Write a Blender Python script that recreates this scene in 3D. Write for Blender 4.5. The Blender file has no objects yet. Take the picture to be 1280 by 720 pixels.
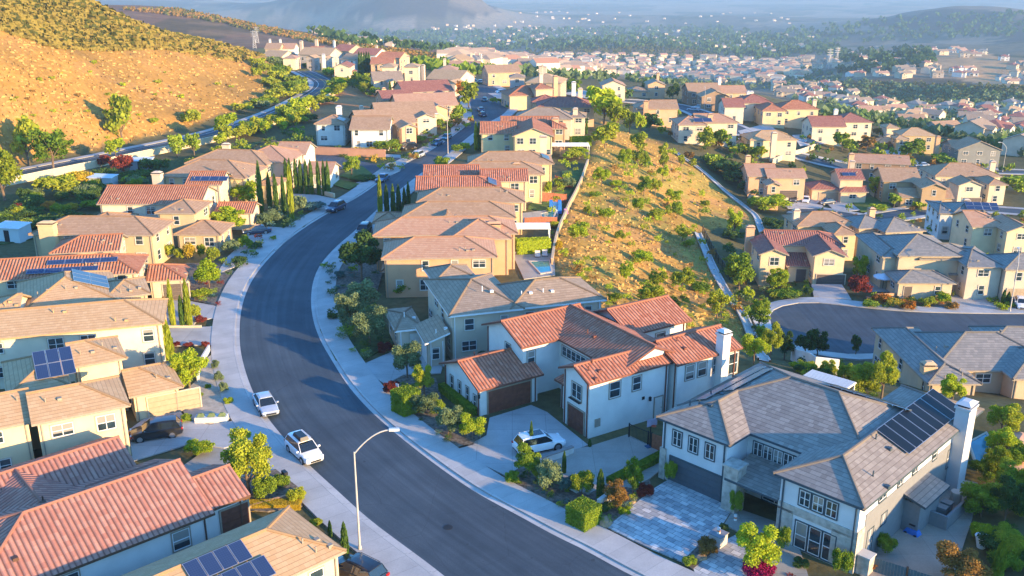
import bpy, math, random
import numpy as np
from mathutils import Matrix, Vector
random.seed(7); rng = np.random.default_rng(7)
PI = math.pi
C = bpy.context.scene.collection
F_PX, PITCH, CAM_H = 1180.0, 18.5, 41.0
_ct, _st = math.cos(math.radians(PITCH)), math.sin(math.radians(PITCH))

# ------------------------------------------------------------------ survey helpers
def ray(u, v):
    a = (u-640)/F_PX; b = -(v-360)/F_PX
    return a, _ct+b*_st, -_st+b*_ct
def PX(u, v, z=0.0):
    a, b, c = ray(u, v); k = (CAM_H-z)/-c
    return a*k, b*k
def PD(u, v, d):
    a, b, c = ray(u, v); k = d/math.hypot(a, b)
    return a*k, b*k, CAM_H+c*k

# ------------------------------------------------------------------ terrain
cp = []
def Z(z, *pts):
    for p in pts:
        x, y = PX(p[0], p[1], z); cp.append((x, y, z))
def D(*pts):
    for u, v, d in pts: cp.append(PD(u, v, d))
def Wp(az, d, z):
    a = math.radians(az); cp.append((d*math.sin(a), d*math.cos(a), z))
Z(0, (560,690),(740,700),(620,600),(500,560),(400,560),(200,560),(50,560),(20,700),(350,450),(200,440),(50,440),(340,380),
  (150,350),(20,350),(380,300),(250,300),(50,290),(450,240),(300,250),(200,240),(120,250),(520,190),(400,210),(300,200),
  (570,165),(440,175),(500,160),(600,300),(600,250),(650,340),(700,400),(560,340),(640,220),(735,200),(700,190),(620,180),
  (900,600),(760,500),(1000,600),(1100,600),(1250,600),(1250,700),(1000,700),(880,470),(960,480),(690,310),(702,345),(40,240),
  (40,215),(300,700),(740,385),(800,415),(860,440),(745,172),(1180,520),(1270,530),(1010,497),(-100,300),(-100,450),(-100,600))
Z(-1,(752,160),(600,130),(640,140),(395,100),(440,125),(410,112),(420,90)); Z(-2,(520,110),(480,105),(560,120),(700,133),(350,78))
Z(-4,(600,110),(500,88)); Z(-6,(655,100),(700,105),(560,98),(540,90)); Z(-1,(420,80))
D((450,60,700),(560,78,700),(620,80,800),(330,60,640),(450,50,1500),(560,62,1300))
# left hill
D((0,165,232),(0,150,240),(0,100,252),(100,130,262),(100,160,248),(100,60,310),(110,0,345),(200,100,300),(200,60,345),(205,36,372),(300,110,345),
  (300,75,390),(280,52,405),(330,66,430),(0,50,275),(0,0,300),(-150,100,245),(-150,0,290),(-150,165,232),(150,150,252),(250,130,300),(250,90,330),(350,90,440))
Wp(-32,420,22); Wp(-26,520,12); Wp(-20,560,-10); Wp(-40,300,34)
D((220,12,1150),(300,30,1150),(380,45,1300),(120,8,1100),(250,48,800),(180,30,900),(470,62,1500))
# central slope foot, lower neighbourhood
Z(-7,(850,190)); Z(-9,(880,215),(873,292),(885,320),(900,350)); Z(-12,(905,240)); Z(-14,(940,265)); Z(-8,(920,385))
Z(-7,(935,415)); Z(-6,(955,450)); Z(-11,(940,320)); Z(-10,(950,370))
Z(-9,(1000,365),(1060,360),(1150,380),(1270,380),(1000,390),(1270,400),(1350,380)); Z(-8.5,(1100,430),(990,420)); Z(-8,(1020,440))
Z(-6,(1150,470),(1280,490),(1100,480),(1350,480)); Z(-3,(1040,470))
Z(-13,(1000,310),(1060,305),(1130,300),(1230,305)); Z(-14,(960,250)); Z(-15,(1030,250),(1100,255)); Z(-16,(1180,258),(1240,260),(1270,260),(1350,250))
Z(-12,(960,205)); Z(-17,(1080,218)); Z(-19,(1150,208)); Z(-20,(1210,210)); Z(-21,(1270,210),(1350,205))
Z(-7,(880,180)); Z(-11,(970,200)); Z(-12,(1000,180)); Z(-15,(1060,180)); Z(-19,(1130,190))
Z(-9,(820,155),(870,165)); Z(-12,(760,118),(800,120),(880,130),(950,150)); Z(-14,(1030,165)); Z(-16,(1080,175))
Z(-5,(780,170)); Z(-4,(800,200)); Z(-5,(800,260)); Z(-5,(800,330)); Z(-5,(850,380))
D((930,115,600),(1050,145,600),(1200,165,500),(1270,180,430),(1100,140,740),(1200,135,850),(1280,135,850),(900,108,1000),
  (750,100,1300),(650,85,1700),(850,90,1700),(800,53,2050),(700,59,2050),(880,62,2050),(620,62,2100),(760,54,2050),(800,50,2700),(700,50,2700),(800,70,1800),(700,70,1800),(620,70,1800),(880,72,1800),
  (960,85,1500),(1000,70,1900),(1100,122,1080),(1250,130,950),(950,110,1150),(1100,98,1150),(1250,105,1050),(1000,95,1300),
  (1150,62,1450),(1230,72,1350),(1050,80,1350),(1280,100,1200),(1150,58,2000),(1100,55,2600),(1190,15,3300),(1100,25,3300),(1020,33,3300),
  (960,40,3300),(1280,17,3300),(1350,20,3300),(1240,14,3400),(1190,35,2900))
D((490,-48,4200),(520,-46,4250),(455,-22,4150),(420,4,4100),(390,22,4000),(360,40,3900),(560,-16,4300),(600,6,4300),(640,20,4300),(680,30,4300),(510,22,3600),(560,34,3500),(450,30,3600),(500,48,3200),(430,48,3300),(600,50,3300),
  (100,-15,7000),(300,-5,7000),(350,8,6500),(200,-12,7000),(0,-15,7000),(-150,-10,6500))
D((700,40,3500),(700,20,5200),(860,35,3800),(900,20,5200),(560,12,7000))
for az in (-70,-30,-15,0,15,30,70): Wp(az,10000,-150); Wp(az,25000,-150)
for az in (5,12,20,28): Wp(az,4500,-150)
for az in (-70,-110,-160,160,110,70):
    Wp(az,15,0); Wp(az,60,0); Wp(az,250,-10); Wp(az,2000,-80)
Wp(0,12,0); Wp(0,45,0); Wp(25,45,0); Wp(-25,45,0); Wp(45,90,-2); Wp(40,200,-14); Wp(-45,100,0)
RHPX=[(-90,252),(19,226),(119,207),(225,184),(275,174),(330,157),(370,142),(402,124),(420,112),(424,104),(408,96),(392,89)]
_r=np.array([PX(u,v,0) for u,v in RHPX]); _t=np.gradient(_r,axis=0); _t/=np.hypot(_t[:,0],_t[:,1])[:,None]
for _k in (4,9,12.5):
    for _p,_d in zip(_r[:10],_t[:10]): cp.append((_p[0]-_d[1]*_k,_p[1]+_d[0]*_k,0))
cp = np.array(cp)
def _q(x, y):
    return np.arctan2(x, y)*1.3, np.log(np.hypot(x, y)+1e-6)
def _phi(r): return np.sqrt(r*r+0.035**2)
cu, cv = _q(cp[:,0], cp[:,1])
_Mx = _phi(np.hypot(cu[:,None]-cu[None], cv[:,None]-cv[None])) + 0.0
_N = len(cp)
_A = np.zeros((_N+1,_N+1)); _A[:_N,:_N] = _Mx - np.eye(_N)*0.004; _A[:_N,_N] = 1; _A[_N,:_N] = 1
_w = np.linalg.solve(_A, np.append(cp[:,2], 0))
AZ = np.radians(np.concatenate([np.arange(-180,-36,4.0), np.arange(-36,36.01,0.25), np.arange(40,181,4.0)]))
LD = np.concatenate([[math.log(1.0)], np.arange(math.log(10), math.log(60), .06), np.arange(math.log(60), math.log(700), .0125), np.arange(math.log(700), math.log(26000), .022), [math.log(30000)]])
gaz, gld = np.meshgrid(AZ, LD, indexing='ij')
GX = np.exp(gld)*np.sin(gaz); GY = np.exp(gld)*np.cos(gaz)
_u, _v = gaz*1.3, gld
GZ = np.zeros_like(GX)
for i in range(_N):
    GZ += _w[i]*_phi(np.hypot(_u-cu[i], _v-cv[i]))
GZ += _w[_N]
def vnoise(x, y, s, seed=0):
    x = np.asarray(x)/s; y = np.asarray(y)/s
    xi = np.floor(x); yi = np.floor(y); fx = x-xi; fy = y-yi
    fx = fx*fx*(3-2*fx); fy = fy*fy*(3-2*fy)
    def h(a, b): return np.modf(np.abs(np.sin(a*127.1+b*311.7+seed*74.7)*43758.5453))[0]
    return (h(xi,yi)*(1-fx)+h(xi+1,yi)*fx)*(1-fy)+(h(xi,yi+1)*(1-fx)+h(xi+1,yi+1)*fx)*fy
_dist = np.exp(gld)
_far = np.clip((_dist-600)/1500,0,1)*np.clip((12000-_dist)/6000,0,1)
_rel = ((vnoise(GX,GY,420,1)-.5)*26+(vnoise(GX,GY,170,2)-.5)*14+(vnoise(GX,GY,70,3)-.5)*5)*_far
_ridge = 1-np.abs(vnoise(GX,GY,500,4)*2-1)
_mt = np.clip((GZ+120)/120,0,1)*np.clip((_dist-2000)/1500,0,1)
_rel += (_ridge-.5)*120*_mt + (1-np.abs(vnoise(GX,GY,190,6)*2-1)-.5)*50*_mt
GZ = GZ + _rel*np.where(GZ>-100,1,.6)
_hl = np.clip((GZ-3.5)/6,0,1)*np.clip((620-_dist)/200,0,1)
GZ += _hl*((vnoise(GX,GY,32,8)-.5)*3.0+(vnoise(GX,GY,11,9)-.5)*1.0)
_cs = np.clip((-GZ-1)/3,0,1)*(_dist<260)*np.clip((np.radians(17.5)-gaz)/.05,0,1)
GZ += _cs*((vnoise(GX,GY,14,5)-.5)*1.2)
_near = _dist < 620
GZ = np.where(_near, np.sign(GZ)*np.maximum(0, np.abs(GZ)-0.7), np.minimum(GZ, 84))
GZ = np.maximum(GZ, -175)
def _chk(p,k):
    for _ in range(k):
        q=[p[0]]
        for a,b in zip(p[:-1],p[1:]): q+=[(a[0]*.75+b[0]*.25,a[1]*.75+b[1]*.25),(a[0]*.25+b[0]*.75,a[1]*.25+b[1]*.75)]
        p=q+[p[-1]]
    return np.array(p)
RH=_chk([tuple(p) for p in _r],3)
_s=np.concatenate([[0],np.cumsum(np.hypot(*np.diff(RH,axis=0).T))]); _tt=np.linspace(0,_s[-1],90); RH=np.stack([np.interp(_tt,_s,RH[:,0]),np.interp(_tt,_s,RH[:,1])],1)
for _ in range(14): RH[1:-1]=(RH[:-2]+RH[1:-1]*2+RH[2:])/4
_sel=np.argwhere((_dist>150)&(_dist<480)&(gaz<-.1)&(gaz>-.7)); _X=GX[_sel[:,0],_sel[:,1]]; _Y=GY[_sel[:,0],_sel[:,1]]
_tn=np.gradient(RH,axis=0); _tn/=np.hypot(_tn[:,0],_tn[:,1])[:,None]
_dd=np.hypot(_X[:,None]-RH[None,:,0],_Y[:,None]-RH[None,:,1]); _k=_dd.argmin(1); _dm=_dd.min(1)
_sd=(_X-RH[_k,0])*(-_tn[_k,1])+(_Y-RH[_k,1])*_tn[_k,0]
_wf=np.where(_sd>0,np.clip((_dm-13)/9,0,1),np.clip((_dm-5)/5,0,1)); _wf=_wf*_wf*(3-2*_wf)
GZ[_sel[:,0],_sel[:,1]]*=_wf
def T(x, y):
    x = np.asarray(x, float); y = np.asarray(y, float)
    a = np.arctan2(x, y); l = np.log(np.maximum(np.hypot(x, y), 1.01))
    i = np.clip(np.searchsorted(AZ, a)-1, 0, len(AZ)-2); j = np.clip(np.searchsorted(LD, l)-1, 0, len(LD)-2)
    fa = np.clip((a-AZ[i])/(AZ[i+1]-AZ[i]),0,1); fl = np.clip((l-LD[j])/(LD[j+1]-LD[j]),0,1)
    return (GZ[i,j]*(1-fa)+GZ[i+1,j]*fa)*(1-fl)+(GZ[i,j+1]*(1-fa)+GZ[i+1,j+1]*fa)*fl
_DS = np.exp(np.arange(math.log(42), math.log(20000), .006))
def G(u, v):
    """first ground point seen along a survey ray"""
    a, b, c = ray(u, v); h = math.hypot(a, b)
    x = a/h*_DS; y = b/h*_DS; z = CAM_H+c/h*_DS
    t = T(x, y); k = np.argmax(z < t)
    if k == 0: k = len(_DS)-1 if z[0] >= t[0] else 1
    s0 = z[k-1]-t[k-1]; s1 = z[k]-t[k]; f = s0/(s0-s1) if s0 != s1 else 0
    xx = x[k-1]+(x[k]-x[k-1])*f; yy = y[k-1]+(y[k]-y[k-1])*f
    return xx, yy, float(T(xx, yy))

# ------------------------------------------------------------------ object helpers
def tag(o, label=None, cat=None, group=None, kind=None):
    if label: o['label'] = label
    if cat: o['category'] = cat
    if group: o['group'] = group
    if kind: o['kind'] = kind
    return o
def empty(name, loc, rz=0, label=None, cat=None, group=None):
    o = bpy.data.objects.new(name, None); C.objects.link(o); o.empty_display_size = .3
    o.location = loc; o.rotation_euler = (0,0,rz)
    return tag(o, label, cat, group)
class MB:
    def __init__(s): s.v=[]; s.f=[]; s.m=[]; s.uv=[]
    def face(s, pts, m=0, uv=None):
        n=len(s.v); s.v += [tuple(p) for p in pts]; s.f.append(tuple(range(n,n+len(pts)))); s.m.append(m)
        s.uv.append(uv if uv else [(0,0)]*len(pts))
    def roofface(s, pts, e, m=0):
        p=[Vector(q) for q in pts]; n=(p[1]-p[0]).cross(p[2]-p[0]).normalized(); e=Vector(e).normalized(); t=n.cross(e)
        s.face(pts, m, [(q.dot(e), q.dot(t)) for q in p])
    def box(s, x0,x1,y0,y1,z0,z1, m=0, bottom=True):
        a=[(x0,y0,z0),(x1,y0,z0),(x1,y1,z0),(x0,y1,z0),(x0,y0,z1),(x1,y0,z1),(x1,y1,z1),(x0,y1,z1)]
        for q in ((0,1,5,4),(1,2,6,5),(2,3,7,6),(3,0,4,7),(4,5,6,7))+(((3,2,1,0),) if bottom else ()):
            s.face([a[i] for i in q], m)
    def frustum(s, cx,cy,z0,z1,r0x,r0y,r1x,r1y,m=0):
        a=[(cx-r0x,cy-r0y,z0),(cx+r0x,cy-r0y,z0),(cx+r0x,cy+r0y,z0),(cx-r0x,cy+r0y,z0),(cx-r1x,cy-r1y,z1),(cx+r1x,cy-r1y,z1),(cx+r1x,cy+r1y,z1),(cx-r1x,cy+r1y,z1)]
        for q in ((0,1,5,4),(1,2,6,5),(2,3,7,6),(3,0,4,7),(4,5,6,7),(3,2,1,0)): s.face([a[i] for i in q], m)
    def tube(s, p, q, r0, r1=None, n=8, m=0):
        r1 = r0 if r1 is None else r1
        p=Vector(p); q=Vector(q); d=(q-p).normalized(); a=d.orthogonal().normalized(); b=d.cross(a)
        A=[p+(a*math.cos(2*PI*k/n)+b*math.sin(2*PI*k/n))*r0 for k in range(n)]
        B=[q+(a*math.cos(2*PI*k/n)+b*math.sin(2*PI*k/n))*r1 for k in range(n)]
        for k in range(n): s.face([A[k],A[(k+1)%n],B[(k+1)%n],B[k]], m)
        s.face(A[::-1], m); s.face(B, m)
    def path(s, pts, r, n=8, m=0):
        for i in range(len(pts)-1):
            s.tube(pts[i], pts[i+1], r if not hasattr(r,'__len__') else r[i], None if not hasattr(r,'__len__') else r[i+1], n, m)
    def mesh(s, name, mats, smooth=False):
        me=bpy.data.meshes.new(name); me.from_pydata(s.v, [], s.f)
        for m in mats: me.materials.append(m)
        me.polygons.foreach_set('material_index', s.m)
        ul=me.uv_layers.new(name='UVMap'); flat=[c for f in s.uv for p in f for c in p]; ul.data.foreach_set('uv', flat)
        if smooth: me.polygons.foreach_set('use_smooth', [True]*len(s.f))
        me.update(); return me
    def build(s, name, mats, parent=None, smooth=False, loc=None):
        return link(name, s.mesh(name, mats if isinstance(mats,(list,tuple)) else [mats], smooth), parent, loc)
def link(name, me, parent=None, loc=None, rz=0):
    o=bpy.data.objects.new(name, me); C.objects.link(o)
    if parent: o.parent=parent
    if loc is not None: o.location=loc
    if rz: o.rotation_euler=(0,0,rz)
    return o
def copy_tree(o, parent=None):
    c=o.copy(); C.objects.link(c); c.parent=parent
    for ch in o.children: copy_tree(ch, c)
    return c

# ------------------------------------------------------------------ materials
_mc = {}
def newmat(name):
    m=bpy.data.materials.new(name); m.use_nodes=True; nt=m.node_tree; nt.nodes.clear()
    o=nt.nodes.new('ShaderNodeOutputMaterial'); b=nt.nodes.new('ShaderNodeBsdfPrincipled'); nt.links.new(b.outputs[0], o.inputs[0])
    return m, nt, b
def node(nt, t, **k):
    n=nt.nodes.new(t)
    for a,b in k.items():
        if a.startswith('i_'): n.inputs[int(a[2:]) if a[2:].isdigit() else a[2:].replace('_',' ')].default_value=b
        else: setattr(n,a,b)
    return n
def ramp(nt, fac, stops):
    r=nt.nodes.new('ShaderNodeValToRGB'); e=r.color_ramp.elements
    while len(e)<len(stops): e.new(0.5)
    for k,(p,c) in enumerate(stops): e[k].position=p; e[k].color=(*c,1) if len(c)==3 else c
    nt.links.new(fac, r.inputs[0]); return r.outputs[0]
def mix(nt, fac, a, b, mode='MIX'):
    n=nt.nodes.new('ShaderNodeMix'); n.data_type='RGBA'; n.blend_type=mode
    for s,v in ((n.inputs[0],fac),(n.inputs[6],a),(n.inputs[7],b)):
        if hasattr(v,'is_linked') or hasattr(v,'links'): nt.links.new(v,s)
        else: s.default_value = v if not isinstance(v,tuple) else (*v,1)[:4]
    return n.outputs[2]
def math_(nt, op, a, b=0.0):
    n=nt.nodes.new('ShaderNodeMath'); n.operation=op
    for s,v in ((n.inputs[0],a),(n.inputs[1],b)):
        if hasattr(v,'links'): nt.links.new(v,s)
        else: s.default_value=v
    return n.outputs[0]
def noise(nt, scale, detail=3, coord='Object', rough=.5):
    tc=nt.nodes.new('ShaderNodeTexCoord'); n=nt.nodes.new('ShaderNodeTexNoise'); n.inputs['Scale'].default_value=scale; n.inputs['Detail'].default_value=detail; n.inputs['Roughness'].default_value=rough
    nt.links.new(tc.outputs[coord], n.inputs['Vector']); return n
def bump(nt, b, h, strength, dist=.02):
    n=nt.nodes.new('ShaderNodeBump'); n.inputs['Strength'].default_value=strength; n.inputs['Distance'].default_value=dist
    nt.links.new(h, n.inputs['Height']); nt.links.new(n.outputs[0], b.inputs['Normal']); return n
def plain(name, col, rough=.7, metal=0, var=.12, scale=3, spec=.3, coat=0, bumpk=0):
    key=('p',name,col,rough,metal,var,scale)
    if key in _mc: return _mc[key]
    m,nt,b=newmat(name); n=noise(nt, scale, 4)
    d=tuple(c*(1-var) for c in col); e=tuple(min(1,c*(1+var)) for c in col)
    nt.links.new(ramp(nt,n.outputs[0],[(.3,d),(.7,e)]), b.inputs['Base Color'])
    b.inputs['Roughness'].default_value=rough; b.inputs['Metallic'].default_value=metal; b.inputs['Specular IOR Level'].default_value=spec
    if coat: b.inputs['Coat Weight'].default_value=coat; b.inputs['Coat Roughness'].default_value=.05
    if bumpk:
        n2=noise(nt, scale*8, 3); bump(nt,b,n2.outputs[0],bumpk,.02)
    _mc[key]=m; return m
def stucco(col):
    key=('s',col)
    if key in _mc: return _mc[key]
    m,nt,b=newmat('stucco'); n=noise(nt,.6,5); n3=noise(nt,.12,2)
    d=tuple(c*.86 for c in col); e=tuple(min(1,c*1.08) for c in col)
    c1=ramp(nt,n.outputs[0],[(.3,d),(.65,e)])
    c2=mix(nt, .35, c1, ramp(nt,n3.outputs[0],[(.35,tuple(c*.85 for c in col)),(.6,col)]))
    nt.links.new(c2,b.inputs['Base Color']); b.inputs['Roughness'].default_value=.92; b.inputs['Specular IOR Level'].default_value=.15
    n2=noise(nt,40,3); bump(nt,b,n2.outputs[0],.25,.02)
    _mc[key]=m; return m
def tile(kind, c1, c2):
    """roof tiles: kind 'barrel' (curved clay) or 'flat' (concrete slabs); UVs are metres along / up the slope"""
    key=('t',kind,c1,c2)
    if key in _mc: return _mc[key]
    m,nt,b=newmat(kind+'_roof_tile')
    uv=nt.nodes.new('ShaderNodeUVMap'); sp=nt.nodes.new('ShaderNodeSeparateXYZ'); nt.links.new(uv.outputs[0],sp.inputs[0])
    pu,pv=(.38,.50) if kind=='barrel' else (.42,.40)
    U=math_(nt,'DIVIDE',sp.outputs[0],pu); V=math_(nt,'DIVIDE',sp.outputs[1],pv)
    vi=math_(nt,'FLOOR',V); vf=math_(nt,'FRACT',V)
    off=math_(nt,'MULTIPLY',math_(nt,'MODULO',math_(nt,'ABSOLUTE',vi),2.0),.5 if kind=='flat' else 0.0)
    U2=math_(nt,'ADD',U,off); ui=math_(nt,'FLOOR',U2); uf=math_(nt,'FRACT',U2)
    cb=nt.nodes.new('ShaderNodeCombineXYZ'); nt.links.new(ui,cb.inputs[0]); nt.links.new(vi,cb.inputs[1])
    wn=nt.nodes.new('ShaderNodeTexWhiteNoise'); wn.noise_dimensions='2D'; nt.links.new(cb.outputs[0],wn.inputs[0])
    base=ramp(nt,wn.outputs[0],[(0,c1),(.55,tuple((a+d)/2 for a,d in zip(c1,c2))),(1,c2)])
    n=noise(nt,.5,4); base=mix(nt,math_(nt,'MULTIPLY',n.outputs[0],.5),base,tuple(c*.72 for c in c1))
    if kind=='barrel':
        hu=math_(nt,'ABSOLUTE',math_(nt,'SINE',math_(nt,'MULTIPLY',U,PI)))
        g=math_(nt,'LESS_THAN',hu,.42)
        col=mix(nt,math_(nt,'MULTIPLY',g,.62),base,tuple(c*.35 for c in c1))
        h=math_(nt,'ADD',math_(nt,'MULTIPLY',hu,1.0),math_(nt,'MULTIPLY',vf,-.35))
        bump(nt,b,h,1.0,.11)
    else:
        g=math_(nt,'LESS_THAN',vf,.13)
        col=mix(nt,math_(nt,'MULTIPLY',g,.6),base,tuple(c*.4 for c in c1))
        gu=math_(nt,'LESS_THAN',uf,.05); col=mix(nt,math_(nt,'MULTIPLY',gu,.3),col,tuple(c*.4 for c in c1))
        bump(nt,b,math_(nt,'MULTIPLY',vf,-1.0),.9,.05)
    nt.links.new(col,b.inputs['Base Color']); b.inputs['Roughness'].default_value=.8; b.inputs['Specular IOR Level'].default_value=.25
    _mc[key]=m; return m
GREYR=None
def glass():
    if 'g' in _mc: return _mc['g']
    m,nt,b=newmat('window_glass'); n=noise(nt,.8,2)
    oi=nt.nodes.new('ShaderNodeObjectInfo'); g_=ramp(nt,n.outputs[0],[(.35,(.012,.022,.03)),(.65,(.045,.075,.09))])
    sp=nt.nodes.new('ShaderNodeSeparateXYZ'); tc=nt.nodes.new('ShaderNodeTexCoord'); nt.links.new(tc.outputs['Object'],sp.inputs[0])
    lvl=math_(nt,'SUBTRACT',1.7,math_(nt,'MULTIPLY',math_(nt,'FRACT',math_(nt,'MULTIPLY',oi.outputs['Random'],7.0)),1.6))
    bl=math_(nt,'MULTIPLY',math_(nt,'GREATER_THAN',sp.outputs[2],lvl),math_(nt,'GREATER_THAN',oi.outputs['Random'],.45))
    nt.links.new(mix(nt,math_(nt,'MULTIPLY',bl,.8),g_,(.34,.32,.28)),b.inputs['Base Color'])
    b.inputs['Roughness'].default_value=.08; b.inputs['Specular IOR Level'].default_value=.8
    _mc['g']=m; return m
def leaf(name, c1, c2, trans=.25):
    key=('l',name)
    if key in _mc: return _mc[key]
    m=bpy.data.materials.new(name); m.use_nodes=True; nt=m.node_tree; nt.nodes.clear()
    o=nt.nodes.new('ShaderNodeOutputMaterial'); n=noise(nt,4.0,2,'Object'); oi=nt.nodes.new('ShaderNodeObjectInfo')
    f=math_(nt,'ADD',math_(nt,'MULTIPLY',n.outputs[0],.9),math_(nt,'MULTIPLY',oi.outputs['Random'],.35))
    col=ramp(nt,f,[(.3,c1),(.85,c2)])
    d=nt.nodes.new('ShaderNodeBsdfDiffuse'); t=nt.nodes.new('ShaderNodeBsdfTranslucent'); ms=nt.nodes.new('ShaderNodeMixShader'); ms.inputs[0].default_value=trans
    nt.links.new(col,d.inputs[0]); nt.links.new(col,t.inputs[0]); nt.links.new(d.outputs[0],ms.inputs[1]); nt.links.new(t.outputs[0],ms.inputs[2]); nt.links.new(ms.outputs[0],o.inputs[0])
    _mc[key]=m; return m
RED=tile('barrel',(.44,.155,.085),(.60,.27,.17)); RED2=tile('barrel',(.46,.19,.13),(.60,.31,.22)); DRED=tile('barrel',(.36,.14,.10),(.46,.21,.15))
ORG=tile('barrel',(.46,.17,.085),(.60,.28,.16)); 
GREY=tile('flat',(.25,.23,.20),(.36,.32,.27)); TAN=tile('flat',(.55,.34,.17),(.63,.42,.23)); BRN=tile('flat',(.44,.26,.14),(.54,.34,.20))
GBR=tile('flat',(.36,.255,.165),(.47,.34,.23)); PINK=tile('flat',(.53,.28,.16),(.60,.36,.22))
GLASS=glass(); WHITE_TRIM=plain('white_trim',(.72,.72,.70),.5,var=.04); TAUPE=plain('taupe_trim',(.30,.25,.19),.7); DARKM=plain('dark_metal',(.03,.032,.035),.45,.5)
BROWN_TRIM=plain('brown_trim',(.10,.05,.03),.6); CONC=plain('concrete',(.50,.49,.46),.9,var=.1,scale=.8,bumpk=.1); STONE=plain('stone',(.42,.38,.32),.9,var=.3,scale=2,bumpk=.3)
# ------------------------------------------------------------------ ground sheet
def project(x, y, z):
    dx, dy, dz = x, y, z-CAM_H
    yc = dy*_ct - dz*_st; zc = dy*_st + dz*_ct
    yc = np.where(yc < .1, .1, yc)
    return 640+F_PX*dx/yc, 360-F_PX*zc/yc
def inpoly(u, v, poly):
    u = np.asarray(u, float); v = np.asarray(v, float); r = np.zeros(u.shape, bool); n = len(poly)
    for i in range(n):
        x0,y0 = poly[i]; x1,y1 = poly[(i+1)%n]
        if y0 == y1: continue
        c = ((y0 > v) != (y1 > v)) & (u < (x1-x0)*(v-y0)/(y1-y0)+x0); r ^= c
    return r
SLOPE = [(738,203),(715,262),(690,318),(705,350),(760,392),(830,425),(935,440),(925,400),(905,360),(880,318),(868,291),(900,285),(950,285),(943,266),(905,238),(868,205),(845,190),(800,165),(765,150),(750,152)]
def build_ground():
    na, nd = GX.shape
    V = np.stack([GX,GY,GZ],-1).reshape(-1,3)
    idx = np.arange(na*nd).reshape(na,nd)
    q = np.stack([idx[:-1,:-1],idx[:-1,1:],idx[1:,1:],idx[1:,:-1]],-1).reshape(-1,4)
    me = bpy.data.meshes.new('ground'); me.vertices.add(len(V)); me.vertices.foreach_set('co', V.ravel())
    me.loops.add(q.size); me.loops.foreach_set('vertex_index', q.ravel().astype(np.int32))
    me.polygons.add(len(q)); me.polygons.foreach_set('loop_start', np.arange(0,q.size,4,dtype=np.int32)); me.polygons.foreach_set('loop_total', np.full(len(q),4,np.int32))
    me.polygons.foreach_set('use_smooth', np.ones(len(q),bool)); me.update(); me.validate()
    u, v = project(GX,GY,GZ); d = np.hypot(GX,GY); azd = np.degrees(np.arctan2(GX,GY))
    col = np.zeros(GX.shape+(3,)); col[:] = (.13,.12,.06)
    def put(mask, c, k=1.0):
        mask = np.asarray(mask,float)[...,None]*k; col[:] = col*(1-mask)+np.array(c)*mask
    put((d>620), (.17,.15,.10))
    put((d>2600), (.13,.12,.09))
    n1 = vnoise(GX,GY,260,11); n2 = vnoise(GX,GY,90,12); n3=vnoise(GX,GY,600,13)
    put((d>1000)&(n1>.55), (.26,.21,.15), .7); put((d>1000)&(n2>.62), (.05,.075,.045), .8); put((d>2500)&(n3>.6),(.30,.25,.19),.6)
    put((d>2400)&(GZ>-110), (.06,.058,.048)); put((d>3000)&(azd<4)&(GZ>-115), (.06,.05,.045)); put((d>3000)&(GZ>-110)&(n1>.62), (.20,.16,.12),.7)
    # hills
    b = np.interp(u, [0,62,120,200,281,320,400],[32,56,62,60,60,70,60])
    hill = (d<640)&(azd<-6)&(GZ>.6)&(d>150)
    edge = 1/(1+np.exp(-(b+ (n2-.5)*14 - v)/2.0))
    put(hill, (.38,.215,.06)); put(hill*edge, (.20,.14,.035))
    put((d<640)&(azd<-9)&(azd>-15)&(v<118)&(v>60)&(d>250)&(u>325), (.16,.16,.05), .8)
    put(hill&(vnoise(GX,GY,9,15)>.72)&(v>b), (.34,.20,.08), .5)
    sl = inpoly(u,v,SLOPE)&(d<420); put(sl, (.43,.26,.07)); put(sl&(vnoise(GX,GY,12,16)>.6), (.30,.27,.07), .6)
    put(sl&(vnoise(GX,GY,7,18)>.7), (.42,.22,.10), .5)
    put(inpoly(u,v,[(370,152),(392,128),(440,106),(475,116),(484,135),(430,152)])&(d>200)&(d<500), (.48,.24,.11))
    put((d>640)&(azd<-4)&(d<1700), (.20,.115,.075))
    put((d>640)&(azd<-4)&(d<1700)&(n2>.55), (.09,.08,.045),.7); put((d>640)&(azd<-4)&(d<1700)&(vnoise(GX,GY,35,31)>.6), (.27,.17,.10),.5)
    put(inpoly(u,v,[(640,68),(720,62),(790,55),(850,60),(900,68),(880,74),(760,78),(600,80),(540,78),(540,66)])&(d>1500), (.20,.125,.075))
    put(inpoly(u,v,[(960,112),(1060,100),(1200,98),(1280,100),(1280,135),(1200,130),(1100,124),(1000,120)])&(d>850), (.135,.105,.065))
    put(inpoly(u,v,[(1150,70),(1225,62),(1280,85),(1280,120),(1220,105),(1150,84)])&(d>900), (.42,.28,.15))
    put(inpoly(u,v,[(450,25),(520,22),(520,38),(490,42)])&(d>3000), (.32,.26,.2), .7)
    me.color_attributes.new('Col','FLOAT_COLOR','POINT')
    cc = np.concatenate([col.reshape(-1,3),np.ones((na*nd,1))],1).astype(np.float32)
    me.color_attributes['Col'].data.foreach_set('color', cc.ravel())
    m,nt,bs = newmat('soil_and_dry_grass')
    at = node(nt,'ShaderNodeAttribute',attribute_name='Col')
    a = noise(nt,.9,6,rough=.65); c1 = mix(nt,1.0,at.outputs[0],ramp(nt,a.outputs[0],[(.3,(.72,.7,.66)),(.68,(1.2,1.18,1.12))]),'MULTIPLY')
    n4 = noise(nt,.07,4); c2 = mix(nt,1.0,c1,ramp(nt,n4.outputs[0],[(.35,(.8,.82,.85)),(.65,(1.15,1.1,1.05))]),'MULTIPLY')
    nt.links.new(c2,bs.inputs['Base Color']); bs.inputs['Roughness'].default_value=1; bs.inputs['Specular IOR Level'].default_value=.05
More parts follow.
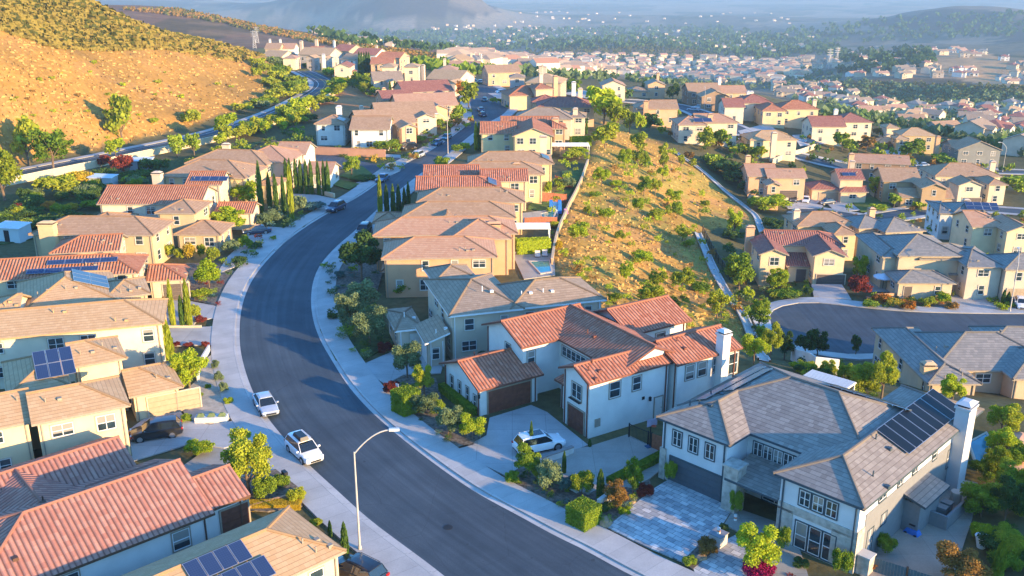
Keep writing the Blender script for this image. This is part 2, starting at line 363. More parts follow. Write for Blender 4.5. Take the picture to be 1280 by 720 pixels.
    n5 = noise(nt,1.6,5,rough=.7); bump(nt,bs,n5.outputs[0],.28,.2)
    me.materials.append(m)
    tag(link('ground', me), kind='structure')
build_ground()

# ------------------------------------------------------------------ draped sheets
def chaikin(p, k=2, closed=False):
    for _ in range(k):
        q=[] if closed else [p[0]]
        n=len(p); rngi = range(n if closed else n-1)
        for i in rngi:
            a=p[i]; b=p[(i+1)%n]
            q.append((a[0]*.75+b[0]*.25,a[1]*.75+b[1]*.25)); q.append((a[0]*.25+b[0]*.75,a[1]*.25+b[1]*.75))
        if not closed: q.append(p[-1])
        p=q
    return p
def resample(p, n):
    p=np.array(p); s=np.concatenate([[0],np.cumsum(np.hypot(*np.diff(p,axis=0).T))]); t=np.linspace(0,s[-1],n)
    return np.stack([np.interp(t,s,p[:,0]),np.interp(t,s,p[:,1])],1)
def wpts(px): return [G(u,v)[:2] for u,v in px]
def offset(p, w, closed=False):
    p=np.array(p)
    if closed: t=np.roll(p,-1,0)-np.roll(p,1,0)
    else: t=np.gradient(p,axis=0)
    t/=np.maximum(np.hypot(t[:,0],t[:,1])[:,None],1e-9); return p+np.stack([-t[:,1],t[:,0]],1)*w
def strip(name, Lp, Rp, dz, mat, n=None, m=4, side=0.0, kind='structure', label=None, cat=None, sl=0):
    """sheet between two world polylines, laid over the terrain"""
    if n is None: n=int(max(8,np.hypot(*np.diff(np.array(Lp),axis=0).T).sum()/3))
    L=resample(Lp,n); R=resample(Rp,n); mb=MB(); t=np.linspace(0,1,m+1)
    P=L[:,None]*(1-t)[None,:,None]+R[:,None]*t[None,:,None]; z=T(P[...,0],P[...,1])+dz+np.hypot(P[...,0],P[...,1])*.0006
    sL=np.concatenate([[0],np.cumsum(np.hypot(*np.diff(L,axis=0).T))]); wd=np.hypot(*(R-L).T)
    for i in range(n-1):
        for j in range(m):
            q=[(i,j),(i,j+1),(i+1,j+1),(i+1,j)]
            mb.face([(P[a,b,0],P[a,b,1],z[a,b]) for a,b in q],0,[(t[b]*wd[a],sL[a]) for a,b in q])
    if side:
        for j in (0,m):
            for i in range(n-1):
                a=(P[i,j,0],P[i,j,1]); b=(P[i+1,j,0],P[i+1,j,1])
                mb.face([(*a,z[i,j]),(*b,z[i+1,j]),(*b,z[i+1,j]-side),(*a,z[i,j]-side)],1 if sl else 0)
    o=mb.build(name,mat); 
    return tag(o,label,cat,kind=kind)
def sheet(name, pts, dz, mat, grid=4.0, side=0.12, kind='structure', label=None, cat=None, parent=None, world=False, flatz=None):
    w=pts if world else wpts(pts)
    import bmesh
    bm=bmesh.new(); vs=[bm.verts.new((x,y,0)) for x,y in w]; f=bm.faces.new(vs)
    if f.calc_area()<=0: pass
    bm.normal_update()
    if f.normal.z<0: f.normal_flip()
    bmesh.ops.triangulate(bm,faces=bm.faces[:])
    xs=[p[0] for p in w]; ys=[p[1] for p in w]
    if flatz is None:
        for ax,lo,hi in ((0,min(xs),max(xs)),(1,min(ys),max(ys))):
            k=math.ceil(lo/grid)*grid
            while k<hi:
                co=(k,0,0) if ax==0 else (0,k,0); no=(1,0,0) if ax==0 else (0,1,0)
                bmesh.ops.bisect_plane(bm,geom=bm.verts[:]+bm.edges[:]+bm.faces[:],plane_co=co,plane_no=no); k+=grid
    for v in bm.verts: v.co.z=(float(T(v.co.x,v.co.y))+dz+math.hypot(v.co.x,v.co.y)*.0006) if flatz is None else flatz
    if side:
        r=bmesh.ops.extrude_edge_only(bm,edges=[e for e in bm.edges if e.is_boundary])
        for v in [g for g in r['geom'] if isinstance(g,bmesh.types.BMVert)]: v.co.z-=side
    me=bpy.data.meshes.new(name); bm.to_mesh(me); bm.free(); me.materials.append(mat)
    uvl=me.uv_layers.new(name='UVMap')
    for l in me.loops: c=me.vertices[l.vertex_index].co; uvl.data[l.index].uv=(c.x,c.y)
    o=link(name,me,parent); return tag(o,label,cat,kind=kind if not parent else None)

def asphalt():
    m,nt,b=newmat('asphalt'); uv=nt.nodes.new('ShaderNodeUVMap'); sp=nt.nodes.new('ShaderNodeSeparateXYZ'); nt.links.new(uv.outputs[0],sp.inputs[0])
    n1=noise(nt,.25,5); n2=noise(nt,14,3)
    cb=nt.nodes.new('ShaderNodeCombineXYZ'); nt.links.new(math_(nt,'MULTIPLY',sp.outputs[0],.9),cb.inputs[0]); nt.links.new(math_(nt,'MULTIPLY',sp.outputs[1],.02),cb.inputs[1])
    st=nt.nodes.new('ShaderNodeTexNoise'); st.inputs['Scale'].default_value=1.6; st.inputs['Detail'].default_value=5; nt.links.new(cb.outputs[0],st.inputs['Vector'])
    c=ramp(nt,n1.outputs[0],[(.3,(.044,.064,.080)),(.7,(.062,.084,.102))])
    c=mix(nt,.5,c,ramp(nt,st.outputs[0],[(.35,(.7,.7,.7)),(.5,(1,1,1)),(.68,(1.4,1.38,1.35))]),'MULTIPLY')
    n7=noise(nt,.09,5,rough=.6); c=mix(nt,.55,c,ramp(nt,n7.outputs[0],[(.35,(.75,.75,.76)),(.6,(1.3,1.28,1.25))]),'MULTIPLY')
    n8=noise(nt,1.1,2); c=mix(nt,math_(nt,'MULTIPLY',math_(nt,'GREATER_THAN',n8.outputs[0],.73),.45),c,(.018,.02,.024))
    c=mix(nt,.6,c,ramp(nt,n2.outputs[0],[(.3,(.75,.75,.75)),(.7,(1.25,1.25,1.25))]),'MULTIPLY')
    vo=nt.nodes.new('ShaderNodeTexVoronoi'); vo.feature='DISTANCE_TO_EDGE'; vo.inputs['Scale'].default_value=.16
    tc=nt.nodes.new('ShaderNodeTexCoord'); nn=noise(nt,.8,3); nt.links.new(mix(nt,.25,tc.outputs['Object'],nn.outputs[1],'ADD'),vo.inputs['Vector'])
    c=mix(nt,math_(nt,'MULTIPLY',math_(nt,'LESS_THAN',vo.outputs[0],.003),.3),c,(.02,.02,.022))
    nt.links.new(c,b.inputs['Base Color']); b.inputs['Roughness'].default_value=.85; b.inputs['Specular IOR Level'].default_value=.3
    bump(nt,b,n2.outputs[0],.2,.02); return m
ASPH=asphalt()
def pavemat(name, col, gap, gapk=.25, uvb=True, per=.02):
    m,nt,b=newmat(name); uv=nt.nodes.new('ShaderNodeUVMap'); sp=nt.nodes.new('ShaderNodeSeparateXYZ'); nt.links.new(uv.outputs[0],sp.inputs[0])
    n1=noise(nt,.5,5); n2=noise(nt,9,3)
    c=ramp(nt,n1.outputs[0],[(.3,tuple(x*.86 for x in col)),(.7,tuple(x*1.08 for x in col))])
    c=mix(nt,.5,c,ramp(nt,n2.outputs[0],[(.3,(.85,.85,.85)),(.7,(1.1,1.1,1.1))]),'MULTIPLY')
    g=math_(nt,'LESS_THAN',math_(nt,'FRACT',math_(nt,'DIVIDE',sp.outputs[1],gap)),per)
    if uvb: g=math_(nt,'MAXIMUM',g,math_(nt,'LESS_THAN',math_(nt,'FRACT',math_(nt,'DIVIDE',sp.outputs[0],gap)),per))
    # per-slab tone
    cb=nt.nodes.new('ShaderNodeCombineXYZ'); nt.links.new(math_(nt,'FLOOR',math_(nt,'DIVIDE',sp.outputs[0],gap if uvb else 99)),cb.inputs[0]); nt.links.new(math_(nt,'FLOOR',math_(nt,'DIVIDE',sp.outputs[1],gap)),cb.inputs[1])
    wn=nt.nodes.new('ShaderNodeTexWhiteNoise'); wn.noise_dimensions='2D'; nt.links.new(cb.outputs[0],wn.inputs[0])
    c=mix(nt,.35,c,ramp(nt,wn.outputs[0],[(0,(.82,.82,.82)),(1,(1.1,1.1,1.1))]),'MULTIPLY')
    c=mix(nt,math_(nt,'MULTIPLY',g,gapk*2),c,tuple(x*.4 for x in col))
    nt.links.new(c,b.inputs['Base Color']); b.inputs['Roughness'].default_value=.9; b.inputs['Specular IOR Level'].default_value=.2
    return m
PAVE=pavemat('sidewalk_concrete',(.46,.44,.41),1.6,uvb=False); DRIVE=pavemat('driveway_concrete',(.43,.415,.39),3.2,per=.015)
DRIVE2=pavemat('washed_concrete',(.36,.33,.28),3.6,per=.012)
def paver_mat():
    m,nt,b=newmat('stone_pavers'); uv=nt.nodes.new('ShaderNodeUVMap'); mp=nt.nodes.new('ShaderNodeMapping'); mp.inputs['Rotation'].default_value=(0,0,PI/4); nt.links.new(uv.outputs[0],mp.inputs[0])
    br=nt.nodes.new('ShaderNodeTexBrick'); br.inputs['Scale'].default_value=1.0; br.inputs['Brick Width'].default_value=.75; br.inputs['Row Height'].default_value=.5; br.inputs['Mortar Size'].default_value=.02
    br.inputs['Color1'].default_value=(.26,.27,.28,1); br.inputs['Color2'].default_value=(.60,.59,.56,1); br.inputs['Mortar'].default_value=(.16,.16,.15,1); br.inputs['Bias'].default_value=.15
    nt.links.new(mp.outputs[0],br.inputs['Vector']); n=noise(nt,1.4,3)
    nt.links.new(mix(nt,.8,br.outputs[0],ramp(nt,n.outputs[0],[(.3,(.7,.72,.75)),(.7,(1.25,1.2,1.15))]),'MULTIPLY'),b.inputs['Base Color']); b.inputs['Roughness'].default_value=.85; return m
PAVER=paver_mat()
MULCH=plain('gravel_bed',(.16,.13,.10),1,var=.55,scale=3.5,bumpk=.6); SAND=plain('decomposed_granite',(.42,.36,.28),1,var=.2,scale=2.5,bumpk=.3)
LAWN=plain('lawn',(.08,.13,.025),1,var=.3,scale=1.2,bumpk=.5); DEEPGREEN=plain('ground_cover',(.05,.08,.02),1,var=.5,scale=1.5,bumpk=.8); EARTH=plain('earth',(.24,.15,.09),1,var=.3,scale=1,bumpk=.4)
PAINT=plain('road_paint',(.75,.75,.72),.7,var=.1); YPAINT=plain('yellow_paint',(.65,.45,.08),.7,var=.1)

Lm=[(760,900),(640,800),(540,717),(494,683),(454,653),(411,613),(378,583),(350,552),(328,525),(313,500),(300,465),(293,430),(296,385),(310,350),(335,320),(365,293),(410,265),(450,245),(492,212),(535,190),(570,167),(588,152),(587,135),(583,120),(590,107)]
Rm=[(1100,880),(940,790),(865,750),(794,717),(735,684),(700,668),(655,643),(605,617),(572,595),(540,572),(505,545),(470,515),(440,482),(420,450),(405,425),(396,400),(393,375),(396,350),(405,330),(425,308),(447,290),(472,265),(500,240),(528,218),(560,195),(590,170),(612,154),(634,143),(640,130),(630,115),(612,106)]
LW=chaikin(wpts(Lm),3); RW=chaikin(wpts(Rm),3)
strip('main_street',LW,RW,.02,ASPH,n=220,m=8)
gut=pavemat('kerb_concrete',(.50,.48,.45),3.0,uvb=False)
L1=offset(LW,.45); R1=offset(RW,-.45)
strip('gutter',LW,offset(LW,-.5),.035,gut,n=260,m=1); strip('gutter',RW,offset(RW,.5),.035,gut,n=260,m=1)
strip('kerb',LW,offset(LW,.22),.17,gut,n=260,m=1,side=.2); strip('kerb',RW,offset(RW,-.22),.17,gut,n=260,m=1,side=.2)
strip('sidewalk',offset(LW,.23),offset(LW,2.7),.165,PAVE,n=260,m=2,side=.2); strip('sidewalk',offset(RW,-.23),offset(RW,-2.7),.165,PAVE,n=260,m=2,side=.2)
# hillside road on the left
Lh=[(-90,234),(19,212),(116,190),(156,180),(272,152),(320,139),(356,127),(385,118),(394,112),(388,102),(378,94),(366,88)]
Rh=[(-90,252),(19,226),(119,207),(225,184),(275,174),(330,157),(370,142),(402,124),(420,112),(424,104),(408,96),(392,89)]
RH=resample(RH,70); LH=offset(RH,8.5)
strip('hillside_road',LH,RH,.05,ASPH,n=160,m=6)
strip('sidewalk',offset(RH,8.6),offset(RH,10.6),.18,PAVE,n=160,m=2,side=.2)
mid=[((a[0]+b[0])/2,(a[1]+b[1])/2) for a,b in zip(resample(LH,80),resample(RH,80))]
strip('lane_marking',offset(mid,.25),offset(mid,.05),.12,YPAINT,n=120,m=1)
for k in (.18,.8):
    q=[(a[0]*(1-k)+b[0]*k,a[1]*(1-k)+b[1]*k) for a,b in zip(resample(LH,80),resample(RH,80))]
    strip('lane_marking',offset(q,.08),offset(q,-.08),.12,PAINT,n=120,m=1)
# side street and right-hand close
sheet('side_street',[(372,193),(440,195),(508,199),(478,226),(445,214),(400,209),(368,204)],.06,ASPH)
sheet('pavement',[(360,189),(440,192),(500,195),(508,199),(440,195),(372,193)],.16,PAVE)
CL=[(1345,395),(1280,393),(1200,393),(1130,391),(1060,384),(1020,379),(985,381),(965,388),(961,400),(967,416),(985,430),(1020,440),(1070,446),(1125,440),(1180,424),(1280,419),(1345,417)]
clw=chaikin(wpts(CL),2); sheet('close_road',clw,.04,ASPH,world=True)
side_=+1 if True else -1
ca=np.array(clw); area=.5*np.sum(ca[:,0]*np.roll(ca[:,1],-1)-np.roll(ca[:,0],-1)*ca[:,1]); sg=-1 if area>0 else 1
strip('kerb',clw,offset(clw,.3*sg),.18,gut,m=1,side=.25); strip('sidewalk',offset(clw,.3*sg),offset(clw,2.6*sg),.17,PAVE,m=2,side=.3)
def cline(name,px,w,walk=True,dz=.08):
    c=chaikin(wpts(px),2); strip(name,offset(c,w/2),offset(c,-w/2),dz,ASPH,m=4)
    if walk:
        for s in (1,-1): strip('sidewalk',offset(c,s*w/2),offset(c,s*(w/2+2)),dz+.12,PAVE,m=1,side=.2)
cline('lower_street',[(735,119),(775,127),(830,129),(868,139),(905,156),(940,172),(975,190),(1020,202),(1080,213)],9)
cline('lower_street',[(1120,207),(1160,211),(1210,214),(1280,216),(1330,218)],9)
cline('lower_street',[(990,262),(1040,268),(1080,276),(1120,270),(1180,262),(1230,262),(1300,268)],7)
# concrete drains on the slope
def drain(px):
    c=chaikin(wpts(px),2); strip('drainage_channel',offset(c,.55),offset(c,-.55),.05,CONC,m=2,side=.1)
    for s in (1,-1): strip('drainage_channel',offset(c,s*.55),offset(c,s*.75),.3,CONC,m=1,side=.3)
drain([(845,192),(868,208),(905,238),(943,266),(952,292),(958,300)]); drain([(872,292),(880,310),(890,335),(903,358),(925,388),(935,410),(948,440),(955,452)])
import zlib
# ------------------------------------------------------------------ houses
class Wing: pass
PITCH_DEF=.40
def roof_geo(mb, x0,x1,y0,y1,ze,code,pitch,caps=True,m0=0,th=.2):
    """code: axis + hip flags, e.g. x11 hip both ends, y00 gable both ends, x10 hip at start only; s0..s3 = shed rising away from side n"""
    w=x1-x0; d=y1-y0
    if code[0]=='s':
        k=int(code[1]); run=d if k in(0,2) else w; h=run*pitch
        zz={0:(0,0,h,h),1:(h,0,0,h),2:(h,h,0,0),3:(0,h,h,0)}[k]
        c=[(x0,y0,ze+zz[0]),(x1,y0,ze+zz[1]),(x1,y1,ze+zz[2]),(x0,y1,ze+zz[3])]
        e=(1,0,0) if k in(0,2) else (0,1,0)
        if k in (0,): e=(1,0,0)
        mb.roofface(c,e,m0); b=[(p[0],p[1],p[2]-th) for p in c]; mb.face(b[::-1],1)
        for i in range(4): mb.face([b[i],b[(i+1)%4],c[(i+1)%4],c[i]],1)
        return
    ax,h0,h1=code[0],code[1]=='1',code[2]=='1'
    if ax=='x': run=d/2; a=(x0+(run if h0 else 0),(y0+y1)/2); b=(x1-(run if h1 else 0),(y0+y1)/2)
    else: run=w/2; a=((x0+x1)/2,y0+(run if h0 else 0)); b=((x0+x1)/2,y1-(run if h1 else 0))
    h=run*pitch; A=(*a,ze+h); B=(*b,ze+h)
    if ax=='x' and h0 and h1 and a[0]>b[0]: mx=(a[0]+b[0])/2; A=B=(mx,a[1],ze+(w/2)*pitch)
    if ax=='y' and h0 and h1 and a[1]>b[1]: my=(a[1]+b[1])/2; A=B=(a[0],my,ze+(d/2)*pitch)
    P=[(x0,y0,ze),(x1,y0,ze),(x1,y1,ze),(x0,y1,ze)]
    def dn(p): return (p[0],p[1],p[2]-th)
    def fc(pts,e):
        # drop duplicate points
        q=[]
        for p in pts:
            if not q or (Vector(p)-Vector(q[-1])).length>1e-4: q.append(p)
        if (Vector(q[0])-Vector(q[-1])).length<1e-4: q.pop()
        if len(q)>2: mb.roofface(q,e,m0); mb.face([dn(p) for p in q][::-1],1)
    if ax=='x':
        fc([P[0],P[1],B,A],(1,0,0)); fc([P[2],P[3],A,B],(-1,0,0))
        if h1: fc([P[1],P[2],B],(0,1,0))
        if h0: fc([P[3],P[0],A],(0,-1,0))
        per=[P[0],P[1]]+([] if h1 else [B])+[P[2],P[3]]+([] if h0 else [A])
    else:
        fc([P[1],P[2],B,A],(0,1,0)); fc([P[3],P[0],A,B],(0,-1,0))
        if h0: fc([P[0],P[1],A],(1,0,0))
        if h1: fc([P[2],P[3],B],(-1,0,0))
        per=[P[0]]+([] if h0 else [A])+[P[1],P[2]]+([] if h1 else [B])+[P[3]]
    for i in range(len(per)):
        p,q=per[i],per[(i+1)%len(per)]; mb.face([dn(p),dn(q),q,p],1)
    if caps:
        ln=[(A,B)]
        if ax=='x':
            if h0: ln+=[(P[0],A),(P[3],A)]
            if h1: ln+=[(P[1],B),(P[2],B)]
        else:
            if h0: ln+=[(P[0],A),(P[1],A)]
            if h1: ln+=[(P[2],B),(P[3],B)]
        for p,q in ln:
            if (Vector(p)-Vector(q)).length>.3: mb.tube(p,q,.13,.13,6,2)
def walls_geo(mb,x0,x1,y0,y1,zb,ze,code,pitch,o,m=0):
    """o: eave overhang; x0.. are wall planes"""
    X0,X1,Y0,Y1=x0-o,x1+o,y0-o,y1+o; th=.21
    def top(x,y):
        if code[0]=='s':
            k=int(code[1]); t={0:y-Y0,1:X1-x,2:Y1-y,3:x-X0}[k]; return ze+t*pitch-th
        dx=[min(y-Y0,Y1-y)] if code[0]=='x' else [min(x-X0,X1-x)]
        if code[0]=='x':
            if code[1]=='1': dx.append(x-X0)
            if code[2]=='1': dx.append(X1-x)
        else:
            if code[1]=='1': dx.append(y-Y0)
            if code[2]=='1': dx.append(Y1-y)
        return ze+min(dx)*pitch-th
    cs=[(x0,y0),(x1,y0),(x1,y1),(x0,y1)]
    for i in range(4):
        a,b=cs[i],cs[(i+1)%4]; md=((a[0]+b[0])/2,(a[1]+b[1])/2)
        pts=[(*a,zb),(*b,zb),(*b,top(*b)),(*md,top(*md)),(*a,top(*a))]
        mb.face(pts,m)
_wm={}
def window_mesh(w,h,style,trim):
    key=(round(w,2),round(h,2),style,trim.name)
    if key in _wm: return _wm[key]
    f=MB(); t=.09
    for a in ((-w/2-t,-w/2,-t,h+t),(w/2,w/2+t,-t,h+t)): f.box(a[0],a[1],-.07,.02,a[2],a[3])
    f.box(-w/2,w/2,-.07,.02,h,h+t); f.box(-w/2,w/2,-.10,.02,-t,0)
    for a in ((-w/2+.002,-w/2+.06),(w/2-.06,w/2-.002)): f.box(a[0],a[1],-.05,.0,.002,h-.002,1)
    for a in ((.002,.06),(h-.06,h-.002)): f.box(-w/2+.06,w/2-.06,-.05,.0,a[0],a[1],1)
    if style=='two': f.box(-.03,.03,-.055,.0,0,h,1)
    if style=='four': f.box(-.03,.03,-.055,.0,0,h,1); f.box(-w/2,w/2,-.05,.0,h*.5-.025,h*.5+.025,1)
    if style=='hung': f.box(-w/2,w/2,-.055,.0,h*.5-.03,h*.5+.03,1)
    if style=='grid':
        n=max(2,int(round(w/.75)))
        for k in range(1,n): f.box(-w/2+w*k/n-.035,-w/2+w*k/n+.035,-.055,0,0,h,1)
        for q in (.5,): f.box(-w/2+.06,w/2-.06,-.04,0,h*q-.01,h*q+.01,1)
    g=MB(); g.face([(-w/2,-.025,0),(w/2,-.025,0),(w/2,-.025,h),(-w/2,-.025,h)]); 
    r=(f.mesh('window',[trim,WHITE_TRIM]),g.mesh('pane',[GLASS])); _wm[key]=r; return r
_gd={}
def garage_mesh(w,h,mat,trim):
    key=(round(w,1),round(h,1),mat.name,trim.name)
    if key in _gd: return _gd[key]
    g=MB(); n=4
    for k in range(n): g.box(-w/2,w/2,-.05,.02,h*k/n+.012,h*(k+1)/n-.012)
    cols=max(3,int(w/.6))
    for k in range(n):
        for c in range(cols):
            xa=-w/2+w*c/cols+.05; xb=-w/2+w*(c+1)/cols-.05; g.box(xa,xb,-.065,-.049,h*k/n+.08,h*(k+1)/n-.08)
    f=MB(); f.box(-w/2-.14,-w/2-.01,-.11,.02,0,h+.14); f.box(w/2+.01,w/2+.14,-.11,.02,0,h+.14); f.box(-w/2-.01,w/2+.01,-.11,.02,h+.01,h+.14)
    r=(g.mesh('garage_door',[mat]),f.mesh('door_frame',[trim])); _gd[key]=r; return r
PANEL=None
def panel_mat():
    global PANEL
    if PANEL: return PANEL
    m,nt,b=newmat('solar_cells'); uv=nt.nodes.new('ShaderNodeUVMap'); sp=nt.nodes.new('ShaderNodeSeparateXYZ'); nt.links.new(uv.outputs[0],sp.inputs[0])
    g=math_(nt,'MAXIMUM',math_(nt,'LESS_THAN',math_(nt,'FRACT',math_(nt,'MULTIPLY',sp.outputs[0],6)),.09),math_(nt,'LESS_THAN',math_(nt,'FRACT',math_(nt,'MULTIPLY',sp.outputs[1],6)),.09))
    nt.links.new(mix(nt,math_(nt,'MULTIPLY',g,.5),(.012,.028,.085),(.10,.14,.24)),b.inputs['Base Color']); b.inputs['Roughness'].default_value=.3; b.inputs['Specular IOR Level'].default_value=.7
    PANEL=m; return m
SILVER=plain('aluminium',(.55,.56,.58),.35,.8,var=.05)
_pm={}
def solar_mesh(nx,ny,pw,ph,dark):
    key=(nx,ny,pw,ph,dark)
    if key in _pm: return _pm[key]
    mb=MB()
    for i in range(nx):
        for j in range(ny):
            x=i*pw+.03; y=j*ph+.03; X=(i+1)*pw-.03; Y=(j+1)*ph-.03
            mb.box(x,X,y,Y,.10,.14,1); mb.face([(x+.035,y+.035,.145),(X-.035,y+.035,.145),(X-.035,Y-.035,.145),(x+.035,Y-.035,.145)],0,[(0,0),(1,0),(1,1.6),(0,1.6)])
    for i in range(nx): 
        for j in range(ny): mb.box(i*pw+.3,i*pw+.36,j*ph+.1,(j+1)*ph-.1,0,.1,1)
    me=mb.mesh('solar_panel',[plain('black_mat',(.006,.008,.012),.35,var=.05,spec=.25) if dark=='k' else panel_mat(), SILVER]); _pm[key]=me; return me
HOUSES=[]
def house(label, wall, roof, wings, theta=None, trim=None, fascia=None, group='houses on the hilltop estate', gar=(), chim=(), sol=(), vents=3, org=None, lod=0, win=(), doors=(), name='house', o=.45, cat='house', gz=None, cap=None, noauto=False, pitch=PITCH_DEF, style='four'):
    trim=trim or (WHITE_TRIM if wall==(.70,.68,.63) else plain('sand_trim',(.50,.42,.31),.7,var=.05)); fascia=fascia or TAUPE
    wm=stucco(wall); cap=cap or roof
    # ground height and rotation
    ws=[]
    if org is None:
        A,B=wings[0][0],wings[0][1]; e=wings[0][3]
        g=0.0 if gz is None else gz
        if gz is None:
            for _ in range(8):
                a=PX(*A,g+e); b=PX(*B,g+e); g=.5*g+.5*float(T((a[0]+b[0])/2,(a[1]+b[1])/2))
        a=PX(*A,g+e); b=PX(*B,g+e)
        if theta is None: theta=math.degrees(math.atan2(b[1]-a[1],b[0]-a[0]))
        t=math.radians(theta); org=a; gz=g
    else:
        t=math.radians(theta); gz=float(T(*org)) if gz is None else gz
    def loc(p,h):
        x,y=PX(*p,gz+h); dx,dy=x-org[0],y-org[1]
        return dx*math.cos(t)+dy*math.sin(t), -dx*math.sin(t)+dy*math.cos(t)
    for i,wg in enumerate(wings):
        W=Wing(); W.op=wg[5] if len(wg)>5 else {}
        if isinstance(wg[0],tuple):
            (xa,ya),(xb,yb)=loc(wg[0],wg[3]),loc(wg[1],wg[3])
            W.x0,W.x1=min(xa,xb),max(xa,xb); y=(ya+yb)/2; W.y0,W.y1=(y,y+wg[2]) if wg[2]>0 else (y+wg[2],y)
            W.e,W.code=wg[3],wg[4]
        else:
            x,y,w,d,W.e,W.code=wg[:6]; W.op=wg[6] if len(wg)>6 else {}
            W.x0,W.x1,W.y0,W.y1=x,x+w,y,y+d
        W.o=W.op.get('o',o)+.013*i; W.p=W.op.get('p',pitch); ws.append(W)
    H=empty(name,(org[0],org[1],gz),t,label,cat,group)
    wb=MB(); rb=MB()
    wmats=[wm]+[W.op['wall'] if not isinstance(W.op['wall'],tuple) else stucco(W.op['wall']) for W in ws if 'wall' in W.op]; k=1
    for W in ws:
        mi=0
        if 'wall' in W.op: mi=k; k+=1
        a=W.o
        W.wx0,W.wx1,W.wy0,W.wy1=W.x0+a,W.x1-a,W.y0+a,W.y1-a
        zb=W.op.get('zb',-2.5)
        if not W.op.get('open'): walls_geo(wb,W.wx0,W.wx1,W.wy0,W.wy1,zb,W.e,W.code,W.p,a,mi)
        roof_geo(rb,W.x0,W.x1,W.y0,W.y1,W.e,W.code,W.p,caps=lod<2,th=.2)
        if W.op.get('base'):   # darker plinth band
            bm_=W.op['base']
    if vents and lod<2:
        for _ in range(vents):
            W=random.choice(ws); x=random.uniform(W.x0+1,W.x1-1) if W.x1-W.x0>2.5 else W.x0+1; y=random.uniform(W.y0+.6,W.y0+(W.y1-W.y0)*.4)
            z=roofz([W],x,y)
            if z: rb.tube((x,y,z-.2),(x,y,z+.45),.06,.06,6,1)
            x+=1.1; z=roofz([W],x,y)
            if z: rb.box(x-.18,x+.18,y-.18,y+.18,z-.1,z+.16,1)
    wall_o=wb.build('wall',wmats,H); roof_o=rb.build('roof',[roof,fascia,cap],H)
    # sides
    def place(W,side,s,z,me,name,sub=None,subname=None,parent=None):
        L=(W.wx1-W.wx0) if side in(0,2) else (W.wy1-W.wy0)
        if side==0: p=(W.wx0+s,W.wy0,z); r=0
        elif side==1: p=(W.wx1,W.wy0+s,z); r=PI/2
        elif side==2: p=(W.wx1-s,W.wy1,z); r=PI
        else: p=(W.wx0,W.wy1-s,z); r=-PI/2
        q=link(name,me,parent or H,p,r)
        if sub: link(subname,sub,q)
        return q
    busy=[]
    for (wi,side,s,w,h,mat) in gar:
        W=ws[wi]; g,f=garage_mesh(w,h,mat,trim); q=place(W,side,s,W.op.get('fz',0.02),g,'garage_door',f,'frame'); busy.append((wi,side,s-w/2-.5,s+w/2+.5,0,h+.3))
    for (wi,side,s,z,w,h,st) in win:
        W=ws[wi]; a,b=window_mesh(w,h,st,trim); place(W,side,s,z,a,'window',b,'pane')
    for (wi,side,s,w,h,mat) in doors:
        W=ws[wi]; key=('door',w,h,mat.name)
        if key not in _gd:
            d=MB(); d.box(-w/2,w/2,-.05,.02,0,h); d.box(-w/2-.1,-w/2,-.08,.02,0,h+.1,1); d.box(w/2,w/2+.1,-.08,.02,0,h+.1,1); d.box(-w/2-.1,w/2+.1,-.08,.02,h,h+.1,1); d.box(w/2-.16,w/2-.1,-.1,-.04,.95,1.05,1)
            _gd[key]=d.mesh('door',[mat,trim])
        place(W,side,s,.05,_gd[key],'door'); busy.append((wi,side,s-w,s+w,0,h+.3))
    if lod==0:
        for wi,W in enumerate(ws):
            if W.op.get('open') or W.e<2.9: continue
            for (cx_,cy_,s_) in ((W.wx0+.25,W.wy0-.07,1),(W.wx1-.25,W.wy0-.07,1),(W.wx1+.07,W.wy1-.3,1)):
                if any(V is not W and V.wx0-.3<cx_<V.wx1+.3 and V.wy0-.3<cy_<V.wy1+.3 for V in ws): continue
                dp=MB(); dp.box(cx_-.05,cx_+.05,cy_-.04,cy_+.06,.05,W.e-.1); dp.build('downpipe',fascia,H)
    def covered(wi,x,y,z,h):
        for j,V in enumerate(ws):
            if j==wi: continue
            if V.wx0-.5<x<V.wx1+.5 and V.wy0-.5<y<V.wy1+.5:
                zz=roofz([V],x,y)
                if zz is None: zz=V.e
                if z< max(V.e,zz)+.25: return True
        return False
    if not noauto:
      rnd=random.Random(zlib.crc32(label.encode()))
      cnt=0
      for wi,W in enumerate(ws):
        if W.op.get('open') or W.op.get('nowin'): continue
        sides=W.op.get('win',(0,1,3))
        floors=[(.95,1.4)] if W.e<4.5 else [(.95,1.5),(3.65,1.4)]
        if W.op.get('fl')=='up': floors=floors[-1:]
        for side in sides:
            L=(W.wx1-W.wx0) if side in(0,2) else (W.wy1-W.wy0); n=int(L/(2.9 if lod==0 else 3.6))
            if n<1 and L>1.6: n=1
            for z,h in floors:
                for i in range(n):
                    s=L*(i+.5)/n+rnd.uniform(-.25,.25); w=rnd.choice((.9,1.1,1.5,1.7)) if L/n>2.4 else .85
                    if any(b[0]==wi and b[1]==side and s+w/2>b[2] and s-w/2<b[3] and z<b[5] for b in busy): continue
                    if rnd.random()<.14: continue
                    x,y={0:(W.wx0+s,W.wy0-.3),1:(W.wx1+.3,W.wy0+s),2:(W.wx1-s,W.wy1+.3),3:(W.wx0-.3,W.wy1-s)}[side]
                    if covered(wi,x,y,z,h): continue
                    hh=h*(1 if w<1.6 else .8)
                    if z+hh>W.e-.15: continue
                    me,pn=window_mesh(w,hh,style if w>1.2 else 'hung',trim); place(W,side,s,z+(h-hh),me,'window',pn,'pane'); cnt+=1
                    if cnt>60: return H,ws
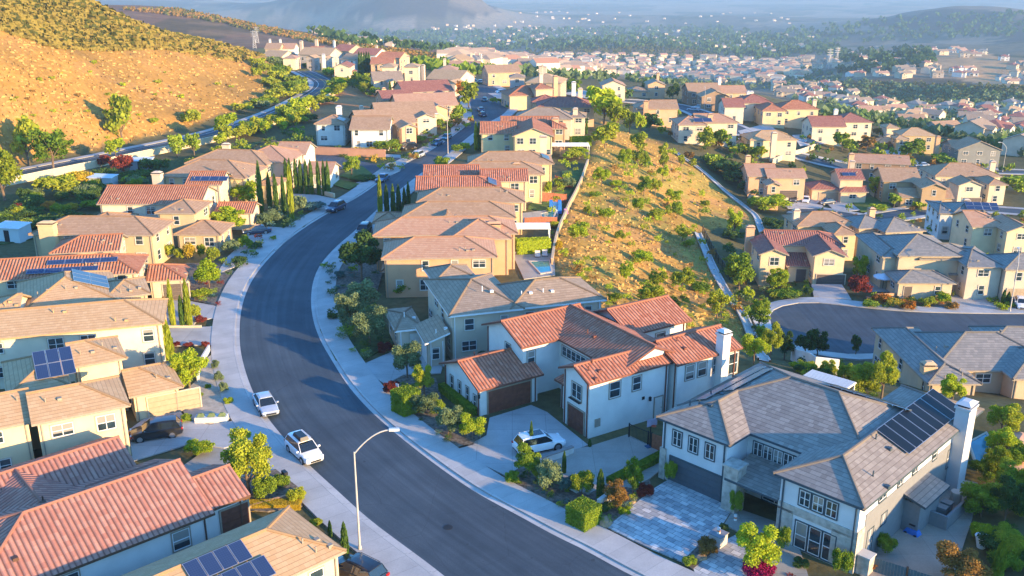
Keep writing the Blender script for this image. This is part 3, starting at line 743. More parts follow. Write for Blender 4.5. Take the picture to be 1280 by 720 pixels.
    for (cx,cy,w,d,zt,col) in chim:
        if lod==2: zt=min(zt,6.9)
        if isinstance(cx,tuple): cx,cy=loc(cx,cy)
        m=MB(); m.box(cx-w/2,cx+w/2,cy-d/2,cy+d/2,0,zt-.5,0); m.box(cx-w/2-.1,cx+w/2+.1,cy-d/2-.1,cy+d/2+.1,zt-.5,zt-.32,0); m.box(cx-w/2+.1,cx+w/2-.1,cy-d/2+.1,cy+d/2-.1,zt-.32,zt-.12,1)
        m.frustum(cx,cy,zt-.12,zt+.12,w/2+.08,d/2+.08,w/4,d/4,0); m.build('chimney',[stucco(col) if isinstance(col,tuple) else col,DARKM],roof_o)
    for (wi,side,s,up,nx,ny,pw,ph,dark) in sol:
        W=ws[wi]; ang=math.atan(W.p)
        me=solar_mesh(nx,ny,pw,ph,dark)
        q=bpy.data.objects.new('solar_panel',me); C.objects.link(q); q.parent=H
        z=W.e+up*math.sin(ang)+.06; c=up*math.cos(ang)
        if side==0: p=(W.x0+s,W.y0+c,z); r=0
        elif side==1: p=(W.x1-c,W.y0+s,z); r=PI/2
        elif side==2: p=(W.x1-s,W.y1-c,z); r=PI
        else: p=(W.x0+c,W.y1-s,z); r=-PI/2
        q.location=p; q.rotation_euler=(ang,0,r); q.rotation_mode='XYZ'
    HOUSES.append((H,ws)); return H,ws
def roofz(ws,x,y):
    best=None
    for W in ws:
        if W.x0<=x<=W.x1 and W.y0<=y<=W.y1:
            if W.code[0]=='s':
                k=int(W.code[1]); t={0:y-W.y0,1:W.x1-x,2:W.y1-y,3:x-W.x0}[k]
            else:
                a=[min(y-W.y0,W.y1-y)] if W.code[0]=='x' else [min(x-W.x0,W.x1-x)]
                if W.code[0]=='x':
                    if W.code[1]=='1': a.append(x-W.x0)
                    if W.code[2]=='1': a.append(W.x1-x)
                else:
                    if W.code[1]=='1': a.append(y-W.y0)
                    if W.code[2]=='1': a.append(W.y1-y)
                t=min(a)
            z=W.e+t*W.p
            if best is None or z>best: best=z
    return best
# ------------------------------------------------------------------ the houses one can tell apart
WH=(.70,.68,.63); CR=(.66,.52,.38); TN=(.46,.36,.25); PE=(.56,.33,.19); YE=(.68,.53,.38); GY=(.42,.39,.35); BG=(.50,.44,.36); OR=(.60,.38,.23); BR=(.30,.21,.14); DG=(.17,.18,.19)
DOORB=plain('dark_brown_door',(.15,.05,.03),.6,var=.25,scale=2); DOORG=plain('slate_door',(.085,.10,.115),.6,var=.06); DOORW=plain('cream_door',(.62,.60,.54),.6,var=.05); DOORT=plain('tan_door',(.38,.29,.19),.6,var=.08); DOORD=plain('taupe_door',(.12,.095,.08),.6,var=.1)
NAVY=plain('blue_grey_trim',(.05,.075,.09),.5,var=.05)
# grey and white house, lower right
o=PX(820,521,5.7)
H1,W1=house('white and grey house with blue garage door beside the paver driveway',(.63,.64,.63),tile('flat',(.27,.225,.185),(.40,.345,.285)),[
  (0,0,7.2,12,5.7,'y11'),(0,2.95,17.8,13.5,5.7,'x11'),(11.8,-1.4,7.1,22.2,5.7,'y11'),(7.15,-.4,4.7,4.2,3.0,'s0',{'p':.2,'nowin':1,'open':1})],
  theta=-45,org=o,trim=NAVY,fascia=NAVY,noauto=True,gar=[(0,0,3.5,5.0,2.35,DOORG)],
  win=[(0,0,1.5,3.55,.85,1.35,'grid'),(0,0,3.1,3.55,.85,1.35,'grid'),(0,0,4.7,3.55,.85,1.35,'grid'),
       (1,0,7.3,3.7,.8,1.2,'grid'),(1,0,8.2,3.7,.8,1.2,'grid'),(1,0,9.1,3.7,.8,1.2,'grid'),(1,0,10.0,3.7,.8,1.2,'grid'),(1,0,10.9,3.7,.8,1.2,'grid'),
       (2,0,2.0,3.75,.85,1.25,'four'),(2,0,3.05,3.75,.85,1.25,'four'),(2,0,4.1,3.75,.85,1.25,'four'),
       (2,0,2.0,.15,.95,2.2,'hung'),(2,0,3.1,.15,.95,2.2,'hung'),(2,0,4.2,.15,.95,2.2,'hung'),
       (2,1,2.2,.7,.9,2.0,'four'),(2,1,4.3,2.2,.9,.9,'two'),(2,1,3.6,4.55,1.2,.7,'two'),(2,1,6.6,4.5,.8,.7,'two'),(2,1,9.2,4.5,.8,.7,'two'),(2,1,13.0,4.2,.8,1.0,'hung'),(2,1,16.4,2.2,.9,1.6,'hung'),
       (0,3,4,3.6,1.2,1.3,'four'),(0,3,9,3.6,1.2,1.3,'four'),(1,0,9.2,.1,2.2,2.3,'two')],
  chim=[(18.9,16.3,1.1,1.6,8.0,(.52,.53,.53))],
  sol=[(2,1,9.0,.9,8,1,1.35,3.0,'k'),(1,3,2.6,1.3,6,1,1.65,1.05,'s'),(1,3,3.6,2.6,4,1,1.65,1.05,'s'),(1,2,2.0,1.2,7,2,1.1,1.5,'k')],vents=5)
sb=MB()
sb.box(W1[2].wx0-.07,W1[2].wx1+.07,W1[2].wy0-.07,W1[2].wy0-.005,-.5,.14); sb.box(W1[2].wx0-.07,W1[2].wx0+1.2,W1[2].wy0-.06,W1[2].wy0-.004,.14,2.95)
sb.box(W1[2].wx0+4.3,W1[2].wx1+.07,W1[2].wy0-.06,W1[2].wy0-.004,.14,2.95); sb.box(W1[2].wx0-.07,W1[2].wx1+.07,W1[2].wy0-.06,W1[2].wy0-.004,2.75,3.4)
sb.box(W1[2].wx1+.004,W1[2].wx1+.07,W1[2].wy0-.06,W1[2].wy0+1.1,-.5,3.4); sb.box(W1[2].wx0-.07,W1[2].wx0-.004,W1[2].wy0,W1[2].wy0+2.5,-.5,3.4)
sb.build('stone_cladding',STONE,H1)
sb=MB(); sb.box(7.0,8.25,-.35,1.0,-.5,4.0); sb.box(6.9,8.35,-.45,1.1,4.0,4.18); sb.box(.35,.95,.3,.95,-.3,2.9); sb.build('stone_pillar',STONE,H1)
sb=MB(); sb.box(W1[2].wx1+.005,W1[2].wx1+.05,W1[2].wy0+1.11,W1[2].wy1-.1,-1,4.35); sb.build('siding',plain('slate_siding',(.20,.205,.205),.85,var=.06),H1)
sb=MB(); sb.box(W1[2].wx1+.06,W1[2].wx1+1.3,7.0,10.8,-.3,2.7); rb=MB(); roof_geo(rb,W1[2].wx1-.1,W1[2].wx1+1.8,6.6,11.2,2.9,'s1',.28,caps=False); q=sb.build('side_porch',plain('slate_siding',(.20,.205,.205),.85,var=.06),H1); rb.build('roof',[GREY,NAVY,GREY],q)
# white red-tiled house
o=PX(739,479,5.7)
H2,W2=house('white stucco house with red clay roof and brown garage doors behind the parked white SUV',WH,RED,[
  (-4.7,-.4,4.9,10.2,5.7,'y00'),(-5.6,9.4,6.6,8.6,5.7,'y00'),(-14.5,3.7,14.0,8.4,5.7,'x00',{'nowin':1}),(-18.4,-.8,7.9,10,5.7,'y00'),
  (-17.2,-6.6,8.1,7.6,3.0,'y00'),(-15.5,10.5,8,8.5,5.7,'y00'),(-7.6,1.2,3.0,3.0,3.0,'s0',{'p':.25})],
  theta=-58,org=o,trim=TAUPE,fascia=plain('dark_red_fascia',(.16,.06,.04),.7),noauto=True,o=.42,
  gar=[(4,1,3.35,4.9,2.4,DOORB),(0,0,2.1,2.5,2.3,DOORB)],
  win=[(0,0,2.1,3.3,1.5,1.5,'grid'),(0,1,2.9,3.5,1.25,1.6,'hung'),(0,1,5.5,3.6,1.0,1.4,'hung'),(1,1,1.6,3.6,1.1,1.5,'hung'),(1,1,3.2,3.6,1.1,1.5,'hung'),(1,1,5.2,3.6,1.2,1.5,'hung'),(1,1,7.3,2.9,1.3,2.2,'hung'),
       (3,0,4.2,3.7,1.0,1.3,'hung'),(3,1,1.0,3.5,.9,1.4,'hung'),(3,3,3,3.6,1.2,1.3,'hung'),(3,3,6.5,3.6,1.2,1.3,'hung'),(2,0,6.4,3.9,5.6,1.05,'grid'),(5,1,4,3.6,1.2,1.3,'hung'),
       (4,0,1.5,.5,.55,1.7,'hung'),(4,0,3.1,.5,.55,1.7,'hung'),(4,0,4.7,.5,.55,1.7,'hung'),(4,0,6.2,.5,.5,1.4,'hung'),(6,0,1.2,.5,.9,1.9,'hung')],
  doors=[(0,1,8.3,.95,2.15,DOORW)],chim=[(1.0,15.2,1.0,.95,8.1,WH)],vents=6)
sb=MB()
for (x,y) in ((2.1,-.03),): pass
# stone-coloured house with slate-dark roof
H3,W3=house('beige two storey house with brown-grey tile roof left of the white red-tiled house',(.57,.47,.35),GBR,[
  ((561,395),(656,386),13.5,5.7,'x11'),((640,389),(756,372),8.5,5.7,'x11'),((493,413),(531,411),7.5,3.0,'x11'),((530,428),(564,428),6,3.1,'s3',{'p':.35}),((541,352),(600,350),6,5.7,'y11')],
  theta=17,fascia=WHITE_TRIM,gar=[(2,0,2.6,2.6,2.3,DOORW),(3,3,3,3.0,2.3,DOORW)],vents=5)
# left foreground
H4,W4=house('single storey house with large red clay tile roof and brown side door, lower left corner',WH,RED2,[
  (-16.8,0,16.8,11,3.2,'x10'),(-1.6,.9,4.9,6.4,3.0,'x00'),(-13.2,4,7.2,10,3.2,'y00'),(-15,10.2,13.4,7.4,3.2,'x00'),(-6.4,4.9,5.6,6.0,3.25,'x00'),(-30,1,15,9,3.1,'x10')],
  theta=42.2,org=PX(269,641,3.2),fascia=BROWN_TRIM,trim=TAUPE,noauto=True,gar=[(1,0,3.2,2.2,2.25,DOORB)],win=[(0,0,13.8,1.1,1.3,1.5,'hung'),(0,0,6,1.1,1.3,1.5,'hung')],vents=6)
_B=PX(433,688,3.1); _A=PX(361,633,3.1); LD_=math.hypot(_A[0]-_B[0],_A[1]-_B[1]); LT_=math.degrees(math.atan2(_A[1]-_B[1],_A[0]-_B[0]))-90; LB_=_B
H5,W5=house('tan and grey hip roofed house with solar panels at the bottom edge',CR,TAN,[
  (-26,0,26,LD_,3.1,'x01')],org=LB_,theta=LT_,fascia=TAUPE,vents=4,sol=[(0,0,12.5,.5,8,1,1.05,1.75,'s'),(0,0,16.0,2.35,4,1,1.05,1.75,'s')])
H6,W6=house('cream two storey house with tan tile roof beside the parked black SUV',(.68,.55,.34),TAN,[
  ((39,531),(163,506),7.0,5.7,'x01'),((160,494),(231,485),7.0,2.9,'x01'),((89,462),(158,445),6.5,5.7,'x01',{'nowin':1}),((8,500),(89,479),9,5.7,'y11'),((-70,540),(45,535),7.5,5.5,'x10')],
  fascia=TAUPE,gar=[(1,0,3.6,4.8,2.2,DOORT)],sol=[(3,0,2.6,1.3,3,2,1.1,1.9,'b')],vents=5)
H7,W7=house('white two storey house with long tan tile roof left of the curving street',(.72,.62,.46),TAN,[
  ((-40,427),(205,404),8.2,5.7,'x01'),((-60,420),(20,412),11,5.6,'x10')],fascia=plain('ochre_fascia',(.42,.28,.14),.7),vents=6)
H8,W8=house('tan hip roofed house with large black solar array on the left',(.55,.43,.28),TAN,[
  ((20,395),(152,377),13,5.3,'y11'),((130,372),(190,369),7.0,5.3,'x11')],fascia=TAUPE,sol=[(0,1,4.0,1.0,3,2,1.7,2.0,'b')],vents=4)
H9,W9=house('red clay tile house with blue solar panels and a dark garage facing the viewer',(.66,.54,.36),ORG,[
  ((-40,353),(173,341),8.0,5.2,'x01'),((182,352),(232,349),6.5,2.9,'x01'),((60,318),(150,312),7,5.2,'x10')],
  gar=[(1,0,3.1,3.2,2.2,DOORD)],sol=[(0,0,8.5,2.3,4,1,2.1,1.0,'b'),(0,0,6.4,.7,4,1,2.1,1.0,'b')],vents=4)
H10,W10=house('tan house with broad chimney and spreading low roofs above the red-tiled one',(.52,.40,.24),BRN,[
  ((35,293),(192,294),8.5,5.2,'x11'),((190,268),(247,265),8.0,5.6,'x11'),((207,300),(284,287),7.0,2.9,'x11'),((92,285),(150,282),8,4.2,'x11')],
  chim=[((58,276),7.3,2.2,1.2,7.2,(.62,.44,.24))],vents=4)
# centre chimney of that house in front wall
H11,W11=house('red tile house with gable end and solar panel next to the round lime-green tree',(.72,.58,.42),ORG,[
  ((120,255),(251,255),10,5.5,'x00'),((265,268),(318,265),6,3.0,'x00'),((228,232),(278,230),8,5.6,'x00')],sol=[(2,0,1.0,.9,4,1,1.6,1.5,'b')],vents=3)
H12,W12=house('tan hip roofed house with small front gable below the pink-roofed house',(.60,.47,.26),BRN,[
  ((200,220),(307,223),11,5.5,'x11'),((228,205),(335,206),10,5.6,'x11'),((246,222),(275,222),4,5.5,'y00'),((318,232),(350,230),6,3,'x11')],chim=[((197,222),5.5,1.6,1.2,6.6,CR)],vents=3)
H13,W13=house('pale pink house with red hip roof behind the row of cypresses',(.66,.48,.36),PINK,[
  ((292,202),(362,203),12,5.6,'x11'),((340,194),(384,192),9,5.5,'x00',{'wall':WH}),((378,218),(416,216),8,3,'x00',{'wall':WH})],chim=[((283,185),6,1.5,1,7,CR)],vents=2)
H14,W14=house('white house with arched blue window at the corner of the side street',WH,BRN,[
  ((392,155),(432,155),10,5.4,'x11'),((436,162),(487,162),12,5.2,'x00',{'win':(0,1)}),((463,171),(486,171),6,3,'x11')],chim=[((424,142),6,1.3,1.1,8,WH)],sol=[(0,1,1.5,.8,3,1,1.2,1.8,'b')],vents=2)
rowL=[('tan house with twin front gables next above the white corner house',OR,BRN,[((448,157),(522,153),14,5.4,'x00'),((500,160),(523,159),8,5.2,'y00')],[((452,141),5,1,1,7,CR)]),
('cream gabled house third from the corner in the left row',YE,BRN,[((470,146),(548,143),14,5.4,'x00'),((520,148),(546,147),8,5.2,'y00')],[((496,127),4,1.3,1,7,YE)]),
('peach gabled house with stepped roofs halfway up the left row',OR,PINK,[((496,134),(574,131),14,5.4,'x00'),((535,137),(562,136),8,5.2,'y00')],[((473,125),4,1.3,1,8,OR)]),
('brown roofed house with red ridge near the top of the left row',TN,DRED,[((504,116),(568,113),14,5.4,'x00'),((545,122),(572,121),8,5.0,'y00')],[((518,112),4,1.6,1.2,8,OR)]),
('yellow gabled house by the turning circle at the far end of the street',YE,TAN,[((532,98),(574,100),14,5.4,'x00'),((552,104),(573,103),7,5,'y00')],[((529,90),4,1.3,1,7.5,YE)]),
('small cream house with dark roof plane left of the yellow gabled house',YE,GBR,[((466,101),(505,100),13,5.2,'x00'),((485,104),(500,103),6,5,'y00')],[((501,96),4,1.3,1,7,YE)]),
('square cream house with pyramid roof on the far left cluster',YE,TAN,[((504,84),(523,84),12,6.4,'x11')],[((510,78),4,1.2,1,9,CR)]),
('narrow cream house beside the pyramid-roofed one',YE,TAN,[((476,84),(494,84),12,6.4,'x11')],[]),
('white gabled house with red roof above the bend of the hillside road',YE,DRED,[((416,84),(438,84),13,5.4,'y00'),((436,90),(444,90),6,3,'y00')],[((405,79),3,1.3,1,7,WH)]),
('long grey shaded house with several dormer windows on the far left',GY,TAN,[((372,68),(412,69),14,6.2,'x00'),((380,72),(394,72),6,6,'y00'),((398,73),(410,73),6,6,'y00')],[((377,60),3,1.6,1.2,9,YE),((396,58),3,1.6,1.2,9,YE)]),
('low tan roofed house where the hill meets the far cluster',YE,TAN,[((326,70),(352,71),12,4,'x00')],[]),
('far red roofed house with white wall behind the dark cypresses',WH,DRED,[((440,68),(470,69),13,6.2,'x00')],[((437,63),3,1.2,1,9,YE)]),
('far orange roofed house between the cypresses and the cream houses',OR,ORG,[((466,72),(500,73),12,6,'x00')],[((471,66),3,1,1,8,CR)]),
('far cream house with pale roof left of the shaded grey house',YE,PINK,[((352,73),(370,73),11,5,'x11')],[]),
('distant red roofed house right of the shaded grey house',TN,DRED,[((414,63),(436,64),13,6,'x00')],[((418,60),3,1,1,8,WH)]),
('distant brown roofed house on the skyline of the left ridge',TN,BRN,[((330,61),(350,61),12,6,'x00')],[((338,58),3,1,1,8,WH)]),
('distant pink roofed house second on the skyline of the left ridge',WH,PINK,[((350,61),(368,61),12,6,'x00')],[((351,58),3,1,1,8,WH)]),
('tan house with red roof squeezed between the left row gables and the bank trees',OR,DRED,[((478,125),(520,123),11,5.4,'x00')],[((480,121),4,1.2,1,6.8,OR)]),
('orange roofed house just behind the dark cypress cluster',OR,ORG,[((462,80),(492,80),12,5.6,'x00'),((470,82),(484,82),6,5,'y00')],[]),
('peach house with hip roof between the yellow gabled house and the skyline',TN,PINK,[((546,88),(572,88),12,5.6,'x11')],[((556,84),3,1.2,1,6.8,CR)]),
('small terracotta roofed house above the tan low roof at the hill saddle',PE,ORG,[((386,64),(404,64),10,5.6,'x00')],[]),
('pale house with brown roof left of the far red roofed house',WH,BRN,[((424,74),(444,75),11,5.6,'x00')],[((428,70),3,1.2,1,6.8,CR)]),
]
for lb,wc,rc,wg,ch in rowL: house(lb,wc,rc,wg,chim=ch,vents=0,lod=2)
# right row
H15,_=house('orange stucco house with brown roof between the street trees and the swimming pool',PE,PINK,[
  ((476,324),(622,321),8.6,5.5,'x11'),((465,295),(648,292),8.2,5.5,'x11'),((560,300),(640,298),9,5.5,'y11',{'nowin':1}),((476,340),(500,339),5,2.9,'x11')],vents=4)
H16,_=house('tan house with front gable and yellow chimney above the orange house',(.64,.44,.24),BRN,[
  ((500,273),(645,272),8.2,5.5,'x11'),((520,252),(657,254),8.0,5.6,'x11'),((541,275),(575,275),5,5.45,'y00'),((464,280),(503,278),7,3,'x11')],chim=[((616,285),6.0,2.2,1.0,6.9,PE)],vents=3)
H17,_=house('red barrel tile house with two solar panels on its hip',(.66,.48,.30),RED,[
  ((518,239),(628,238),8.5,5.4,'x01'),((600,227),(661,226),7.5,5.5,'x00'),((528,222),(600,222),8,5.3,'x00')],sol=[(0,1,1.5,1.0,2,1,2.3,1.6,'b')],vents=3)
H18,_=house('tan house with paired front gables and solar panels on a pink hip',(.62,.48,.26),BRN,[
  ((562,219),(681,218),8.5,5.4,'x11'),((584,205),(693,205),8.5,5.8,'x11'),((598,219),(622,219),5,5.35,'y00')],chim=[((645,216),5,1.4,1.0,6.9,PE)],sol=[(1,1,1.5,.8,2,1,2.1,1.6,'b')],vents=3)
H19,_=house('cream house with orange-red roof and blue shuttered windows',(.70,.55,.30),ORG,[
  ((599,167),(646,167),10,5.3,'x00'),((640,170),(693,171),16,5.5,'y00')],chim=[((679,180),6,1.5,1.1,7.8,CR)],vents=2)
H20,_=house('low red roofed house just behind the cream house with blue shutters',PE,ORG,[
  ((625,158),(700,158),9,5.3,'x00'),((690,161),(709,161),8,5.3,'x01')],chim=[((694,159),5,1.6,1.1,7.3,OR)],vents=1)
H21,_=house('wide grey-brown roofed house in the middle of the right row',(.6,.5,.36),GBR,[
  ((642,148),(716,149),11,5.4,'x11'),((712,147),(733,146),8,5.4,'x11')],chim=[((719,147),5,1.2,1,7.5,CR)],vents=1,lod=1)
H22,_=house('brown and red roofed house with chimneys above the grey-brown roof',OR,DRED,[
  ((671,134),(745,134),11,5.5,'x11'),((664,128),(700,128),9,5,'x11')],chim=[((725,125),5,1.3,1,8.5,CR),((717,118),4,1.3,1,8,WH)],vents=0,lod=1)
H23,_=house('orange roofed house with arched entrance near the turning circle',(.64,.46,.28),ORG,[
  ((636,120),(667,119),12,4.6,'x10'),((668,111),(694,111),9,6.8,'x11')],chim=[((694,112),5,1.4,1.2,9.5,OR),((676,104),5,1.2,1,8.4,CR)],vents=0,lod=1)
for lb,wc,rc,wg,ch in [('broad tan roofed house behind the orange roofed one at the end of the ridge',TN,TAN,[((656,103),(702,104),16,5.4,'x11')],[((676,94),3,1.5,1.2,8.8,YE),((681,95),3,1.5,1.2,8.5,YE)]),
 ('long brown roofed house closing the far end of the street',OR,BRN,[((609,91),(652,90),13,5.6,'x00')],[]),
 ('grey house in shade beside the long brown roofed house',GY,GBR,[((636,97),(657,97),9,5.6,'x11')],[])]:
    house(lb,wc,rc,wg,chim=ch,vents=0,lod=2)
# lower neighbourhood
Q='houses in the lower neighbourhood'
def QH(lb,wc,rc,wg,**k): return house(lb,wc,rc,wg,group=Q,**({'vents':2,'lod':1}|k))
QH('cream house with arched entry, brown garage door and brick-red roof facing the close',(.70,.53,.32),DRED,[
  ((949,319),(986,318),10,5.6,'y00'),((1017,321),(1060,320),10,5.6,'y00'),((960,308),(1055,306),8,5.6,'x01',{'nowin':1}),((983,333),(1020,333),5,3.0,'s0',{'p':.3,'nowin':1})],theta=-4,
  gar=[(1,0,2.9,4.6,2.3,DOORD)],doors=[(3,0,2.2,1.6,2.3,DOORD)],chim=[((937,296),6,1.4,1.0,8.0,OR)])
QH('tan house with orange roof and teal windows behind the arched cream house',(.62,.46,.26),BRN,[
  ((996,283),(1074,282),9,5.5,'x11'),((1042,294),(1074,293),8,5.4,'y11')],chim=[((994,280),5,1.2,1.0,8.0,CR)])
QH('dark hip roofed house squeezed behind the large grey-tan house',TN,GREY,[((1073,286),(1118,284),9,5.4,'x11'),((1105,290),(1160,289),9,5.3,'x11')],chim=[((1087,283),4,1.2,1,7.8,OR)])
QH('large grey-tan house with porch wing and white garage door facing the close',(.56,.44,.29),GREY,[
  ((1103,322),(1137,321),14,5.6,'y11'),((1150,325),(1228,324),8,5.6,'x11'),((1125,322),(1200,318),12,6.2,'x11',{'nowin':1}),((1122,354),(1196,354),6,3.0,'x11'),((1188,344),(1229,343),7,3.1,'s0',{'p':.3})],theta=-2,
  gar=[(4,0,3.6,4.8,2.3,DOORW)],doors=[(3,0,1.5,1.2,2.2,DOORD)])
QH('pale grey roofed house at the right edge beside the parked white car',(.56,.48,.36),GREY,[
  ((1205,331),(1262,337),12,5.6,'x11'),((1256,337),(1330,338),8,5.6,'x11')],gar=[(1,0,3,4.6,2.3,DOORT)],theta=-3)
QH('orange-tan house with dark solar panels and two cars on its drive',OR,PINK,[
  ((933,219),(976,222),11,5.6,'x00'),((960,223),(1009,222),8,5.5,'x00'),((958,232),(978,232),5,5.4,'y00')],theta=-1,gar=[(1,0,5.2,4.4,2.2,DOORD)],chim=[((934,208),5,1.3,1,8.0,OR)],sol=[(0,0,4.5,1.2,3,1,1.7,2.4,'b')])
QH('peach house with deep red roof and grey garage door left of the small round tree',(.66,.47,.30),DRED,[
  ((1014,237),(1052,237),8,3.1,'x11'),((1050,225),(1081,224),9,5.8,'x00'),((1050,240),(1086,240),5,3.0,'x10')],theta=-2,gar=[(0,0,4.2,4.7,2.2,DOORT)],chim=[((1063,205),5,1.4,1,8,OR)],sol=[(1,0,1.2,1.4,2,1,1.7,1.6,'b')])
QH('long plain brown house with slim cypresses against its wall',BR,PINK,[((1063,203),(1139,206),9,5.4,'x00')],chim=[((1065,208),6,1.3,1,7.6,CR)])
QH('brown craftsman house with timbered gable and orange tan garage',(.42,.29,.16),BRN,[
  ((1098,222),(1160,232),12,5.6,'x00'),((1126,247),(1192,247),8,3.0,'x00'),((1152,236),(1186,236),8,5.5,'y00')],theta=-6,gar=[(1,0,9.5,4.8,2.2,DOORT)])
QH('cream house with dark brown roof, twin garage and pale chimney',(.62,.52,.36),BRN,[
  ((1170,221),(1252,220),12,5.7,'x11'),((1198,232),(1230,232),7,5.5,'y00'),((1236,231),(1261,231),9,5.4,'y11')],theta=-2,chim=[((1239,215),5,1.4,1,8,CR)],gar=[(1,0,3.6,4.6,2.2,DOORD)])
QH('white house with bright blue solar array on its dark roof',(.66,.68,.66),GREY,[
  ((1169,262),(1200,272),12,5.4,'x11'),((1190,266),(1240,270),10,5.4,'x11')],theta=-10,chim=[((1205,272),3,1.4,1,7,CR)],sol=[(1,0,3,1.5,4,2,1.6,1.4,'b')])
QH('cream house with pink roof behind a clump of dark cypresses',(.70,.56,.34),PINK,[
  ((1216,284),(1262,283),10,5.5,'x01'),((1258,290),(1300,290),9,5.5,'y00')],theta=-1)
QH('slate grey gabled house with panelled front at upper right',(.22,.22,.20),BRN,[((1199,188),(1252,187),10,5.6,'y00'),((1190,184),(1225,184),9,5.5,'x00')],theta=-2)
QH('tan square house with orange chimney above a dark garage roof',(.50,.37,.20),TAN,[((1128,170),(1170,169),10,5.8,'x11'),((1094,181),(1130,180),9,3.0,'x11'),((1120,174),(1137,174),6,5.4,'x11')],theta=-3,chim=[((1172,176),7,1.3,1.3,8.6,PE)],gar=[(1,0,4.5,5,2.2,DOORD)])
QH('cream house with tan roof and blue side annexe in front of the retaining wall',(.68,.55,.36),TAN,[((940,177),(995,173),10,5.8,'x11'),((916,185),(945,184),9,3.0,'x11')],theta=3,chim=[((967,178),5.5,1.5,1,8.4,CR)])
QH('cream house with balcony and dark solar panel above the drain',(.60,.50,.38),PINK,[((846,155),(886,157),12,5.7,'x11'),((872,155),(922,152),10,5.6,'x01')],theta=1,chim=[((887,155),5,1.4,1,8,OR)],sol=[(0,0,5,1.3,2,1,2.6,2.2,'b')])
QH('orange-tan house with flat roofline and chimney near the tree-covered ridge end',OR,BRN,[((795,136),(849,136),11,5.4,'x10')],theta=0,chim=[((807,138),5,1.5,1,8.2,PE)])
QH('golden house with orange-red roof and tall side chimney',(.68,.50,.29),ORG,[((952,138),(985,139),14,5.8,'y11'),((975,137),(1024,136),12,5.8,'x11')],theta=-1,chim=[((1017,137),5,1.3,1.3,8.6,YE)])
QH('cream house with red roof and small porch roofs right of the golden house',(.70,.58,.40),DRED,[((1012,157),(1062,160),13,5.8,'x00'),((1050,154),(1090,152),13,5.8,'x11'),((1030,166),(1058,166),5,3,'x11')],theta=-1,chim=[((1044,147),5,1.3,1.3,8,WH)])
QH('white trimmed house with red-brown roof left of the golden house',(.64,.56,.42),DRED,[((905,134),(932,134),12,5.6,'x00'),((925,130),(966,128),13,5.8,'x11')],theta=-1,chim=[((935,124),5,1.2,1,8,WH),((939,124),5,1.2,1,8,WH)])
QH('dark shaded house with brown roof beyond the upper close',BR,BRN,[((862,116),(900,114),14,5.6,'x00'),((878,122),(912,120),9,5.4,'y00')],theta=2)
QH('brown gabled house behind the dark shaded one',OR,PINK,[((884,118),(932,115),12,5.6,'x00')],theta=2,chim=[((899,108),4,1.2,1,8,WH)])
QH('tan double gabled house with purple-brown garage at the head of the upper close',YE,PINK,[((752,107),(783,107),12,5.6,'y00'),((768,114),(783,114),5,3,'x11')],theta=0)
QH('tan house with low dark garage roof beside the double gabled house',OR,GBR,[((809,106),(833,106),11,5.6,'y00'),((786,114),(812,114),10,3.1,'x11')],theta=0,chim=[((822,103),4,1.1,1,8.2,OR)])
H40,W40=house('tan house with long slate-shaded left roof, balcony and small hooded chimney below the close',(.50,.38,.25),GREY,[
  (0,0,5.8,16.6,5.5,'y11',{'win':(0,3)}),(2.0,3.3,15,11.5,5.6,'x11',{'win':(0,)}),(9.5,1.0,9,9,5.6,'x11'),(16,3.5,10,11,5.6,'x11')],theta=0,org=(44.2,91.9),gz=-6,group=Q,chim=[(1.0,2.6,1.3,1.1,6.9,(.55,.40,.24))],vents=4)
QH('blue-grey roofed house cut off by the right edge below the close',TN,GREY,[((1240,434),(1330,431),6,5.0,'x11')],theta=-3)
QH('small cream roofed house between the golden house and the retaining wall',(.66,.55,.40),TAN,[((1108,160),(1126,160),8,4.8,'x11')],theta=-1)

for (px,py,nm,mt,bx) in ((.05,1.0,'meter_box',TAUPE,(-.02,.1,-.3,.3,1.0,1.8)),(.05,6.4,'wall_vent',DARKM,(-.02,.06,-.15,.15,2.4,2.7)),(.05,7.2,'wall_lamp',DARKM,(-.02,.2,-.1,.1,2.1,2.5))):
    mb_=MB(); X_=W2[0].wx1; mb_.box(X_+.004,X_+bx[1],py+bx[2],py+bx[3],bx[4],bx[5]); mb_.build(nm,mt,H2)
mb_=MB(); mb_.box(W2[4].wx0+7.05,W2[4].wx0+7.2,W2[4].wy0-.2,W2[4].wy0-.004,1.9,2.3); mb_.build('wall_lamp',DARKM,H2)
mb_=MB(); mb_.box(W2[0].wx0+1.2,W2[0].wx0+2.9,W2[0].wy0-.35,W2[0].wy0-.01,3.12,3.2); mb_.build('balcony_shelf',DARKM,H2)
# ------------------------------------------------------------------ plants
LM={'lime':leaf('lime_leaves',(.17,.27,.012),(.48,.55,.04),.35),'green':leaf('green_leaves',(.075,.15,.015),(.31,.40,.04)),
 'lit':leaf('sunlit_green_leaves',(.12,.18,.015),(.40,.43,.04),.3),'dark':leaf('dark_leaves',(.03,.065,.02),(.10,.17,.045),.2),  # 'lit': sunlit look of crowns put into leaf colour, also mixed among random shrubs
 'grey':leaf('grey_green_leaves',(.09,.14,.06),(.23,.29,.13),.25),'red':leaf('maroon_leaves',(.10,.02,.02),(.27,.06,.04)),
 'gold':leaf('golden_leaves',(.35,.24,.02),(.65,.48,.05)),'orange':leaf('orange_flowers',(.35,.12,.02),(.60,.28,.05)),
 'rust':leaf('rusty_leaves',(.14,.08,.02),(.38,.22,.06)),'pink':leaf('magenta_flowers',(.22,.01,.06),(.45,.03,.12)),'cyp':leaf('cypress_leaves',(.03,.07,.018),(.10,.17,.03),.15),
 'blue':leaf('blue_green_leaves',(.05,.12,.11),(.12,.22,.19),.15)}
BARK=plain('bark',(.17,.12,.08),.95,var=.3,scale=6)
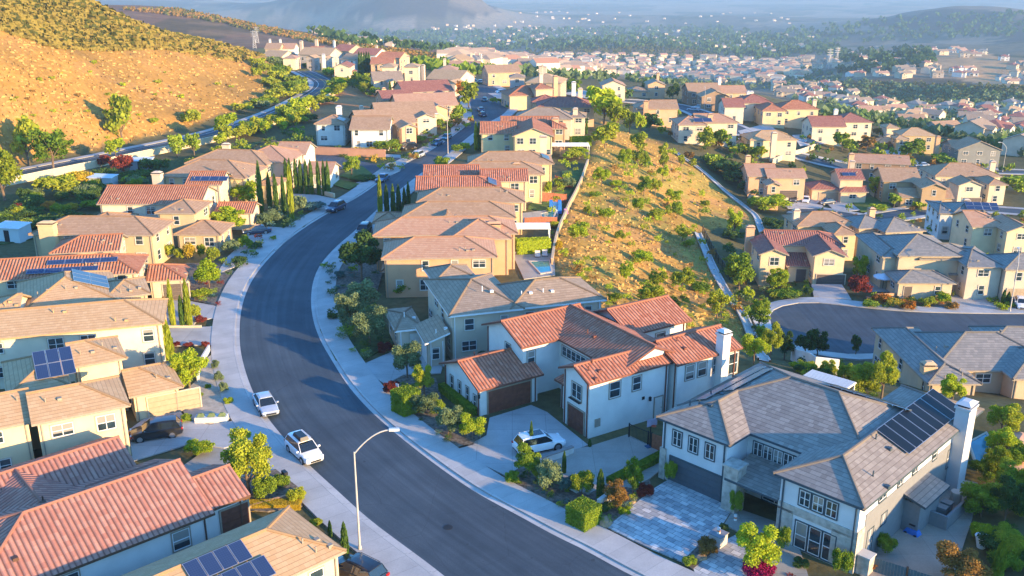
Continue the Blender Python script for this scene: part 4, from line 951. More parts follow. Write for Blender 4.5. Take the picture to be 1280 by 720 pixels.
def leaves(fn, n, s, seed, stretch=1.0):
    r=random.Random(seed); mb=MB()
    for _ in range(n):
        p,nrm=fn(r)
        a=Vector((r.gauss(0,1),r.gauss(0,1),r.gauss(0,1)))+Vector(nrm)*.9
        if a.length<.01: continue
        a.normalize(); b=a.orthogonal().normalized(); ang=r.uniform(0,2*PI); c=a.cross(b); e=b*math.cos(ang)+c*math.sin(ang); f=a.cross(e)
        k=s*r.uniform(.6,1.35); e*=k*.5; f*=k*.5*stretch; p=Vector(p)
        mb.face([p-e-f*.4,p+e*.2-f,p+e+f*.3,p-e*.1+f])
    return mb
def crown_fn(lobes, squash=1):
    def fn(r):
        L=r.choices(lobes,weights=[l[3]**2 for l in lobes])[0]
        d=Vector((r.gauss(0,1),r.gauss(0,1),r.gauss(0,1))).normalized(); q=r.random()**.38
        if d.z<-.35 and r.random()<.6: d.z*=-.5
        rad=L[3]*q*(.86+.28*r.random())
        return (L[0]+d.x*rad,L[1]+d.y*rad,L[2]+d.z*rad*squash),d
    return fn
def lobes(seed,n,tall=1.0):
    r=random.Random(seed); o=[(0,0,.5,.30*tall)]
    for i in range(n):
        a=2*PI*i/n+r.uniform(-.5,.5); h=r.uniform(.25,.8); q=.30*math.sin(PI*min(.95,max(.1,h)))**.6
        o.append((math.cos(a)*q*r.uniform(.7,1.15),math.sin(a)*q*r.uniform(.7,1.15),h,r.uniform(.11,.21)*tall))
    return o
_pc={}
def proto(kind, matk, hi):
    key=(kind,matk,hi)
    if key in _pc: return _pc[key]
    base=(kind,hi)
    if base not in _pc:
        t,i=kind[:-1],int(kind[-1])
        if t=='crown': mb=leaves(crown_fn(lobes(i*7+1,15 if hi else 9,.8 if hi else 1)), 11000 if hi==2 else 4200 if hi==1 else 1000, .032 if hi==2 else .05 if hi==1 else .1, i)
        elif t=='bush':
            lb=[(x*1.1,y*1.1,z*.55+.12,w*1.15) for x,y,z,w in lobes(i*5+3,12,.85)]
            mb=leaves(crown_fn(lb,.75), 8000 if hi==2 else 2800 if hi==1 else 700, .036 if hi==2 else .055 if hi==1 else .11, i+20)
        elif t=='cyp':
            def fn(r):
                h=r.random()**.8; rad=.5*(math.sin(PI*min(1,.12+h*.88))**.55)*(.9 if h<.75 else 1)*(1-h*.25); a=r.uniform(0,2*PI); q=rad*(r.random()**.3)*(.85+.3*r.random())
                return (q*math.cos(a),q*math.sin(a),h),(math.cos(a),math.sin(a),.3)
            mb=leaves(fn,2600 if hi==2 else 1100 if hi==1 else 300,.17 if hi else .3,i)
            mb.v=[(x,y,z) for x,y,z in mb.v]
        elif t=='hedge':
            def fn(r):
                f=r.randrange(5); a,b=r.uniform(-.5,.5),r.uniform(-.5,.5); j=r.uniform(-.03,.02)
                if f==0: return (a,b,1+j),(0,0,1)
                if f==1: return (.5+j,a,b+.5),(1,0,0)
                if f==2: return (-.5-j,a,b+.5),(-1,0,0)
                if f==3: return (a,.5+j,b+.5),(0,1,0)
                return (a,-.5-j,b+.5),(0,-1,0)
            mb=leaves(fn,8000 if hi==2 else 2500,.045 if hi==2 else .08,i)
            mb.box(-.46,.46,-.46,.46,0,.96)
        elif t=='agave':
            mb=MB(); r=random.Random(i)
            for k in range(26):
                a=k*2.4; el=.25+1.1*k/26; L=.5*(1-.15*k/26)
                d=Vector((math.cos(a)*math.cos(el),math.sin(a)*math.cos(el),math.sin(el))); s=Vector((-math.sin(a),math.cos(a),0))*.06
                p0=Vector((0,0,.05)); m_=p0+d*L*.5; tt=p0+d*L+Vector((0,0,-.05))
                mb.face([p0-s*.6,m_-s,m_+s,p0+s*.6]); mb.face([m_-s,tt,m_+s])
        elif t=='palm':
            mb=MB()
            for k in range(30):
                a=k*2.4; el=-.3+1.5*k/30; d=Vector((math.cos(a)*math.cos(el),math.sin(a)*math.cos(el),math.sin(el))); s=Vector((-math.sin(a),math.cos(a),0))*.03
                p0=Vector((0,0,0)); m_=p0+d*.3; tt=p0+d*.5+Vector((0,0,-.12)); mb.face([p0-s*.3,m_-s,m_+s,p0+s*.3]); mb.face([m_-s,tt,m_+s])
        _pc[base]=mb
    me=_pc[base].mesh(kind[:-1]+'_foliage',[LM[matk]]); _pc[key]=me; return me
def trunk_mesh(i):
    key=('trunk',i)
    if key in _pc: return _pc[key]
    r=random.Random(i); mb=MB(); mb.path([(0,0,-.05),(.01,0,.12),(.0,.02,.30),(.02,.0,.48)],[.030,.024,.02,.014],7)
    for k in range(6):
        a=k*1.05+r.uniform(-.3,.3); z=r.uniform(.2,.42); q=r.uniform(.16,.30)
        mb.path([(0,0,z),(math.cos(a)*q*.5,math.sin(a)*q*.5,z+.13),(math.cos(a)*q,math.sin(a)*q,z+.24)],[.013,.009,.005],5)
    _pc[key]=mb.mesh('trunk',[BARK],True); return _pc[key]
NAMES={'lime':'yellow-green','green':'green','lit':'sunlit yellow-green','dark':'dark green','grey':'grey-green','red':'maroon','gold':'golden','orange':'orange','rust':'rust-coloured','pink':'magenta','cyp':'dark green','blue':'blue-green'}
NT=[0]
def plant(kind, u, v, hp, wp, matk, where=None, label=None, name=None, xyz=None, hm=None, wm=None, group=None):
    if xyz is None:
        x,y,z=G(u,v)
        k=(y*_ct-(z-CAM_H)*_st)/F_PX; h=hp*k*1.12; w=wp*k*1.22
        if hm: h=hm
        if wm: w=wm
    else: x,y,z=xyz; h,w=hm,wm
    d=math.hypot(x,y); hi=2 if d<115 else 1 if d<230 else 0
    i=random.randrange(4); rz=random.uniform(0,6.28)
    cat={'tree':'tree','bush':'shrub','cyp':'cypress','hedge':'hedge','agave':'plant','palm':'plant'}[kind]
    nm=name or {'tree':'broadleaf_tree','bush':'shrub','cyp':'cypress_tree','hedge':'clipped_hedge','agave':'agave','palm':'cordyline'}[kind]
    label=label or '%s %s %s'%(NAMES[matk],cat if kind!='cyp' else 'columnar cypress',where)
    if kind=='tree':
        r=empty(nm,(x,y,z-.05),rz,label,cat,group); c=link('crown',proto('crown%d'%i,matk,hi),r,(0,0,h*.14)); c.scale=(w*1.05,w*1.05,h*.88)
        t=link('trunk',trunk_mesh(i),r); t.scale=(h*.9,h*.9,h*1.05); return r
    if kind=='bush': me=proto('bush%d'%i,matk,hi); sc=(w*1.05,w*1.05,h*1.45)
    elif kind=='cyp': me=proto('cyp%d'%(i%2),matk,hi); sc=(w,w,h)
    elif kind=='hedge': me=proto('hedge0',matk,hi); sc=(w,w,h); rz=math.radians(-45)
    elif kind=='agave': me=proto('agave0',matk,0); sc=(w,w,h*1.3)
    elif kind=='palm':
        r=empty(nm,(x,y,z-.05),rz,label,cat,group); c=link('fronds',proto('palm0',matk,0),r,(0,0,h*.75)); c.scale=(w,w,w)
        mb=MB(); mb.tube((0,0,0),(0,0,h*.78),.05,.035,6); mb.build('trunk',BARK,r); return r
    o=link(nm,me,None,(x,y,z-.03),rz); o.scale=sc; return tag(o,label,cat,group)
def many(kind, where, lst, group=None):
    for i,t in enumerate(lst):
        u,v,h,w,m=t[:5]; plant(kind,u,v,h,w,m,where=t[5] if len(t)>5 else where,group=group)
LL='on the dry hillside slope above the left road'
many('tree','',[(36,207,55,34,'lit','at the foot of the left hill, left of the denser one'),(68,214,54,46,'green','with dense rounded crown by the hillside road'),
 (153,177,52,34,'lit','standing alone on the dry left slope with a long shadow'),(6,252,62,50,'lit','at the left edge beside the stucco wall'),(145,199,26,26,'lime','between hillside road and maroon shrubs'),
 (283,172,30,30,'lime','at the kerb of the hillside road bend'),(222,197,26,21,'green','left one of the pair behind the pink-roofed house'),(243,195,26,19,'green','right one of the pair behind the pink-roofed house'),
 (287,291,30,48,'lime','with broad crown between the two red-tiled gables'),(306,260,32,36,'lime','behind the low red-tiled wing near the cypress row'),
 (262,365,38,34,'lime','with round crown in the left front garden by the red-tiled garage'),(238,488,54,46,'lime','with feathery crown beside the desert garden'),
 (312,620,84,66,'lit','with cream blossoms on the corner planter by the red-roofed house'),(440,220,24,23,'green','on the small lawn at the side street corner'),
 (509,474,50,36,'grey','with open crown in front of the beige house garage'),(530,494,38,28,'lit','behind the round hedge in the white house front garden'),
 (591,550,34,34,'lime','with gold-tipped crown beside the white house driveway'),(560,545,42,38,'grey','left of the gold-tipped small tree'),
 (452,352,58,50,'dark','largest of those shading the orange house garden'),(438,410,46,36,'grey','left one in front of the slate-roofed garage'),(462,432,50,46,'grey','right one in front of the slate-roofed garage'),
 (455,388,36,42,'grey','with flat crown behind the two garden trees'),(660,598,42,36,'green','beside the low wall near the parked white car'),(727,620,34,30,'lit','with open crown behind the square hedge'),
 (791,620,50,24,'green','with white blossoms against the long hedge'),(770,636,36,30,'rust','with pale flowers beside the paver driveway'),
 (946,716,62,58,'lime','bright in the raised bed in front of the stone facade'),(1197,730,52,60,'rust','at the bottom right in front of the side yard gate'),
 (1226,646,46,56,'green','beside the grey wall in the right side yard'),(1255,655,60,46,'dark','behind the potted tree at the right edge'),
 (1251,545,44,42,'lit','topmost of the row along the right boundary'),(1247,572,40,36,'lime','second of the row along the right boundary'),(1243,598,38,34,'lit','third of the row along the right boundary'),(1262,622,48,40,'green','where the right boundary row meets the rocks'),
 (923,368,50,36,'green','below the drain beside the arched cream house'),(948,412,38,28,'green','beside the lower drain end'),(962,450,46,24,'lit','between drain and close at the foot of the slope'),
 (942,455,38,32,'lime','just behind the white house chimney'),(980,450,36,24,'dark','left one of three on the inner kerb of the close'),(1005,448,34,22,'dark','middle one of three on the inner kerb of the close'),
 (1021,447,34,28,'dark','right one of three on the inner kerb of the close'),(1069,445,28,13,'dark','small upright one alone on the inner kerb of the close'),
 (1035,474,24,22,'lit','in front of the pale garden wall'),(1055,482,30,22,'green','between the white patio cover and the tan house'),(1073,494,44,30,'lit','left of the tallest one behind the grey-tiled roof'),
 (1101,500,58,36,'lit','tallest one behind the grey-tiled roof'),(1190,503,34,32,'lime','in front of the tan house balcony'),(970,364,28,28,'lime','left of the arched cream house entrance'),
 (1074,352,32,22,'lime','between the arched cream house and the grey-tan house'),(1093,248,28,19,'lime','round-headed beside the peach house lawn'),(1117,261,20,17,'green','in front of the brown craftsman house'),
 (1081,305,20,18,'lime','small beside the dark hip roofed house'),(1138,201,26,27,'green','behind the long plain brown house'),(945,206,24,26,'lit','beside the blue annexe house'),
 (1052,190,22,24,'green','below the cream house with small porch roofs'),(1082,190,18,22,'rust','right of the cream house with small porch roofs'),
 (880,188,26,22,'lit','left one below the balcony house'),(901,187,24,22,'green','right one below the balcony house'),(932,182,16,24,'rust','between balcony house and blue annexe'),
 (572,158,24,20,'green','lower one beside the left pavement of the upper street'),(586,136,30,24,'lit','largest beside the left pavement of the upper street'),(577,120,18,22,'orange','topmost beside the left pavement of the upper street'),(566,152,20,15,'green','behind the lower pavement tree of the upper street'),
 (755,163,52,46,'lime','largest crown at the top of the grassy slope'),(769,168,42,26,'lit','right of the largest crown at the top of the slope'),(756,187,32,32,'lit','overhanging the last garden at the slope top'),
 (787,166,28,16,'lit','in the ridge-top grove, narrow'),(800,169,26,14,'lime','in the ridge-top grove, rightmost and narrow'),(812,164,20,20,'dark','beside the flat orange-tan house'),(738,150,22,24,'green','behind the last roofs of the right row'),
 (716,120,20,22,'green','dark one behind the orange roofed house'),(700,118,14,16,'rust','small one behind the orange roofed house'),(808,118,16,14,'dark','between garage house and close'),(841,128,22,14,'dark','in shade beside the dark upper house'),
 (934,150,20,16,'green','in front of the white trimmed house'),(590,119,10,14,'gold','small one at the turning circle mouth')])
many('tree','',[(797,192,26,20,'lit','upper left on the grassy slope'),(780,209,22,19,'lime','left of the twin slope trees'),(797,208,22,16,'lit','left twin on the upper slope'),(806,210,20,14,'green','right twin on the upper slope'),
 (828,200,20,12,'lit','topmost of the column in mid slope'),(829,213,20,12,'lit','middle of the column in mid slope'),(828,227,20,13,'lime','lowest of the column in mid slope'),(752,233,24,21,'lime','near the garden fence on the slope'),
 (805,245,24,18,'green','pair left in mid slope'),(819,245,22,16,'lit','pair right in mid slope'),(723,303,26,25,'lime','lowest left on the slope near the fence'),(797,266,20,15,'lime','in the middle of the slope'),
 (842,254,18,23,'lime','broad one right of mid slope'),(846,273,20,16,'green','below the broad one right of mid slope'),(853,301,20,20,'lit','near the head of the second drain'),(782,353,24,19,'lime','lower slope behind the beige house'),
 (821,361,22,25,'lit','lower slope, left of the broad pair'),(852,364,28,26,'lit','lower slope beside the shadowed gully'),(812,383,28,34,'lit','just behind the white house ridge'),(843,394,24,16,'dark','small dark one behind the white house'),
 (896,398,38,29,'lit','tall one at the lower slope edge by the drain'),(845,411,20,19,'lime','touching the white house rear roof'),(917,298,38,19,'lime','slender one beside the lower drain'),(851,208,14,9,'lit','small one by the upper drain'),(866,210,12,9,'lit','smallest by the upper drain')])
many('bush','',[(744,248,9,15,'green','on the slope below the fence corner'),(758,275,15,20,'lime','on the left slope, spreading'),(775,300,11,14,'lit','low on the left slope'),(802,330,15,28,'lime','wide on the lower slope'),
 (875,365,12,24,'green','wide near the lower drain'),(734,268,10,9,'lit','small beside the garden fence'),(767,378,12,16,'lit','behind the beige house ridge'),(820,273,11,20,'lit','flat in mid slope'),(770,234,9,14,'lime','small in the upper left slope'),
 (861,309,10,14,'lit','beside the second drain head'),(880,260,10,12,'lit','right slope near the upper drain'),(240,156,17,24,'lit','wide one at the foot of the dry left slope'),(193,155,8,10,'lime','small on the left slope foot')])
# hedges, garden shrubs
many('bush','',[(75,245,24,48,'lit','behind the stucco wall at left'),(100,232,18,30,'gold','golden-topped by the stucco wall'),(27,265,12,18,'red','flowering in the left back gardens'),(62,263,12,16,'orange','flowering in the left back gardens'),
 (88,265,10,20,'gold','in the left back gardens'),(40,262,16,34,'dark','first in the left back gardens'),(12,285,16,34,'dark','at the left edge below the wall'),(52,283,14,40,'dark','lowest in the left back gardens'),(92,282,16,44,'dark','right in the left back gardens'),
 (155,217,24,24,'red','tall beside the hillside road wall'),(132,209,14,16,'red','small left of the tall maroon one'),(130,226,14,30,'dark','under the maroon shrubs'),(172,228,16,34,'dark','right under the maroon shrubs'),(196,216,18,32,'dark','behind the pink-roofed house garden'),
 (120,262,12,30,'green','beside the white garden shed'),(205,240,12,26,'dark','against the tan hip roofed house'),(310,172,18,24,'lit','right of the kerb tree on the hillside bend'),(325,165,14,26,'green','behind the white corner house wall'),
 (211,325,20,14,'lit','first of five in front of the low brown roof'),(225,327,18,11,'lit','second of five in front of the low brown roof'),(238,328,26,14,'gold','third of five in front of the low brown roof'),(253,325,22,10,'lit','fourth of five in front of the low brown roof'),(267,331,24,15,'lit','last of five in front of the low brown roof'),
 (190,330,12,16,'gold','against the tan house wall'),(307,312,16,19,'green','clipped round by the driveway steps'),(289,317,16,20,'grey','beside the clipped round shrub'),(331,284,16,20,'grey','behind the dark car on the drive'),(300,330,10,18,'dark','low under the clipped round shrub'),(322,312,9,12,'dark','at the pavement edge by the steps'),
 (242,402,20,18,'lit','right of the three slim cypresses'),(211,392,22,11,'rust','left of the three slim cypresses'),(252,404,9,14,'red','rounded at the planter corner'),(220,433,6,9,'red','left of three round ones by the pavement'),(236,434,6,11,'red','middle of three round ones by the pavement'),(257,434,7,10,'red','right of three round ones by the pavement'),
 (250,370,8,24,'lime','low carpet under the round tree'),(270,462,12,10,'grey','uppermost in the white-flowered border'),(274,477,12,12,'grey','middle in the white-flowered border'),(280,492,14,12,'grey','lowest in the white-flowered border'),
 (238,508,14,14,'green','beside the white planter box'),(250,497,8,9,'green','small in the desert garden'),(260,486,6,8,'green','tiny in the desert garden'),(285,505,8,12,'lime','at the lower corner of the desert garden'),(233,528,10,14,'green','at the rear wheel of the black SUV'),
 (252,567,16,32,'lime','spreading at the end of the SUV drive'),(330,622,26,30,'green','at the right of the blossoming tree'),(352,612,20,22,'green','behind the mailbox planter'),(300,634,18,22,'rust','against the red-roofed garage'),
 (372,628,20,22,'lit','rightmost in the corner planter'),(28,572,30,20,'green','between red roof and cream house wall'),(10,578,18,18,'green','left of the one between red roof and cream house'),(395,659,12,14,'lit','small by the tan hip roof'),
 (489,492,14,20,'red','dark beside the sign post'),(531,520,28,30,'grey','behind the gravel bed agaves'),(548,520,20,18,'green','between the two grey-green trees'),(505,368,16,30,'green','against the orange house wall'),(602,449,12,20,'dark','between the beige and the white house'),
 (417,400,10,12,'dark','by the left kerb lawn'),(425,348,10,12,'blue','second in the orange house rock garden'),(480,442,14,18,'red','under the tree by the slate-roofed garage'),
 (686,612,34,34,'grey','with silver foliage by the low wall'),(676,606,26,22,'lit','left of the silver foliage one'),(708,616,22,20,'blue','right of the silver foliage one'),(805,620,15,22,'red','dark under the blossom tree'),(780,644,11,14,'lime','at the paver edge'),
 (755,640,12,18,'dark','beside the boulder'),(640,604,14,18,'green','at the kerb corner below the white car'),(883,694,20,26,'rust','in the strip beside the paver driveway'),(862,706,12,18,'green','at the lower end of the paver strip'),(904,668,16,11,'dark','behind the lantern pedestal'),
 (946,722,20,38,'pink','under the bright tree'),(976,690,36,16,'green','clipped upright against the stone facade'),(1105,693,26,24,'green','round against the slate side wall'),(1052,722,40,23,'green','clipped egg shape by the gate pillar'),
 (838,606,34,15,'green','clipped upright left of the blue garage door'),(919,646,34,15,'green','clipped upright right of the blue garage door'),(1000,708,10,20,'dark','under the stone facade windows'),(1090,712,16,18,'orange','in the pot on the gate pillar'),
 (1226,674,22,24,'lime','in the white pot of the side yard'),(985,372,10,30,'green','low in front of the arched house'),(1010,370,12,10,'dark','by the arched entry'),(1073,370,24,27,'red','at the left of the patio parasol'),
 (1088,385,10,18,'green','first in the front bed of the grey-tan house'),(1102,380,13,20,'orange','second in the front bed of the grey-tan house'),(1118,385,13,20,'gold','third in the front bed of the grey-tan house'),(1134,388,12,20,'orange','fourth in the front bed of the grey-tan house'),
 (1160,384,12,18,'lit','left in the bed by the white garage'),(1178,380,14,18,'lime','middle in the bed by the white garage'),(1188,387,10,16,'rust','right in the bed by the white garage'),(1253,389,10,12,'lime','under the two small cypresses'),
 (963,266,20,42,'lime','broad below the orange-tan house'),(947,262,14,22,'green','left end below the orange-tan house'),(918,300,12,24,'dark','beside the upper drain bend'),(966,288,14,28,'dark','behind the arched cream house'),(995,293,14,12,'lit','small behind the arched cream house'),
 (907,218,18,40,'dark','largest on the bank below the blue annexe'),(922,229,18,36,'dark','second on the bank below the blue annexe'),(890,206,14,22,'green','left on the bank below the blue annexe'),(862,199,9,12,'rust','by the wall below the balcony house'),(940,240,14,26,'dark','lowest on the bank near the orange-tan house'),
 (1180,208,14,30,'green','behind the craftsman house'),(1265,240,18,36,'green','at the right edge by the dark brown roof'),(1257,306,13,20,'lit','before the cream house with pink roof'),(1063,236,8,14,'green','on the peach house lawn'),(1098,264,8,20,'lime','at the lawn corner'),
 (1150,262,12,20,'lime','in the brown craftsman front garden'),(1170,270,8,20,'rust','beside the craftsman drive'),(553,213,16,21,'green','clipped round on the right pavement by the street'),(582,190,12,12,'lime','beside the cypress by the cream house'),(571,192,12,14,'green','left beside the cypress by the cream house'),
 (484,190,14,30,'green','in front of the white corner house'),(455,192,7,34,'gold','low along the red garden wall'),(470,194,6,20,'orange','low at the end of the red garden wall'),(392,264,12,26,'blue','by the dark blue parked car'),(375,266,20,19,'grey','at the end of the first cypress row'),(340,278,14,24,'grey','in the garden beside the cypress foot'),
 (455,226,6,30,'dark','clipped low along the lawn edge'),(692,285,9,12,'lit','by the wooden fence of the pool garden'),(685,245,19,9,'lime','narrow between two right row houses'),(710,236,14,20,'grey','in the walled back garden of the right row'),(698,315,14,10,'gold','beside the lower pool'),
 (715,200,12,22,'lit','left in the last back garden'),(728,198,12,16,'lime','right in the last back garden'),(511,275,10,12,'dark','at the foot of the right cypress row'),(1000,464,10,26,'lime','in front of the garden wall by the close'),(505,150,6,12,'green','beside the parked dark car on the left'),
 (545,162,12,18,'green','between two tan houses in the left row'),(525,178,8,14,'green','by the pavement of the left row'),(640,128,8,14,'green','by the orange house entrance'),(662,122,10,10,'dark','right of the orange house entrance')])
many('hedge','',[(508,516,28,22,'green','cut round beside the sign post in the white house garden'),(729,656,26,26,'green','cut square at the pavement corner by the boulder')])
def hedge_run(p,q,wm,hm,matk,label):
    a=G(*p); b=G(*q); n=2 if False else 1
    L=math.hypot(b[0]-a[0],b[1]-a[1]); me=proto('hedge0',matk,2 if math.hypot(*a[:2])<130 else 1)
    r=empty('clipped_hedge',((a[0]+b[0])/2,(a[1]+b[1])/2,(a[2]+b[2])/2-.05),math.atan2(b[1]-a[1],b[0]-a[0]),label,'hedge')
    n=max(1,int(L/(wm*2.2)))
    mb=MB(); src=_pc[('hedge0',2 if math.hypot(*a[:2])<130 else 1)]
    for k in range(n):
        for f in src.f: mb.face([((src.v[i][0]+k+.5)*L/n-L/2,src.v[i][1]*wm,src.v[i][2]*hm) for i in f])
    mb.build('foliage',LM[matk],r)
hedge_run((762,608),(834,571),.8,.8,'green','long low hedge between the white house patio and the paver driveway')
hedge_run((552,488),(592,520),.8,.9,'green','low hedge under the arched niches of the white garage wing')
hedge_run((646,318),(686,316),1.6,2.4,'lime','tall yellow-green hedge beside the lower swimming pool')
hedge_run((713,183),(738,182),1.6,2.4,'lime','yellow-green hedge behind the cream house with blue shutters')
hedge_run((303,636),(376,634),1.0,.6,'gold','golden border hedge curving round the corner planter')
many('agave','',[(267,372,9,16,'blue','beside the round lime-green tree'),(281,523,9,16,'blue','at the drive edge of the desert garden'),(422,362,10,14,'blue','lower one in the orange house rock garden'),
 (527,526,5,8,'grey','first from left in the gravel bed'),(538,531,5,9,'grey','second from left in the gravel bed'),(547,537,5,9,'grey','third from left in the gravel bed'),(564,546,6,10,'grey','last in the gravel bed'),
 (684,628,8,10,'grey','left of the pair before the square hedge'),(698,629,8,12,'blue','right of the pair before the square hedge'),(671,613,7,10,'grey','behind the pair before the square hedge'),(650,606,8,12,'green','nearest the white car kerb'),(988,722,9,18,'red','with dark spiky leaves under the facade')])
plant('palm',165,572,36,14,'red',label='small red cordyline palm beside the black SUV drive')
R_='in the row before the pink house'
cy=[(217,410,54,7,'lit','left of the three by the red-tiled garage'),(229,410,36,7,'cyp','middle of the three by the red-tiled garage'),(237,410,54,8,'lit','right of the three by the red-tiled garage'),(211,455,52,14,'lit','thick one against the white house corner'),
 (413,671,20,5,'cyp','small one beside the tan hip roof'),(432,698,44,9,'cyp','taller one beside the tan hip roof'),(327,267,56,7,'cyp','first of five near the dark blue car'),(338,262,40,6,'cyp','second of five near the dark blue car'),(346,264,40,6,'cyp','third of five near the dark blue car'),(356,271,44,6,'cyp','fourth of five near the dark blue car'),(365,275,60,7,'lit','fifth and tallest near the dark blue car'),
 (476,277,50,6,'lit','first and tallest of six on the right pavement'),(484,274,38,6,'cyp','second of six on the right pavement'),(492,272,36,6,'cyp','third of six on the right pavement'),(499,270,34,6,'cyp','fourth of six on the right pavement'),(506,264,26,5,'cyp','fifth of six on the right pavement'),(511,262,30,5,'cyp','last of six on the right pavement'),
 (595,188,30,5,'lit','left of two by the cream house with shutters'),(599,188,30,5,'cyp','right of two by the cream house with shutters'),(664,567,38,5,'cyp','in front of the parked white car'),(705,593,28,5,'cyp','behind the low patio wall'),(750,624,36,9,'cyp','beside the planter wall end'),(737,560,11,4,'cyp','tiny one at the white house corner'),
 (590,512,11,4,'cyp','tiny one at the garage wing corner'),(832,566,36,5,'cyp','between red gate and blue garage'),(1245,726,50,13,'lit','at the bottom right corner'),(1253,381,17,5,'cyp','left of two by the pale drive at right'),(1259,381,15,5,'cyp','right of two by the pale drive at right'),
 (720,168,16,3,'cyp','left of three in the last back garden'),(726,168,16,3,'cyp','middle of three in the last back garden'),(733,168,16,3,'cyp','right of three in the last back garden'),(488,124,18,4,'cyp','left of two behind the left row'),(494,124,18,4,'cyp','right of two behind the left row'),(690,420,0.1,1,'cyp')]
many('cyp','',cy[:-1])
for i,u in enumerate((359,364,371,377,384,390,399,406,411)): plant('cyp',u,241+i*.4,37,5.5,'cyp',label='slim dark green cypress in the row of nine before the pink house',group='cypresses in the row before the pink house')
for i,u in enumerate((1196,1201,1206,1211,1216,1220)): plant('cyp',u,303,26+3*(i%2),5,'dark',label='dark cypress in the clump before the cream house with pink roof',group='cypresses clumped before the cream house')
for u in (1081,1093,1103,1111): plant('cyp',u,222,16,3,'cyp',label='slim cypress standing against the long plain brown house wall',group='cypresses against the brown house wall')
for u in (453,456,459,462,450): plant('cyp',u,93,22,4,'dark',label='tall dark cypress in the far left cluster of houses',group='cypresses among the far left houses')
SB=MB(); SBM=list(LM.keys())
_cfn=crown_fn([(x*1.1,y*1.1,z*.55+.12,w*1.15) for x,y,z,w in lobes(4,6)],.75)
def sbush(u,v,h,w,mk,r):
    x,y,z=G(u,v); k=(y*_ct-(z-CAM_H)*_st)/F_PX; h*=k*1.5; w*=k*1.2; d=math.hypot(x,y); n=260 if d<130 else 110 if d<260 else 45
    s=(.06 if d<130 else .10 if d<260 else .2); mi=SBM.index(mk)
    for _ in range(n):
        p,nr=_cfn(r); a=Vector((r.gauss(0,1),r.gauss(0,1),r.gauss(0,1)))+Vector(nr)*.8; a.normalize(); b=a.orthogonal().normalized(); c=a.cross(b); q=s*r.uniform(.6,1.3)*.6
        P=[(x+(p[0]+e[0])*w,y+(p[1]+e[1])*w,z+(p[2]+e[2])*h) for e in (-b*q,-c*q,b*q,c*q)]; SB.face(P,mi)
def many_small(poly,n,seed,h0,h1,mats,ar=1.5):
    for u,v,r in scatter(poly,n,seed): 
        h=r.uniform(h0,h1); sbush(u,v,h,h*r.uniform(.9,ar),r.choice(mats),r)
def scatter(poly,n,seed):
    r=random.Random(seed); us=[p[0] for p in poly]; vs=[p[1] for p in poly]; out=[]
    while len(out)<n:
        u=r.uniform(min(us),max(us)); v=r.uniform(min(vs),max(vs))
        if inpoly([u],[v],poly)[0]: out.append((u,v,r))
    return out
for u,v,r in scatter([(300,88),(345,82),(372,95),(378,118),(362,138),(310,150),(300,140),(345,118)],34,3):
    plant('bush',u,v,r.uniform(9,14),r.uniform(14,24),r.choice(['lit','lit','green','grey']),label='bushy roadside shrub at the foot of the dry hill by the bend',group='shrubs along the hillside road bend')
for u,v,r in scatter([(355,78),(420,92),(432,108),(400,128),(425,100),(395,88),(360,86)],18,4):
    plant('bush',u,v,r.uniform(7,11),r.uniform(14,22),r.choice(['lit','lime','green']),label='roadside shrub on the outer side of the hillside road bend',group='shrubs outside the hillside road bend')
for u,v,r in scatter([(335,150),(420,126),(430,132),(400,150),(330,168)],9,14):
    plant('bush',u,v,r.uniform(7,12),r.uniform(12,20),r.choice(['lit','dark','green']),label='shrub between the hillside wall and the white corner house',group='shrubs behind the white corner house')
for u,v,r in scatter([(432,104),(470,100),(500,115),(480,130),(445,112)],14,5):
    plant('tree',u,v,r.uniform(10,16),r.uniform(12,18),r.choice(['green','dark','green','lit']),label='leafy tree on the bank behind the left row of houses',group='trees on the bank behind the left row')
many_small([(740,220),(840,195),(900,250),(868,290),(900,370),(925,430),(830,420),(760,385),(705,340),(700,290)],150,6,5,12,['lit','lime','lit','lime','green','rust'])
many_small([(10,110),(140,75),(290,100),(330,110),(240,150),(120,180),(20,190)],45,7,3,7,['lit','lime','rust'])
many_small([(870,300),(960,320),(950,440),(930,420),(905,350)],45,51,6,14,['green','lit','dark','grey','rust'])
many_small([(740,118),(800,122),(900,165),(960,205),(1010,215),(985,250),(940,262),(900,220),(830,175),(790,145)],80,52,6,13,['green','dark','dark','lit','rust'])
many_small([(1000,168),(1100,165),(1270,205),(1285,240),(1130,212),(1000,205)],90,53,5,12,['green','dark','dark','lit','rust'])
many_small([(985,270),(1080,262),(1285,270),(1285,300),(1230,345),(1120,300),(990,300)],50,57,6,12,['green','lit','dark','rust'])
many_small([(960,360),(1015,352),(1014,374),(985,378),(966,384)],14,58,6,12,['green','lit','lime','dark'])
many_small([(1080,372),(1140,366),(1195,366),(1192,388),(1140,388),(1085,386)],36,59,5,10,['gold','orange','lit','green','dark'])
many_small([(1225,372),(1262,372),(1290,392),(1252,390)],10,60,5,9,['green','lit'])
many_small([(560,130),(598,140),(585,165),(500,215),(470,215),(480,195),(540,160)],46,54,5,11,['green','dark','lit','rust'])
many_small([(335,262),(375,268),(402,262),(380,285),(345,290),(318,280)],24,55,6,12,['grey','green','dark','blue','red'])
many_small([(270,330),(330,290),(350,300),(300,345),(275,350)],14,56,6,11,['dark','red','green'])
many_small([(605,128),(665,112),(672,132),(620,140)],22,61,5,9,['green','dark','lit'])
many_small([(702,195),(735,182),(738,200),(705,235),(690,300),(680,300)],26,62,6,12,['green','lit','lime'])
many_small([(432,100),(480,98),(500,118),(482,134),(440,112)],26,63,6,11,['green','dark','lit'])
